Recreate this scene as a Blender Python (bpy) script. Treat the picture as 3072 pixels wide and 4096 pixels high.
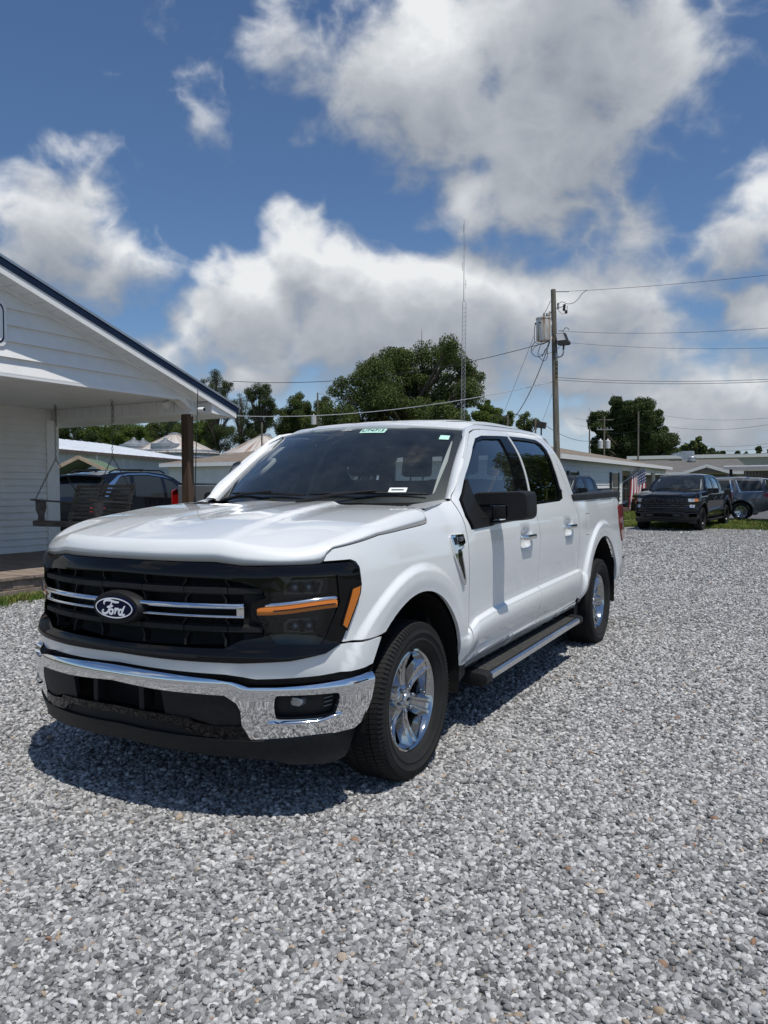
import bpy, bmesh, math, random
import numpy as np
from mathutils import Vector, Matrix, noise as mnoise
from mathutils.geometry import delaunay_2d_cdt
for o in list(bpy.data.objects): bpy.data.objects.remove(o)
scene=bpy.context.scene
col=scene.collection
R=math.radians
rng=np.random.default_rng(7); random.seed(7)

# ------------------------------------------------------------------ camera
W,H=3072.0,4096.0
F_PX=3101.2; CAM=np.array([2.6615,-3.3486,1.4187])
YAW,PITCH,ROLL=R(-29.0565),R(-1.8633),R(-0.2562)
def cam_basis():
    cy,sy=math.cos(YAW),math.sin(YAW); cp,sp=math.cos(PITCH),math.sin(PITCH)
    f=np.array([sy*cp,cy*cp,sp]); r=np.array([cy,-sy,0.]); u=np.cross(r,f)
    c,s=math.cos(ROLL),math.sin(ROLL)
    return c*r+s*u,-s*r+c*u,f
CR,CU,CF=cam_basis()
cam=bpy.data.cameras.new('camera'); camo=bpy.data.objects.new('camera',cam); col.objects.link(camo)
cam.sensor_fit='VERTICAL'; cam.sensor_height=36.0; cam.sensor_width=27.0; cam.lens=36.0*F_PX/H
cam.clip_start=0.05; cam.clip_end=5000
camo.matrix_world=Matrix(((CR[0],CU[0],-CF[0],CAM[0]),(CR[1],CU[1],-CF[1],CAM[1]),(CR[2],CU[2],-CF[2],CAM[2]),(0,0,0,1)))
scene.camera=camo
scene.render.resolution_x=768; scene.render.resolution_y=1024

def ray(px,py):
    d=CF+CR*(px-W/2)/F_PX-CU*(py-H/2)/F_PX
    return d/np.linalg.norm(d)
def on(px,py,ax,val):            # photo pixel -> point on an axis-aligned plane
    d=ray(px,py); t=(val-CAM[ax])/d[ax]; return CAM+t*d
def at(px,py,dep):               # photo pixel -> point at a depth (metres along the view axis)
    d=ray(px,py); return CAM+d*(dep/float(d@CF))

# ------------------------------------------------------------------ view, sun, sky
scene.view_settings.view_transform='Standard'; scene.view_settings.look='None'
scene.view_settings.exposure=EXPOSURE=0.10; scene.view_settings.gamma=1.0; scene.view_settings.use_curve_mapping=False
SUN=Vector((0.35,-0.17,1.0)).normalized()
sl=bpy.data.lights.new('sun','SUN'); sl.energy=3.7; sl.angle=R(0.53); sl.color=(1.0,0.955,0.885)
so=bpy.data.objects.new('sun',sl); col.objects.link(so); so.location=(20,-10,60)
so.rotation_euler=(-SUN).to_track_quat('-Z','Y').to_euler()
world=bpy.data.worlds.new('World'); scene.world=world; world.use_nodes=True

class NT:
    """tiny helper to write node graphs"""
    def __init__(s,nt): s.nt=nt; s.n=nt.nodes; s.l=nt.links
    def link(s,a,b): s.l.new(a,b)
    def _in(s,sock,v):
        if v is None: return
        if hasattr(v,'is_output') or isinstance(v,bpy.types.NodeSocket): s.l.new(v,sock)
        else:
            try: sock.default_value=v
            except Exception: sock.default_value=(v,)*3
    def node(s,t,**k):
        n=s.n.new(t)
        for a,b in k.items(): setattr(n,a,b)
        return n
    def math(s,op,a,b=None,c=None,clamp=False):
        n=s.n.new('ShaderNodeMath'); n.operation=op; n.use_clamp=clamp
        s._in(n.inputs[0],a); s._in(n.inputs[1],b); s._in(n.inputs[2],c); return n.outputs[0]
    def vmath(s,op,a,b=None,c=None):
        n=s.n.new('ShaderNodeVectorMath'); n.operation=op
        s._in(n.inputs[0],a)
        if op=='SCALE': s._in(n.inputs[3],b)
        else: s._in(n.inputs[1],b); s._in(n.inputs[2],c)
        return n.outputs[1] if op in('LENGTH','DOT_PRODUCT','DISTANCE') else n.outputs[0]
    def noise(s,vec,scale,detail=4,rough=.55,dist=0.0,dim='3D'):
        n=s.n.new('ShaderNodeTexNoise'); n.noise_dimensions=dim
        if vec is not None: s.l.new(vec,n.inputs['Vector'])
        n.inputs['Scale'].default_value=scale; n.inputs['Detail'].default_value=detail
        n.inputs['Roughness'].default_value=rough; n.inputs['Distortion'].default_value=dist
        return n.outputs[0]
    def smooth(s,x,a,b,lo=0.,hi=1.):
        n=s.n.new('ShaderNodeMapRange'); n.interpolation_type='SMOOTHSTEP'
        s._in(n.inputs[0],x); n.inputs[1].default_value=a; n.inputs[2].default_value=b; n.inputs[3].default_value=lo; n.inputs[4].default_value=hi
        return n.outputs[0]
    def mapr(s,x,a,b,lo=0.,hi=1.):
        n=s.n.new('ShaderNodeMapRange'); s._in(n.inputs[0],x); n.inputs[1].default_value=a; n.inputs[2].default_value=b; n.inputs[3].default_value=lo; n.inputs[4].default_value=hi
        return n.outputs[0]
    def mix(s,f,a,b,mode='MIX'):
        n=s.n.new('ShaderNodeMix'); n.data_type='RGBA'; n.blend_type=mode
        s._in(n.inputs[0],f)
        for k,v in ((6,a),(7,b)):
            if isinstance(v,bpy.types.NodeSocket): s.l.new(v,n.inputs[k])
            else: n.inputs[k].default_value=(*v,1) if len(v)==3 else v
        return n.outputs[2]
    def ramp(s,x,stops,interp='LINEAR'):
        n=s.n.new('ShaderNodeValToRGB'); s._in(n.inputs[0],x); e=n.color_ramp.elements; n.color_ramp.interpolation=interp
        while len(e)<len(stops): e.new(.5)
        for k,(p,c) in zip(e,stops): k.position=p; k.color=(*c,1) if len(c)==3 else c
        return n.outputs[0]

def build_world():
    t=NT(world.node_tree); t.n.clear()
    out=t.node('ShaderNodeOutputWorld'); bg=t.node('ShaderNodeBackground'); t.link(bg.outputs[0],out.inputs[0])
    sky=t.node('ShaderNodeTexSky',sky_type='NISHITA'); sky.sun_disc=False
    sky.sun_elevation=math.asin(SUN.z); sky.sun_rotation=math.atan2(SUN.x,SUN.y); sky.altitude=60; sky.air_density=1.0; sky.dust_density=0.6; sky.ozone_density=2.2
    STR=SKY_STR=0.09; bg.inputs[1].default_value=STR
    tc=t.node('ShaderNodeTexCoord'); d=tc.outputs['Generated']
    sep=t.node('ShaderNodeSeparateXYZ'); t.link(d,sep.inputs[0])
    az=t.math('ARCTAN2',sep.outputs[0],sep.outputs[1]); el=t.math('ARCSINE',sep.outputs[2])
    cmb=t.node('ShaderNodeCombineXYZ'); t.link(az,cmb.inputs[0]); t.link(el,cmb.inputs[1]); ae=cmb.outputs[0]
    def ang(x,y):   # photo position of a cloud -> compass bearing and height above the horizon
        v=ray(x*1.8517,y*1.8517); return math.atan2(v[0],v[1]),math.asin(v[2])
    k=1.8517/F_PX
    blobs=CLOUDS
    wn=t.node('ShaderNodeTexNoise'); t.link(d,wn.inputs['Vector']); wn.inputs['Scale'].default_value=8.0; wn.inputs['Detail'].default_value=3
    warp=t.vmath('SCALE',t.vmath('SUBTRACT',wn.outputs[1],(.5,.5,.5)),.11)
    inframe=t.smooth(t.vmath('DISTANCE',ae,(ang(830,500)[0],ang(830,500)[1],0.)),.66,.90,1.,0.)
    gen=t.mapr(t.noise(d,2.4,3,.5),.51,.76,0.,1.05)      # the same broken cumulus carries on over the rest of the sky
    def cover(dz):
        p=t.vmath('ADD',ae,warp)
        if dz: p=t.vmath('ADD',p,(0.,dz,0.))
        tot=None
        for (x,y,rx,ry,wt) in blobs:
            a,e=ang(x,y)
            q=t.vmath('MULTIPLY',t.vmath('SUBTRACT',p,(a,e,0.)),(1/(rx*k),1/(ry*k),0.))
            b=t.math('MULTIPLY_ADD',t.vmath('DOT_PRODUCT',q,q),-wt,wt)
            tot=t.math('MAXIMUM',b,0.0) if tot is None else t.math('SMOOTH_MAX',tot,b,.22)
        return t.math('ADD',t.math('MULTIPLY',tot,inframe),t.math('MULTIPLY',gen,t.math('SUBTRACT',1.0,inframe)))
    C0=cover(0.); C1=cover(.05)
    ds=t.vmath('MULTIPLY',d,(1.,1.,1.25))
    n1=t.noise(ds,7.0,8,.56,.15)
    n2=t.math('ABSOLUTE',t.math('SUBTRACT',t.noise(ds,13.0,5,.5,.3),.5))
    billow=t.math('MULTIPLY_ADD',n2,-1.6,.20)
    nz=t.math('ADD',t.math('MULTIPLY_ADD',n1,1.7,-.85),billow)
    D0=t.math('ADD',t.math('ADD',C0,nz),-.47)
    alpha=t.smooth(D0,-.15,.50)
    alpha=t.math('MULTIPLY',alpha,t.smooth(el,-.01,.03))
    # sunlit tops, grey undersides under a high sun
    lit=t.math('SUBTRACT',C0,C1)
    sh=t.math('MULTIPLY_ADD',lit,.80,.53)
    sh=t.math('ADD',sh,t.math('MULTIPLY',nz,.52))
    sh=t.math('SUBTRACT',sh,t.math('MULTIPLY',t.smooth(C0,.5,1.2),.14),clamp=True)
    ccol=t.ramp(sh,[(0.,(.21,.24,.28)),(.30,(.29,.32,.365)),(.60,(.42,.45,.495)),(.85,(.62,.645,.675)),(1.,(.78,.795,.81))])
    ccol=t.vmath('SCALE',ccol,1.0/STR)
    skyc=t.mix(1.0,sky.outputs[0],(.68,.83,.99),'MULTIPLY')
    haze=t.vmath('SCALE',(.46,.56,.68),1.0/STR)
    skyc=t.mix(t.smooth(el,.0,.19,.80,0.),skyc,haze)
    res=t.mix(alpha,skyc,ccol)
    t.link(res,bg.inputs[0])
world.cycles.sampling_method='MANUAL'; world.cycles.sample_map_resolution=512
CLOUDS=[(640,110,150,150,.75),(900,170,330,230,1.05),(1230,160,330,380,1.15),(1120,420,230,105,.90),(1470,180,150,280,.50),(1350,480,170,110,.72),
 (650,560,120,120,.95),(750,550,110,95,.95),(555,640,165,125,1.0),(470,700,130,80,.9),(800,650,260,170,1.15),(1030,660,270,150,1.1),(1310,650,260,140,1.0),(760,740,430,100,1.1),(1230,730,360,100,.95),
 (100,480,190,150,1.1),(250,570,200,115,1.0),(1600,490,170,160,.95),(1560,840,330,120,.95),(1400,790,260,90,.8),(1640,650,110,90,.75),(560,815,230,60,.95),(1480,910,400,80,.85),(435,240,80,110,.48),(150,310,110,60,.50),(665,285,100,60,.60),(1510,290,80,80,.50),(1000,800,700,80,.85),(330,760,300,60,.6)]
build_world()

# ------------------------------------------------------------------ object helpers
def obj(name,me,mat=None,parent=None,loc=None,label=None,cat=None,group=None,kind=None):
    o=bpy.data.objects.new(name,me); col.objects.link(o)
    if mat is not None and me is not None and len(me.materials)==0: me.materials.append(mat)
    if parent is not None: o.parent=parent
    if loc is not None: o.location=loc
    return tag(o,label,cat,group,kind)
def tag(o,label=None,cat=None,group=None,kind=None):
    if label: o['label']=label
    if cat: o['category']=cat
    if group: o['group']=group
    if kind: o['kind']=kind
    return o
def empty(name,loc=(0,0,0),rz=0.,label=None,cat=None,group=None):
    o=bpy.data.objects.new(name,None); col.objects.link(o); o.location=loc; o.rotation_euler=(0,0,rz); o.empty_display_size=.2
    return tag(o,label,cat,group)
def copy_tree(o,parent=None):
    c=o.copy(); col.objects.link(c); c.parent=parent
    for ch in [x for x in bpy.data.objects if x.parent==o]: copy_tree(ch,c)
    return c
def mesh(name,v,f,smooth=False,normals=None):
    me=bpy.data.meshes.new(name)
    me.from_pydata([tuple(map(float,p)) for p in v],[],[tuple(int(i) for i in q) for q in f]); me.update()
    if smooth is True: me.polygons.foreach_set('use_smooth',[True]*len(me.polygons))
    elif isinstance(smooth,(int,float)) and smooth:
        me.polygons.foreach_set('use_smooth',[True]*len(me.polygons)); me.set_sharp_from_angle(angle=R(smooth))
    if normals is not None:
        me.polygons.foreach_set('use_smooth',[True]*len(me.polygons))
        me.normals_split_custom_set_from_vertices([tuple(map(float,n)) for n in normals])
    return me
class MB:
    """collects shapes for ONE mesh object"""
    def __init__(s): s.v=[]; s.f=[]
    def add(s,v,f):
        k=len(s.v); s.v+= [tuple(map(float,p)) for p in v]; s.f+=[tuple(i+k for i in q) for q in f]; return s
    def box(s,c,d,rot=None):
        c=np.array(c,float); h=np.array(d,float)/2
        v=[np.array((a,b,e))*h for a in(-1,1) for b in(-1,1) for e in(-1,1)]
        if rot is not None: v=[np.array(rot@Vector(p)) for p in v]
        return s.add([c+p for p in v],[(0,1,3,2),(4,6,7,5),(0,4,5,1),(2,3,7,6),(0,2,6,4),(1,5,7,3)])
    def b2(s,lo,hi): lo=np.array(lo,float);hi=np.array(hi,float); return s.box((lo+hi)/2,hi-lo)
    def bar(s,p,q,w,h=None,up=(0,0,1)):
        p=Vector(p);q=Vector(q); d=(q-p); L=d.length; d.normalize(); up=Vector(up)
        a=d.cross(up)
        if a.length<1e-4: a=d.cross(Vector((1,0,0)))
        a.normalize(); b=a.cross(d); h=h or w
        v=[e+a*(i*w/2)+b*(j*h/2) for e in(p,q) for i,j in((-1,-1),(1,-1),(1,1),(-1,1))]
        return s.add(v,[(0,3,2,1),(4,5,6,7),(0,1,5,4),(1,2,6,5),(2,3,7,6),(3,0,4,7)])
    def tube(s,pts,r,n=8,caps=True):
        pts=[Vector(p) for p in pts]; rs=r if hasattr(r,'__len__') else [r]*len(pts)
        k=len(s.v); a=None
        for i,p in enumerate(pts):
            d=(pts[min(i+1,len(pts)-1)]-pts[max(i-1,0)]).normalized()
            if a is None:
                a=d.orthogonal().normalized()
            a=(a-d*a.dot(d)).normalized(); b=d.cross(a)
            for j in range(n):
                t=2*math.pi*j/n; s.v.append(tuple(p+(a*math.cos(t)+b*math.sin(t))*rs[i]))
        for i in range(len(pts)-1):
            for j in range(n): s.f.append((k+i*n+j,k+i*n+(j+1)%n,k+(i+1)*n+(j+1)%n,k+(i+1)*n+j))
        if caps: s.f.append(tuple(k+j for j in range(n))[::-1]); s.f.append(tuple(k+(len(pts)-1)*n+j for j in range(n)))
        return s
    def lathe(s,prof,c=(0,0,0),axis='z',n=32,close=False):
        k=len(s.v); c=np.array(c,float); m=len(prof)
        for i in range(n):
            t=2*math.pi*i/n
            for r,h in prof:
                p=(r*math.cos(t),r*math.sin(t),h)
                if axis=='x': p=(p[2],p[0],p[1])
                elif axis=='y': p=(p[0],p[2],p[1])
                s.v.append(tuple(c+p))
        for i in range(n):
            for j in range(m-1+(1 if close else 0)):
                a,b=k+i*m+j,k+i*m+(j+1)%m; d_,e=k+((i+1)%n)*m+j,k+((i+1)%n)*m+(j+1)%m
                s.f.append((a,d_,e,b))
        return s
    def prism(s,poly,a0,a1,axis='y'):
        """poly in the two remaining axes (x,z for y; y,z for x; x,y for z)"""
        def P(u,v,a): return {'y':(u,a,v),'x':(a,u,v),'z':(u,v,a)}[axis]
        n=len(poly); v=[P(u,w,a0) for u,w in poly]+[P(u,w,a1) for u,w in poly]
        f=[tuple(range(n)),tuple(range(2*n-1,n-1,-1))]+[(i,i+n,(i+1)%n+n,(i+1)%n) for i in range(n)]
        return s.add(v,f)
    def build(s,name,mat=None,parent=None,smooth=False,bevel=0,seg=2,fix=True,**k):
        me=bpy.data.meshes.new(name); bm=bmesh.new()
        vs=[bm.verts.new(p) for p in s.v]
        for q in s.f:
            try: bm.faces.new([vs[i] for i in q])
            except ValueError: pass
        if fix: bmesh.ops.recalc_face_normals(bm,faces=bm.faces)
        if bevel:
            es=[e for e in bm.edges if len(e.link_faces)==2 and e.calc_face_angle(0)>R(25)]
            bmesh.ops.bevel(bm,geom=es,offset=bevel,segments=seg,profile=.6,affect='EDGES',clamp_overlap=True)
        bm.to_mesh(me); bm.free()
        if smooth:
            me.polygons.foreach_set('use_smooth',[True]*len(me.polygons)); me.set_sharp_from_angle(angle=R(35 if smooth is True else smooth))
        return obj(name,me,mat,parent,**k)
def pip(pts,poly):
    x,y=pts[:,0],pts[:,1]; ins=np.zeros(len(pts),bool); n=len(poly)
    for i in range(n):
        x0,y0=poly[i]; x1,y1=poly[(i+1)%n]
        if y0==y1: continue
        c=((y0>y)!=(y1>y))&(x<(x1-x0)*(y-y0)/(y1-y0)+x0); ins^=c
    return ins
def resample(poly,step,closed=True):
    P=[np.array(p,float) for p in poly]; out=[]; n=len(P)
    for i in range(n if closed else n-1):
        a,b=P[i],P[(i+1)%n]; k=max(1,int(math.ceil(np.linalg.norm(b-a)/step)))
        for j in range(k): out.append(a+(b-a)*j/k)
    if not closed: out.append(P[-1])
    return np.array(out)
def inset(poly,d):
    P=np.array(poly,float); n=len(P)
    A=.5*np.sum(P[:,0]*np.roll(P[:,1],-1)-np.roll(P[:,0],-1)*P[:,1]); sg=1 if A>0 else -1
    out=[]
    for i in range(n):
        a,b,c=P[i-1],P[i],P[(i+1)%n]
        e1=b-a; e2=c-b; e1/=np.linalg.norm(e1)+1e-9; e2/=np.linalg.norm(e2)+1e-9
        n1=np.array((-e1[1],e1[0]))*sg; n2=np.array((-e2[1],e2[0]))*sg
        m=n1+n2; l=m@m
        out.append(b+m*(2*d/l if l>.3 else d))
    return np.array(out)
def roundc(poly,r,n=4,only=None):
    """round the corners of a polygon"""
    P=[np.array(p,float) for p in poly]; out=[]; m=len(P)
    for i in range(m):
        a,b,c=P[i-1],P[i],P[(i+1)%m]; rr=r[i] if hasattr(r,'__len__') else r
        if rr<=0: out.append(b); continue
        d1=min(rr,np.linalg.norm(a-b)*.45); d2=min(rr,np.linalg.norm(c-b)*.45)
        p=b+(a-b)/np.linalg.norm(a-b)*d1; q=b+(c-b)/np.linalg.norm(c-b)*d2
        for k in range(n+1):
            t=k/n; out.append((1-t)**2*p+2*t*(1-t)*b+t*t*q)
    return np.array(out)
def patch(name,outline,fn,mat,parent=None,holes=(),res=.04,step=.025,flange=.02,sign=1,gap=0.0,mirror=False,extra=None,sink=0.0,drop=None,skip=None,**k):
    """sheet-metal panel: outline (u,v) on a surface fn(u,v)->xyz, with analytic normals and a folded edge"""
    out=resample(inset(outline,gap) if gap else outline,step)
    hs=[resample(h,step) for h in holes]
    lo,hi=out.min(0),out.max(0)
    g=np.array([(a,b) for a in np.arange(lo[0]+res/2,hi[0],res) for b in np.arange(lo[1]+res/2,hi[1],res)]).reshape(-1,2)
    if skip is not None and len(g): g=g[~skip(g)]
    if extra is not None: g=np.vstack([g,extra])
    def near(p,L):
        return ((p[:,None,:]-L[None])**2).sum(-1).min(1)>(step*.55)**2
    if len(g):
        ins=pip(g,out)
        for h in hs: ins&=~pip(g,h)
        g=g[ins]; 
        for L in [out]+hs:
            if len(g): g=g[near(g,L)]
    loops=[out]+hs; V=[]; E=[]; st=[]
    for L in loops:
        b=len(V); st.append(b); V+=list(L); E+=[(b+i,b+(i+1)%len(L)) for i in range(len(L))]
    V+=list(g)
    r=delaunay_2d_cdt([Vector((float(p[0]),float(p[1]))) for p in V],E,[],0,1e-6)
    vv=np.array([(p.x,p.y) for p in r[0]]); ff=np.array([f for f in r[2] if len(f)==3])
    cen=vv[ff].mean(1); ins=pip(cen,out)
    for h in hs: ins&=~pip(cen,h)
    ff=ff[ins]
    e=1e-3
    def ev(uv):
        P=fn(uv[:,0],uv[:,1])
        N=np.cross(fn(uv[:,0]+e,uv[:,1])-fn(uv[:,0]-e,uv[:,1]),fn(uv[:,0],uv[:,1]+e)-fn(uv[:,0],uv[:,1]-e))
        N/=np.linalg.norm(N,axis=1)[:,None]+1e-12; return P,N*sign
    P,N=ev(vv); P=P-N*sink
    # consistent winding
    fn_=np.cross(P[ff[:,1]]-P[ff[:,0]],P[ff[:,2]]-P[ff[:,0]]); flip=(fn_*N[ff[:,0]]).sum(1)<0
    ff[flip]=ff[flip][:,::-1]
    verts=list(P); norms=list(N); faces=[tuple(f) for f in ff]
    if flange:
        for L in loops:
            Q,M=ev(L); Q=Q-M*sink; n=len(L); T=np.roll(Q,-1,0)-np.roll(Q,1,0); T/=np.linalg.norm(T,axis=1)[:,None]+1e-9
            O=np.cross(T,M)
            cent=.02
            test=pip(L+np.stack([0*L[:,0],0*L[:,0]],1),out)
            b=len(verts)
            # decide outward: compare with panel interior
            inner=(P[ff].mean(1)).mean(0) if L is out else None
            s_=1
            if L is out:
                A=.5*np.sum(L[:,0]*np.roll(L[:,1],-1)-np.roll(L[:,0],-1)*L[:,1]); s_=1 if A*sign>0 else -1
            else:
                A=.5*np.sum(L[:,0]*np.roll(L[:,1],-1)-np.roll(L[:,0],-1)*L[:,1]); s_=-1 if A*sign>0 else 1
            O=O*s_
            if drop is not None: verts+=list(Q)+list(drop(L,Q)); norms+=list(M)+list(O)
            else: verts+=list(Q)+list(Q-M*flange); norms+=list(O)+list(O)
            for i in range(n):
                j=(i+1)%n; q=(b+i,b+j,b+n+j,b+n+i)
                fnm=np.cross(np.array(verts[q[1]])-verts[q[0]],np.array(verts[q[2]])-verts[q[0]])
                faces.append(q if fnm@O[i]>0 else q[::-1])
    verts=np.array(verts); norms=np.array(norms)
    res_=[]
    me=mesh(name,verts,faces,normals=norms); o1=obj(name,me,mat,parent,**k); res_.append(o1)
    if mirror:
        v2=verts*np.array((-1,1,1)); n2=norms*np.array((-1,1,1)); f2=[tuple(q)[::-1] for q in faces]
        par=mirror if isinstance(mirror,bpy.types.Object) else parent
        res_.append(obj(name,mesh(name,v2,f2,normals=n2),mat,par,**k)); return res_
    return o1
def mirror_obj(o,parent=None):
    me=o.data.copy(); me.transform(Matrix.Scale(-1,4,(1,0,0))); me.flip_normals()
    c=bpy.data.objects.new(o.name.split('.')[0],me); col.objects.link(c); c.parent=parent if parent is not None else o.parent
    return c

# ------------------------------------------------------------------ materials
MAT={}
def pbr(name,color,rough=.5,metal=0.,spec=.5,coat=0.,coat_rough=.03,trans=0.,ior=1.45,alpha=1.,emis=None):
    m=bpy.data.materials.new(name); m.use_nodes=True; b=m.node_tree.nodes['Principled BSDF']
    b.inputs['Base Color'].default_value=(*color,1); b.inputs['Roughness'].default_value=rough; b.inputs['Metallic'].default_value=metal
    b.inputs['Specular IOR Level'].default_value=spec; b.inputs['Coat Weight'].default_value=coat; b.inputs['Coat Roughness'].default_value=coat_rough
    b.inputs['Transmission Weight'].default_value=trans; b.inputs['IOR'].default_value=ior
    if emis: b.inputs['Emission Color'].default_value=(*emis[:3],1); b.inputs['Emission Strength'].default_value=emis[3]
    MAT[name]=m; return m
def graph(m): return NT(m.node_tree), m.node_tree.nodes['Principled BSDF']
def vary(m,scale=6.,amt=.12,rough_amt=.0,coord='Object',stretch=(1,1,1),bump=0.,bscale=None,detail=5,dist=0.):
    """break up a flat colour with noise (dirt, weathering, grain)"""
    t,b=graph(m); tc=t.node('ShaderNodeTexCoord'); v=t.vmath('MULTIPLY',tc.outputs[coord],stretch)
    n=t.noise(v,scale,detail,.6); c=tuple(b.inputs['Base Color'].default_value[:3])
    lo=tuple(x*(1-amt) for x in c); hi=tuple(min(1,x*(1+amt)) for x in c)
    t.link(t.ramp(n,[(.3,lo),(.7,hi)]),b.inputs['Base Color'])
    if rough_amt:
        r=b.inputs['Roughness'].default_value; t.link(t.mapr(n,.3,.7,max(0,r-rough_amt),min(1,r+rough_amt)),b.inputs['Roughness'])
    if bump:
        bp=t.node('ShaderNodeBump'); bp.inputs['Strength'].default_value=bump; bp.inputs['Distance'].default_value=.01
        t.link(t.noise(v,bscale or scale*6,4,.6),bp.inputs['Height']); t.link(bp.outputs[0],b.inputs['Normal'])
    return m
def glass(name,tint,refl=1.0,rough=.0,dust=.0):
    """thin tinted pane: what is behind shows through the tint, sky mirrors off it by Fresnel"""
    m=bpy.data.materials.new(name); m.use_nodes=True; t=NT(m.node_tree); t.n.clear()
    out=t.node('ShaderNodeOutputMaterial'); tr=t.node('ShaderNodeBsdfTransparent'); tr.inputs[0].default_value=(*tint,1)
    gl=t.node('ShaderNodeBsdfGlossy'); gl.inputs['Roughness'].default_value=rough; gl.inputs[0].default_value=(1,1,1,1)
    fr=t.node('ShaderNodeFresnel'); fr.inputs[0].default_value=1.52
    mx=t.node('ShaderNodeMixShader'); t.link(t.math('MULTIPLY',fr.outputs[0],1.7*refl,clamp=True),mx.inputs[0]); t.link(tr.outputs[0],mx.inputs[1]); t.link(gl.outputs[0],mx.inputs[2]); t.link(mx.outputs[0],out.inputs[0])
    if dust:      # fine dust film
        df=t.node('ShaderNodeBsdfDiffuse'); df.inputs[0].default_value=(.44,.50,.46,1); m2=t.node('ShaderNodeMixShader'); tc=t.node('ShaderNodeTexCoord'); t.link(t.mapr(t.noise(tc.outputs['Object'],6.,6,.7),.3,.75,dust*.4,dust*1.6),m2.inputs[0]); t.link(mx.outputs[0],m2.inputs[1]); t.link(df.outputs[0],m2.inputs[2]); t.link(m2.outputs[0],out.inputs[0])
    MAT[name]=m; return m
def paint(name,color,flake=.0,rough=.25,metal=0.,dust=.06):
    m=pbr(name,color,rough,metal,.5,1.0,.02); t,b=graph(m)
    tc=t.node('ShaderNodeTexCoord')
    n=t.noise(tc.outputs['Object'],1.8,4,.6)
    c=color; t.link(t.ramp(n,[(.3,tuple(x*(1-dust*.5) for x in c)),(.75,c)]),b.inputs['Base Color'])
    # faint road dust dulls the clear coat low down and in patches
    t.link(t.mapr(t.noise(tc.outputs['Object'],7.,5,.6),.35,.8,.015,.015+dust),b.inputs['Coat Roughness'])
    # orange peel
    bp=t.node('ShaderNodeBump'); bp.inputs['Strength'].default_value=.015; bp.inputs['Distance'].default_value=.002
    t.link(t.noise(tc.outputs['Object'],90.,2,.5),bp.inputs['Height']); t.link(bp.outputs[0],b.inputs['Coat Normal'])
    return m
WHITE=paint('white_paint',(.735,.757,.752),dust=.022)
GLOSSBLK=paint('gloss_black',(.004,.004,.005),rough=.5,dust=.02); GLOSSBLK.node_tree.nodes['Principled BSDF'].inputs['Specular IOR Level'].default_value=0.0; GLOSSBLK.node_tree.nodes['Principled BSDF'].inputs['Coat Weight'].default_value=.6
MATBLK=vary(pbr('matte_black_plastic',(.013,.013,.014),.55,spec=.3),40,.25,bump=.15,bscale=500)
DARK=pbr('dark_cavity',(.008,.008,.008),.8)
CHROME=pbr('chrome',(.80,.81,.82),.05,1.0); WCHROME=pbr('wheel_chrome',(.50,.51,.52),.07,1.0)
RUBBER=vary(pbr('tyre_rubber',(.016,.016,.016),.75,spec=.3),9,.3,.06)
AMBER=pbr('amber_plastic',(.52,.15,.008),.12,coat=1.0)
REDLENS=pbr('red_lens',(.30,.008,.008),.1,coat=1.0)
LENS=glass('lamp_lens',(.72,.74,.75),.55)
WGLASS=glass('windshield_glass',(.92,.96,.94),.75,dust=.030)
SGLASS=glass('side_glass',(.34,.40,.40),.9,dust=.02)
TGLASS=glass('tinted_glass',(.04,.043,.046),.95)
GREYTRIM=pbr('grey_trim',(.22,.23,.24),.6)
SEATM=vary(pbr('seat_cloth',(.085,.088,.092),.9,spec=.2),60,.25)
WPAPER=pbr('white_paper',(.75,.78,.76),.7); MINT=pbr('mint_sticker',(.45,.72,.62),.6); INK=pbr('ink',(.02,.03,.05),.6)
NAVY=pbr('emblem_navy',(.003,.006,.032),.3,spec=0.,coat=.4); WMARK=pbr('emblem_white',(.85,.86,.88),.25,metal=.0)
def text_mesh(body,size,extrude=.002,font=None,shear=0.,space=1.0,align='CENTER',bold=0.):
    cu=bpy.data.curves.new('lettering','FONT'); cu.body=body; cu.size=size; cu.extrude=extrude; cu.align_x=align; cu.align_y='CENTER'; cu.shear=shear; cu.space_character=space; cu.offset=bold; cu.resolution_u=4
    o=bpy.data.objects.new('t',cu); col.objects.link(o); bpy.context.view_layer.update()
    me=bpy.data.meshes.new_from_object(o.evaluated_get(bpy.context.evaluated_depsgraph_get())); bpy.data.objects.remove(o); bpy.data.curves.remove(cu)
    return me

# ---- body wrap surface : plan curve C(s) with s == y on the straight flank
_front=[(0,-.935),(.2,-.929),(.4,-.897),(.6,-.832),(.75,-.752),(.855,-.660),(.925,-.560),(.966,-.455),(.987,-.33),(.995,-.2)]
_rear=[(.995,4.15),(.990,4.40),(.976,4.60),(.945,4.76),(.90,4.835),(.82,4.865),(.5,4.875),(0,4.88)]
def cr(pts,n):
    P=[np.array(p,float) for p in pts]; P=[2*P[0]-P[1]]+P+[2*P[-1]-P[-2]]; out=[]
    for i in range(1,len(P)-2):
        a,b,c,d=P[i-1:i+3]
        for k in range(n):
            t=k/n; out.append(.5*((2*b)+(c-a)*t+(2*a-5*b+4*c-d)*t*t+(3*b-a-3*c+d)*t**3))
    out.append(P[-2]); return np.array(out)
_p=cr([(-x,y) for x,y in _front[2:0:-1]]+_front,24)
i0=int(np.argmin(np.abs(_p[:,0])+np.abs(_p[:,1]+.935)))
_p=np.vstack([_p[i0:],[(.995,y) for y in np.arange(-.15,4.15,.05)],cr(_rear,16)])
_p[0]=(0,-.935)
_L=np.concatenate([[0],np.cumsum(np.hypot(*np.diff(_p,axis=0).T))])
_k=np.argmin(np.abs(_p[:,1]-1.0)); S_=_L-_L[_k]+_p[_k,1]
SF,SR=S_[0],S_[-1]
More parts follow.
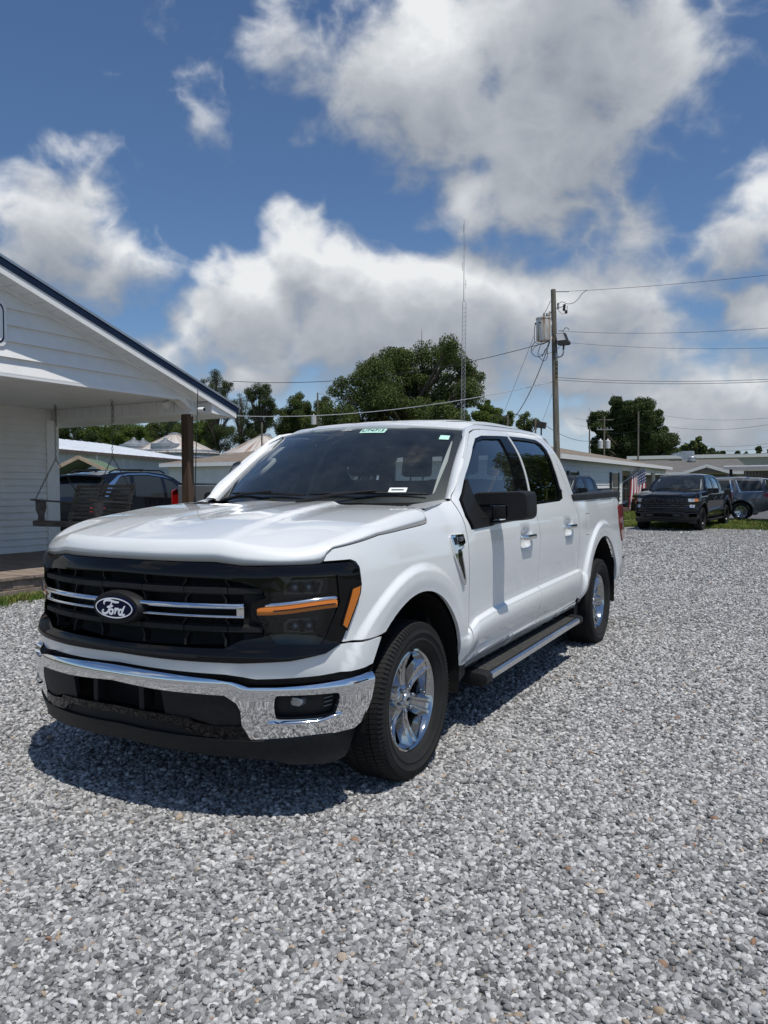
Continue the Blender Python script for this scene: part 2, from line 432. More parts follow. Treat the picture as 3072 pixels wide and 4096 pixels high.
_t=np.gradient(_p,S_,axis=0); _t/=np.linalg.norm(_t,axis=1)[:,None]
def plan(s): return np.interp(s,S_,_p[:,0]),np.interp(s,S_,_p[:,1])
def nrm(s):
    tx=np.interp(s,S_,_t[:,0]); ty=np.interp(s,S_,_t[:,1]); l=np.hypot(tx,ty)+1e-9
    return ty/l,-tx/l
def s_of_x(x): 
    m=S_<0
    return float(np.interp(x,_p[m,0],S_[m]))
def sm(a,b,x): t=np.clip((x-a)/(b-a),0,1); return t*t*(3-2*t)
def spl(x,pts):   # monotone-ish smooth interpolation
    X=[p[0] for p in pts]; Y=[p[1] for p in pts]
    d=np.gradient(np.array(Y,float),np.array(X,float))
    x=np.clip(x,X[0],X[-1]); i=np.clip(np.searchsorted(X,x)-1,0,len(X)-2)
    X=np.array(X);Y=np.array(Y); h=X[i+1]-X[i]; t=(x-X[i])/h
    return (2*t**3-3*t**2+1)*Y[i]+(t**3-2*t**2+t)*h*d[i]+(-2*t**3+3*t**2)*Y[i+1]+(t**3-t**2)*h*d[i+1]
DOOR=[(.34,-.12),(.40,-.075),(.44,-.042),(.455,-.030),(.475,-.030),(.52,-.014),(.58,.006),(.62,.014),(.65,.014),(.675,.008),(.690,.002),(.697,-.010),(.703,-.016),(.715,-.017),(.76,-.015),(.9,-.004),(1.03,.003),(1.12,.001),(1.19,-.008),(1.25,-.022),(1.30,-.040)]
FEND=[(.34,-.12),(.40,-.06),(.5,-.02),(.62,-.004),(.8,.0),(1.0,.002),(1.08,-.004),(1.15,-.018),(1.22,-.04),(1.30,-.085),(1.345,-.135),(1.37,-.19)]
FRONT=[(.34,-.05),(.6,.0),(.66,.016),(.73,.018),(.79,.006),(.9,.002),(1.0,0),(1.08,-.006),(1.12,-.02),(1.3,-.08)]
GREEN=[(1.25,-.022),(1.30,-.040),(1.42,-.073),(1.55,-.115),(1.65,-.160),(1.72,-.204),(1.77,-.242),(1.82,-.285),(1.86,-.33)]
def zc(s): return np.interp(s,[.55,.63,.75,.97,1.83,2.82,2.95,3.1,3.3],[.60,.622,.668,.688,.714,.738,.740,.672,.66])
def off(s,z):
    s=np.asarray(s,float); z=np.asarray(z,float)
    zz=z-(zc(s)-.70)*np.exp(-((z-zc(s))/.18)**2)
    d=spl(zz,DOOR); g=spl(z,GREEN)
    d=np.where(z>1.25,g,d)
    wf=sm(.72,.42,s); bed=sm(2.95,3.2,s)
    fe=spl(z,FEND); fr=spl(z,FRONT)
    bd=spl(z,[(.34,-.11),(.46,-.05),(.5,-.02),(.62,.0),(.8,.002),(1.0,.003),(1.15,-.002),(1.25,-.012),(1.32,-.022)])
    o=d*(1-wf)+fe*wf
    o=o*(1-bed)+bd*bed
    wF=sm(-.45,-.85,s); o=o*(1-wF)+fr*wF
    # greenhouse tapers inward towards the front
    o=o-sm(1.2,1.5,z)*.05*np.clip((1.5-s)/1.0,0,1)**1.5
    # wheel flares
    for c,zc0,r0 in ((0.0,.40,.640),(3.69,.42,.685)):
        r=np.hypot(s-c,(z-zc0)); f=.025*sm(r0+.010,r0-.030,r)*sm(.40,.62,z)
        f=f-.008*sm(r0-.06,r0-.14,r)
        o=o+np.where(np.abs(s-c)<.8,f,0)
    return o
def side(s,z):
    x,y=plan(s); nx,ny=nrm(s); o=off(s,z)
    return np.stack([x+nx*o,y+ny*o,np.asarray(z,float)+0*o],-1)
def cr3(pts,n): return cr([tuple(p) for p in pts],n)
# ------------------------------------------------------------------ the white pickup
TR=empty('pickup_truck',(0,0,0),label='white crew cab pickup truck with chrome bumper parked on the gravel',cat='pickup truck')
def fq(q,z,o=0.):               # front wrap: q = signed distance from the centre line, o = stand-off
    q=np.asarray(q,float); z=np.asarray(z,float); s=SF+np.abs(q)
    x,y=plan(s); nx,ny=nrm(s); d=off(s,z)+o
    sg=np.where(q<0,-1.,1.)
    return np.stack([sg*(x+nx*d),y+ny*d,z+0*d],-1)
def fqo(o): return lambda q,z: fq(q,z,o)
def sym(half):                  # mirror a half outline given from the centre-top round to the centre-bottom
    h=[tuple(p) for p in half]; return h+[(-q,z) for q,z in h[::-1] if abs(q)>1e-6]
HG=[(0,1.108),(.48,1.108),(.60,1.094),(.90,1.097),(.94,1.101),(.965,1.135),(.995,1.160),(1.28,1.204),(1.716,1.229),(1.79,1.236),(1.812,1.247),(1.822,1.268),(1.85,1.298),(2.8,1.315)]
def zg(q): return np.interp(np.abs(q),[a for a,b in HG],[b for a,b in HG])
# hood and roof: height fields with a rolled edge
_qs=np.linspace(0,2.75,400); _edge=fq(_qs,zg(_qs))[:,:2]
def hood_z(x,y):
    x=np.asarray(x,float); y=np.asarray(y,float); ax=np.abs(x)
    D=np.hypot(ax[...,None]-_edge[:,0],y[...,None]-_edge[:,1]); k=D.argmin(-1); d=np.take_along_axis(D,k[...,None],-1)[...,0]
    # refine distance to the segment
    k0=np.clip(k,1,len(_edge)-2)
    best=d; qq=_qs[k]
    for a in (-1,0):
        A=_edge[k0+a]; B=_edge[k0+a+1]; ex=B[...,0]-A[...,0]; ey=B[...,1]-A[...,1]; L=ex*ex+ey*ey+1e-12
        t=np.clip(((ax-A[...,0])*ex+(y-A[...,1])*ey)/L,0,1); dd=np.hypot(ax-A[...,0]-t*ex,y-A[...,1]-t*ey)
        qn=_qs[k0+a]*(1-t)+_qs[k0+a+1]*t; qq=np.where(dd<best,qn,qq); best=np.minimum(best,dd)
    zc_=spl(y,[(-.96,1.172),(-.9,1.188),(-.8,1.210),(-.6,1.243),(-.3,1.279),(0,1.304),(.3,1.322),(.7,1.35)])
    xd=np.interp(y,[-.95,.3],[.50,.30])
    dome=.016*sm(xd+.045,xd-.010,ax)*sm(-.97,-.45,y)-.003*np.exp(-((ax-xd-.09)/.06)**2)*sm(-.9,-.5,y)
    cen=-.006*sm(.22,.05,ax)*sm(-.9,-.3,y)
    zb=zc_+dome+cen-.058*sm(.42,.80,ax)*sm(-.30,-.78,y)-(.030-.024*sm(-.35,.22,y))*(ax/.95)**2
    Rr=np.interp(qq,[0,.5,.95,1.3,2.4],[.050,.050,.055,.075,.09]); g=zg(qq)
    t=np.clip(1-best/Rr,0,1)
    return zb-(zb-g)*(1-np.sqrt(np.maximum(1-t*t,0)))
def hood_fn(x,y): return np.stack([x,y,hood_z(x,y)],-1)
_hq=np.linspace(-1.812,1.812,110); _hp=fq(_hq,zg(_hq),-.007)[:,:2]
_rear=[(x,.235-.0*x+.10*(1-(x/.93)**2)) for x in np.linspace(.88,-.88,30)]
hood_out=[tuple(p) for p in _hp]+_rear
_ex=[]
for dd in (.008,.011,.015,.020,.026,.033,.041,.05,.06,.075,.09):
    pp=fq(np.linspace(-1.8,1.8,180),zg(np.linspace(-1.8,1.8,180)),-.0002-dd); _ex.append(pp[:,:2])
_hq2=np.linspace(-1.83,1.83,800); _hp2=fq(_hq2,zg(_hq2),-.007); _hp3=fq(_hq2,zg(_hq2)-.001,-.0005)
def hood_drop(L,Q):
    D=np.hypot(L[:,None,0]-_hp2[None,:,0],L[:,None,1]-_hp2[None,:,1]); k=D.argmin(1); T=_hp3[k].copy()
    far=D.min(1)>.006; T[far]=Q[far]-np.array((0,0,.03)); return T
hood=patch('hood',hood_out,hood_fn,WHITE,TR,res=.022,step=.02,flange=.02,gap=0,extra=np.vstack(_ex),drop=hood_drop)
# fender
arch=lambda c,z0,r,a0,a1,n=26:[(c+r*math.cos(R(a)),z0+r*math.sin(R(a))) for a in np.linspace(a0,a1,n)]
fender_out=[(-.676,1.103),(-.655,1.135),(-.621,1.160),(-.336,1.204),(.1,1.229),(.174,1.236),(.196,1.247),(.206,1.268),(.225,1.300),(.40,1.322),(.60,1.345),(.605,1.2),(.617,1.0),(.637,.8),(.65,.62),(.65,.44),(.60,.40),(.52,.395)]+arch(0,.40,.508,-2,133)+[(-.384,.765),(-.47,.760),(-.60,.758),(-.578,.80),(-.492,1.0),(-.500,1.075),(-.515,1.096),(-.54,1.106)]
def polar(c,z0,r0): return np.array([(c+r*math.cos(a),z0+r*math.sin(a)) for r in list(np.arange(r0-.052,r0+.02,.006))+[r0-.08,r0-.105] for a in np.radians(np.arange(-5,186,1.6))])
_fx=np.array([(a,b) for a in np.arange(-.72,.72,.02) for b in np.arange(.42,1.34,.02)])
patch('fender',fender_out,side,WHITE,TR,res=.05,step=.018,flange=.02,gap=.0045,mirror=True,extra=np.vstack([_fx,polar(0,.40,.640)]))
# doors
def door_side(s,z):
    P=side(s,z); d=np.zeros_like(P[...,0])
    for hy,hz in ((1.585,1.072),(2.60,1.092)):
        d+= .030*np.exp(-(((s-hy)/.085)**4+((z-hz)/.055)**4))
    P=P.copy(); P[...,0]-=d; return P
fwin=[(.67,1.175),(.635,1.25),(.66,1.345),(.85,1.49),(1.10,1.662),(1.22,1.722),(1.36,1.748),(1.72,1.766),(1.893,1.772),(1.884,1.70),(1.846,1.45),(1.808,1.287),(1.30,1.262),(1.17,1.236),(1.08,1.196),(.98,1.183)]
fdoor=[(.65,.44),(.65,.62),(.637,.8),(.617,1.0),(.605,1.2),(.60,1.345),(.72,1.452),(.9,1.578),(1.1,1.708),(1.2,1.760),(1.3,1.783),(1.45,1.795),(1.93,1.812),(1.90,1.70),(1.86,1.45),(1.82,1.285),(1.875,1.12),(1.885,1.05),(1.885,.72),(1.875,.6),(1.89,.455)]
rwin=[(1.927,1.775),(2.30,1.782),(2.55,1.780),(2.63,1.755),(2.66,1.70),(2.62,1.55),(2.61,1.40),(2.64,1.385),(2.62,1.325),(2.50,1.303),(2.2,1.296),(1.836,1.288),(1.874,1.45),(1.915,1.70)]
rdoor=[(1.89,.455),(1.875,.6),(1.885,.72),(1.885,1.05),(1.875,1.12),(1.82,1.285),(1.86,1.45),(1.90,1.70),(1.93,1.812),(2.3,1.822),(2.62,1.822),(2.72,1.79),(2.745,1.72),(2.74,1.60),(2.77,1.45),(2.83,1.33),(2.90,1.2),(2.915,1.05),(2.925,.75),(2.93,.50),(2.90,.475)]
_hx=np.vstack([np.array([(a,b) for a in np.arange(h-.12,h+.12,.012) for b in np.arange(z-.075,z+.075,.01)]) for h,z in ((1.585,1.072),(2.60,1.092))]+[np.array([(a,float(zc(a))+d) for a in np.arange(.655,2.96,.022) for d in (-.26,-.24,-.22,-.20,-.18,-.16,-.14,-.12,-.10,-.082,-.066,-.052,-.040,-.030,-.022,-.015,-.010,-.006,-.003,0,.003,.007,.012,.02,.03,.045,.065,.09)])])
_sk=lambda g:(g[:,1]<zc(g[:,0])+.10)
fd=patch('front_door',fdoor,door_side,WHITE,TR,holes=[fwin],res=.045,step=.018,flange=.022,gap=.003,mirror=True,extra=_hx,skip=_sk)
rd=patch('rear_door',rdoor,door_side,WHITE,TR,holes=[rwin],res=.045,step=.018,flange=.022,gap=.003,mirror=True,extra=_hx,skip=_sk)
for i in (0,1):
    sg=1 if i==0 else -1
    mx=lambda P:P*np.array((sg,1,1))
    # window: black surround, glass, pillar trim
    def sub(name,outl,m,sink,par,holes=(),**k):
        return patch(name,outl,lambda u,v:mx(side(u,v)),m,par,holes=holes,res=.06,step=.03,flange=.006,sign=sg,sink=sink,**k)
    fg=[(.835,1.30),(.835,1.475),(1.10,1.645),(1.23,1.704),(1.37,1.729),(1.70,1.745),(1.655,1.58),(1.60,1.39),(1.585,1.296),(1.28,1.276),(1.15,1.252),(1.03,1.212),(.93,1.20)]
    sub('window_trim',inset(fwin,-.004),GLOSSBLK,.004,fd[i],holes=[fg])
    sub('window_glass',inset(fg,-.012),SGLASS,.014,fd[i])
    rg=[(1.97,1.758),(2.30,1.764),(2.54,1.762),(2.60,1.742),(2.62,1.69),(2.575,1.55),(2.56,1.38),(2.54,1.345),(2.46,1.322),(2.2,1.316),(1.87,1.308),(1.88,1.40),(1.92,1.6)]
    sub('window_trim',inset(rwin,-.004),GLOSSBLK,.004,rd[i],holes=[rg])
    sub('window_glass',inset(rg,-.012),TGLASS,.014,rd[i])
    for hy,hz,par in ((1.585,1.085,fd[i]),(2.60,1.105,rd[i])):
        base=side(np.array([hy]),np.array([hz]))[0]
        m=MB()
        sec=[(0.034,-.020),(.044,-.012),(.046,.004),(.038,.016),(.024,.018),(.018,-.016)]
        ks=np.linspace(-.125,.125,15); vs=[]; 
        for kk in ks:
            e=abs(kk)/.125; w=1-.35*max(0,e-.75)/.25; dip=-.018*max(0,(e-.72)/.28)**2
            vs+=[(base[0]+dip+a*w-.012*(1-w),hy+kk,hz+b*w) for a,b in sec]
        n=len(sec); fs=[(r_*n+j,r_*n+(j+1)%n,(r_+1)*n+(j+1)%n,(r_+1)*n+j) for r_ in range(14) for j in range(n)]+[tuple(range(n)),tuple(14*n+j for j in range(n))]
        m.add(vs,fs)
        for e in (-.105,.105): m.b2((base[0]-.03,hy+e-.016,hz-.012),(base[0]+.028,hy+e+.016,hz+.012))
        m.v=[(sg*a,b,c) for a,b,c in m.v]
        m.build('door_handle',CHROME,par,smooth=40,bevel=.003)
# rocker strip under the doors
patch('rocker_panel',[(.66,.435),(2.925,.47),(2.97,.42),(.66,.37)],side,WHITE,TR,res=.05,step=.04,flange=.03,mirror=True)
# bed side
bs_out=[(2.94,.50),(2.935,.75),(2.925,1.05),(2.91,1.2),(2.845,1.31),(3.4,1.312),(4.10,1.312),(4.34,1.312),(4.42,1.27),(4.40,1.22),(4.352,1.215),(4.372,1.06),(4.47,.93),(4.55,.86),(4.62,.84),(4.62,.69),(4.50,.62),(4.36,.545),(4.25,.50),(4.20,.42)]+arch(3.69,.42,.545,-1,181,34)+[(3.08,.47)]
fuel=roundc([(3.11,1.19),(3.11,1.008),(3.235,1.008),(3.29,1.05),(3.27,1.19)],.03)
_bx=np.array([(a,b) for a in np.arange(2.93,4.62,.025) for b in np.arange(.45,1.31,.022)])
bs=patch('bed_side',bs_out,side,WHITE,TR,holes=[fuel],res=.05,step=.02,flange=.02,gap=.004,mirror=True,extra=np.vstack([_bx,polar(3.69,.42,.685)]))
fd_=patch('fuel_door',fuel,side,WHITE,bs[0],res=.04,step=.02,flange=.012,gap=.004); 
patch('fuel_door_blank',fuel,lambda s,z:side(s,z)*np.array((-1,1,1)),WHITE,bs[1],res=.04,step=.02,flange=.012,gap=.001,sign=-1)
# bed rail caps, box
for sg in (1,-1):
    m=MB()
    ys=np.linspace(2.86,4.50,18); sec=[(.010,-.012),(.012,.018),(.004,.034),(-.02,.040),(-.10,.040),(-.13,.030),(-.13,-.03)]
    vs=[]; 
    for y in ys:
        x0=side(np.array([min(y,4.42)]),np.array([1.312]))[0][0]-.02*max(0,y-4.3)
        vs+=[(sg*(x0+a),y,1.312+b+.012*sm(2.9,4.4,y)) for a,b in sec]
    n=len(sec); m.add(vs,[(r_*n+j,r_*n+(j+1)%n,(r_+1)*n+(j+1)%n,(r_+1)*n+j) for r_ in range(17) for j in range(n)]+[tuple(range(n)),tuple(17*n+j for j in range(n))])
    m.build('bed_rail_cap',MATBLK,TR,smooth=40)
    MB().b2((sg*.80-.02,2.95,.75),(sg*.80+.02,4.62,1.30)).build('bed_inner_wall',MATBLK,TR)
    # tail light
    def tl(s,z): 
        P=side(s,z); 
        return P*np.array((sg,1,1))
    tlo=[(4.36,1.222),(4.66,1.235),(4.80,1.20),(4.80,.95),(4.74,.88),(4.60,.862),(4.55,.868),(4.47,.94),(4.375,1.06)]
    t_=patch('tail_light',tlo,tl,REDLENS,TR,res=.04,step=.02,flange=.03,sign=sg,sink=-.010)
    patch('reverse_lamp',[(4.50,1.07),(4.72,1.06),(4.72,1.0),(4.55,1.0)],tl,pbr('lamp_clear',(.5,.45,.45),.1,coat=1.),t_,res=.04,step=.03,flange=.004,sign=sg,sink=-.014)
MB().b2((-.80,2.95,.72),(.80,4.62,.75)).build('bed_floor',MATBLK,TR)
MB().b2((-.94,2.94,.60),(.94,2.98,1.31)).build('bed_front_wall',WHITE,TR)
MB().b2((-.80,4.66,.72),(.80,4.74,1.32)).build('tailgate',WHITE,TR,bevel=.02)
MB().b2((-.94,4.70,.50),(.94,4.92,.70)).build('rear_bumper',CHROME,TR,bevel=.03)
MB().b2((-.93,4.30,.48),(.93,4.70,.60)).build('rear_bumper_apron',MATBLK,TR,bevel=.02)
# roof
_ry=np.linspace(.9,2.9,200); _rzv=np.interp(_ry,[1.03,1.12,1.2,1.3,1.45,1.95,2.6,2.76],[1.685,1.755,1.795,1.812,1.824,1.84,1.85,1.845]); _rxv=side(_ry,_rzv)[:,0]+.001
def rail_z(y): return np.interp(y,_ry,_rzv)
def rail_x(y): return np.interp(y,_ry,np.where(_ry<1.2,np.interp(1.2,_ry,_rxv)+.03*(1.2-_ry),_rxv))
def roof_z(x,y):
    ax=np.abs(x); zr=spl(y,[(.95,1.800),(1.08,1.824),(1.3,1.858),(1.6,1.886),(2.0,1.900),(2.4,1.892),(2.7,1.870),(2.85,1.845)])
    zr=zr-.030*(ax/.72)**2+.008*sm(.50,.46,ax)*sm(1.15,1.35,y)-.008*np.exp(-((ax-.16)/.035)**2)*sm(1.25,1.45,y)*sm(2.7,2.5,y)
    e=np.maximum(rail_z(y),1.803-.0*y); rr_=.03+.07*sm(1.1,1.45,y); d=np.minimum(rail_x(y)-ax,(2.80-y)*1.0); t=np.clip(1-d/rr_,0,1)
    zz=zr-(zr-e)*(1-np.sqrt(np.maximum(1-t*t,0))); w=sm(0.,.17,y-hdr(x)); return w*zz+(1-w)*(1.820-.036*(x/.715)**2)
def hdr(x): return 1.052+.155*(x/.715)**2+.012*sm(.33,.40,np.abs(x))
ro=[(x,hdr(x)) for x in np.linspace(-.722,.722,40)]+[(float(rail_x(y))-.003,y) for y in (1.3,1.4,1.5,1.65,1.8,2.0,2.2,2.4,2.6,2.70)]+[(.66,2.785),(.58,2.797)]
ro=ro+[(-x,y) for x,y in ro[40:][::-1]]
_rx=np.array([(s_*(float(rail_x(y))-d),y) for s_ in(1,-1) for y in np.arange(1.1,2.8,.04) for d in (.006,.010,.016,.026,.04,.055,.075,.1)])
roof=patch('roof',ro,lambda x,y:np.stack([x,y,roof_z(x,y)],-1),WHITE,TR,res=.035,step=.025,flange=.02,extra=_rx)
# upper side rail between door top and roof, A pillar, C pillar
up=[(.90,1.578),(1.03,1.668),(1.1,1.712),(1.2,1.764),(1.3,1.787),(1.45,1.799),(1.93,1.816),(2.3,1.826),(2.62,1.826),(2.725,1.793),(2.75,1.72),(2.745,1.60),(2.775,1.45),(2.835,1.33),(2.93,1.30),(2.90,1.40),(2.87,1.55),(2.84,1.72),(2.80,1.80),(2.76,1.845),(2.6,1.85),(1.95,1.84),(1.45,1.824),(1.3,1.812),(1.2,1.795),(1.12,1.755),(1.03,1.687),(.90,1.592)]
_ = patch('roof_rail',up,side,WHITE,TR,res=.03,step=.015,flange=.02,mirror=True)
_ = patch('cab_corner',[(2.935,.50),(2.93,.75),(2.92,1.05),(2.906,1.2),(2.84,1.32),(2.93,1.30),(2.945,1.2),(2.95,.5)],side,WHITE,TR,res=.03,step=.02,flange=.03,mirror=True)
# windshield
def ws(a,b):
    a=np.asarray(a,float); b=np.asarray(b,float)
    x=a*(.842*(1-b)+.715*b); y=(.335+.30*np.abs(a)**2.2)*(1-b)+(1.065+.155*a*a)*b; z=(1.338+.006*a*a)*(1-b)+(1.812-.036*a*a)*b
    bu=.035*b*(1-b)*4*.5; return np.stack([x,y-bu*.5,z+bu],-1)
wso=[(a,-.02) for a in np.linspace(-1,1,30)]+[(1,.5),(1,.99)]+[(a,1.0-.012*float(sm(.40,.36,abs(a)))*0) for a in np.linspace(1,-1,30)]+[(-1,.5)]
wsh=patch('windshield',wso,ws,WGLASS,TR,res=.06,step=.05,flange=0)
frit_out=wso; frit_in=roundc([(-.93,.055),(.93,.055),(.955,.5),(.93,.945),(.25,.945),(.2,.88),(-.2,.88),(-.25,.945),(-.93,.945),(-.955,.5)],.05)
patch('windshield_border',frit_out,ws,pbr('frit_black',(.012,.012,.013),.35,coat=.5),wsh,holes=[frit_in],res=.08,step=.04,flange=0,sink=.003)
for sg in (1,-1):     # A pillar: fills between glass edge and roof rail
    m=MB(); n=24; vs=[]
    for i in range(n):
        b=i/(n-1); g=ws(np.array([1.0]),np.array([b]))[0]
        zu=np.interp(b,[0,.15,.5,.75,.9,1],[1.347,1.43,1.59,1.69,1.757,1.797]); su=np.interp(zu,[1.347,1.456,1.582,1.685,1.755,1.797],[.60,.72,.9,1.03,1.12,1.205])
        q=side(np.array([su]),np.array([zu]))[0]; mid=(g+q)/2+np.array((.006,-.012,.006))
        g2=g+np.array((-.01,.0,-.012)); vs+=[(sg*p[0],p[1],p[2]) for p in (g2,g+np.array((.002,-.006,.004)),g*.72+q*.28+np.array((.004,-.011,.005)),mid,g*.2+q*.8+np.array((.006,-.006,.004)),q,q+np.array((-.01,.01,-.006)))]
    m.add(vs,[(i*7+j,i*7+j+1,(i+1)*7+j+1,(i+1)*7+j) for i in range(n-1) for j in range(6)])
    m.build('windshield_pillar',WHITE,TR,smooth=60)
    # cowl corner: closes fender top to the pillar foot
    cc=[]
    def cf(x,y): return np.stack([sg*x,y,1.308+(y-.24)*.085+.10*np.clip(.90-x,0,.05)-.0*x],-1)
    g_=[(a,b) for a in np.linspace(0,1,7) for b in np.linspace(0,1,9)]; vs=[]
    for a,b in g_:
        y=.235+.40*b; x=(.74+.09*b)*(1-a)+(.915-.05*b)*a; vs.append((sg*x,y,1.306+(y-.24)*.085+.006*(1-a*a)))
    MB().add(vs,[(i*9+j,i*9+j+1,(i+1)*9+j+1,(i+1)*9+j) for i in range(6) for j in range(8)]).build('cowl_corner',WHITE,TR,smooth=True)
# cowl grille + wipers
def cowl(x,y): return np.stack([x,y,1.300+.06*(y-.25)+.012*np.abs(x)*0],-1)
cwo=[(x,.225+.10*(1-(x/.93)**2)) for x in np.linspace(-.84,.84,24)]+[(x,.36+.30*abs(x/.842)**2.2) for x in np.linspace(.84,-.84,24)]
cg=patch('cowl_panel',cwo,cowl,MATBLK,TR,res=.06,step=.04,flange=.02)
for k in range(26):
    x=-.78+k*.0624; y0=.225+.10*(1-(x/.93)**2)+.03; y1=.36+.30*abs(x/.842)**2.2-.03
    MB().box((x,(y0+y1)/2,1.306+.06*((y0+y1)/2-.25)),(.012,max(.03,y1-y0),.008)).build('cowl_rib',MATBLK,cg)
for px_,dr in ((-.72,1),(.08,1)):
    def wp(a,b,h): p=ws(np.array([a]),np.array([b]))[0]; return p+np.array((0,-.012,.016))*h
    w=empty('wiper'); w.parent=TR
    MB().tube([wp(px_,-.05,1.2),wp(px_+.25,.0,2.2),wp(px_+.52,.055,1.8)],[.013,.009,.006],8).build('wiper_arm',MATBLK,w,smooth=True)
    MB().tube([wp(px_+.05,.045,1.0),wp(px_+.4,.05,1.2),wp(px_+.82,.035,1.0)],[.006,.009,.006],6).build('wiper_blade',MATBLK,w,smooth=True)
# stickers on the windshield
def stick(name,a0,a1,b0,b1,m,lift=.004):
    return patch(name,[(a0,b0),(a1,b0),(a1,b1),(a0,b1)],ws,m,wsh,res=.1,step=.05,flange=0,sink=-lift)
def on_glass(me,a,b,lift=.006):
    P=ws(np.array([a]),np.array([b]))[0]; U=ws(np.array([a+.02]),np.array([b]))[0]-P; V=ws(np.array([a]),np.array([b+.02]))[0]-P
    U/=np.linalg.norm(U); N=np.cross(U,V); N/=np.linalg.norm(N); V=np.cross(N,U); P=P+N*lift
    me.transform(Matrix(((U[0],V[0],N[0],P[0]),(U[1],V[1],N[1],P[1]),(U[2],V[2],N[2],P[2]),(0,0,0,1)))); return me
st=stick('stock_sticker',.105,.345,.885,.955,MINT)
obj('sticker_text',on_glass(text_mesh('UT4713',.047,.0003,shear=.15,space=1.0),.22,.921,.006),INK,wsh)
stick('inspection_sticker',.83,.905,.80,.87,MINT)
s2=stick('barcode_label',.655,.765,.085,.135,WPAPER); obj('label_print',on_glass(MB().box((0,.004,0),(.07,.008,.0004)).build('tmp').data,.71,.105,.006),INK,wsh); bpy.data.objects.remove(bpy.data.objects['tmp'])
# emblem script
STK=[[(-.50,.25),(-.52,.45),(-.42,.66),(-.2,.70),(.0,.60),(.2,.56),(.29,.62)],[(-.08,.55),(-.18,.15),(-.28,-.35),(-.42,-.58),(-.56,-.55),(-.60,-.36),(-.52,-.22)],[(-.36,.02),(-.2,.10),(-.02,.20)],
 [(-.13,-.12),(-.22,-.28),(-.21,-.52),(-.12,-.58),(-.04,-.42),(-.05,-.2),(-.13,-.12),(.02,-.2)],[(.04,-.12),(.12,-.05),(.10,-.25),(.05,-.60)],[(.09,-.3),(.16,-.12),(.24,-.06),(.27,-.16)],
 [(.46,-.12),(.36,-.10),(.28,-.30),(.29,-.52),(.37,-.58),(.44,-.42),(.48,-.15)],[(.60,.28),(.53,.05),(.45,-.35),(.46,-.56),(.53,-.58),(.60,-.48)]]
def script_logo(w,h,th,parent,name,fn3,mat,bord=True,thick=.003):
    """fn3(u,v,lift) -> xyz"""
    def ribbon(pts,wd,taper=True):
        P=cr([(a*w,b*h) for a,b in pts],6); n=len(P); T=np.gradient(P,axis=0); T/=np.linalg.norm(T,axis=1)[:,None]+1e-9; N=np.stack([-T[:,1],T[:,0]],1)
        ww=wd*np.interp(np.linspace(0,1,n),[0,.25,.75,1],[.55,1,1,.5])[:,None] if taper else wd
        A=P+N*ww; B=P-N*ww; v=[]; 
        for a,b in zip(A,B): v+=[fn3(*a,thick),fn3(*b,thick)]
        return v,[(2*i,2*i+1,2*i+3,2*i+2) for i in range(n-1)]
    m=MB()
    for s_ in STK: m.add(*ribbon(s_,th))
    m.build(name,mat,parent,fix=False)
    if bord:
        m=MB(); el=[(math.cos(t),math.sin(t)) for t in np.linspace(0,2*math.pi,49)]
        v=[]
        for c,s_ in el: v+=[fn3(c*w*.985,s_*h*.97,thick),fn3(c*(w*.985-th*1.1),s_*(h*.97-th*1.1),thick)]
        m.add(v,[(2*i,2*i+1,2*i+3,2*i+2) for i in range(48)]); m.build('emblem_ring',mat,parent,fix=False)
def onws(a0,b0,sx):
    def f(u,v,l):
        P=ws(np.array([a0+u/.75]),np.array([b0+v/.87]))[0]; return P+np.array((0,-.5,.85))*(.004+l*.3)
    return f
script_logo(.062,.020,.0032,wsh,'windshield_logo',onws(-.055,.953,1),pbr('etched_grey',(.42,.44,.45),.5),thick=.002)
# ---- front end
GO=[(0,1.052),(.52,1.038),(.60,1.028),(.69,1.0),(.705,.962),(.645,.94),(.645,.875),(.705,.85),(.695,.802),(.60,.785),(.53,.752),(0,.748)]
LO=[(.724,1.016),(.751,1.049),(1.001,1.05),(1.011,.933),(.95,.793),(.923,.764),(.744,.774),(.71,.811),(.662,.888),(.655,.912),(.717,.945)]
# black surround with grille and lamp openings
BO=sym([(0,1.104),(.48,1.104),(.60,1.090),(.90,1.093),(.94,1.098),(1.076,1.100),(1.098,1.090),(1.112,1.074),(1.119,1.0),(1.033,.802),(1.012,.764),(.945,.728),(.80,.706),(.60,.697),(.3,.698),(0,.703)])
def surround(q,z):     # fascia leans back above the grille and steps in towards the openings
    P=fq(q,z,.012-.010*sm(1.07,1.105,z)+.010*sm(.76,.72,z)); return P
lampL=[(-q,z) for q,z in LO[::-1]]
fs_=patch('grille_surround',BO,surround,GLOSSBLK,TR,holes=[np.array(sym(GO)),np.array(LO),np.array(lampL)],res=.03,step=.015,flange=.045)
MB_=None
def sheet(name,half,o,m,par,**k): return patch(name,sym(half),fqo(o),m,par,res=.05,step=.03,flange=0,**k)
sheet('radiator_backing',[(0,1.07),(.72,1.03),(.72,.76),(0,.73)],-.085,DARK,TR)  # near-black sheet: the shade behind the grille put in as colour
def qbar(name,q0,q1,zf,sec,m,par,n=24,bevel=0,smooth=30):
    """bar along the front wrap; sec = list of (stand-off, dz)"""
    b=MB(); qs=np.linspace(q0,q1,n); vs=[]
    for q in qs:
        for o,dz in sec: vs.append(fq(np.array([q]),np.array([zf(q)+dz]),o)[0])
    k=len(sec); b.add(vs,[(i*k+j,i*k+(j+1)%k,(i+1)*k+(j+1)%k,(i+1)*k+j) for i in range(n-1) for j in range(k)]+[tuple(range(k)),tuple((n-1)*k+j for j in range(k))])
    return b.build(name,m,par,smooth=smooth,bevel=bevel)
gr=fs_
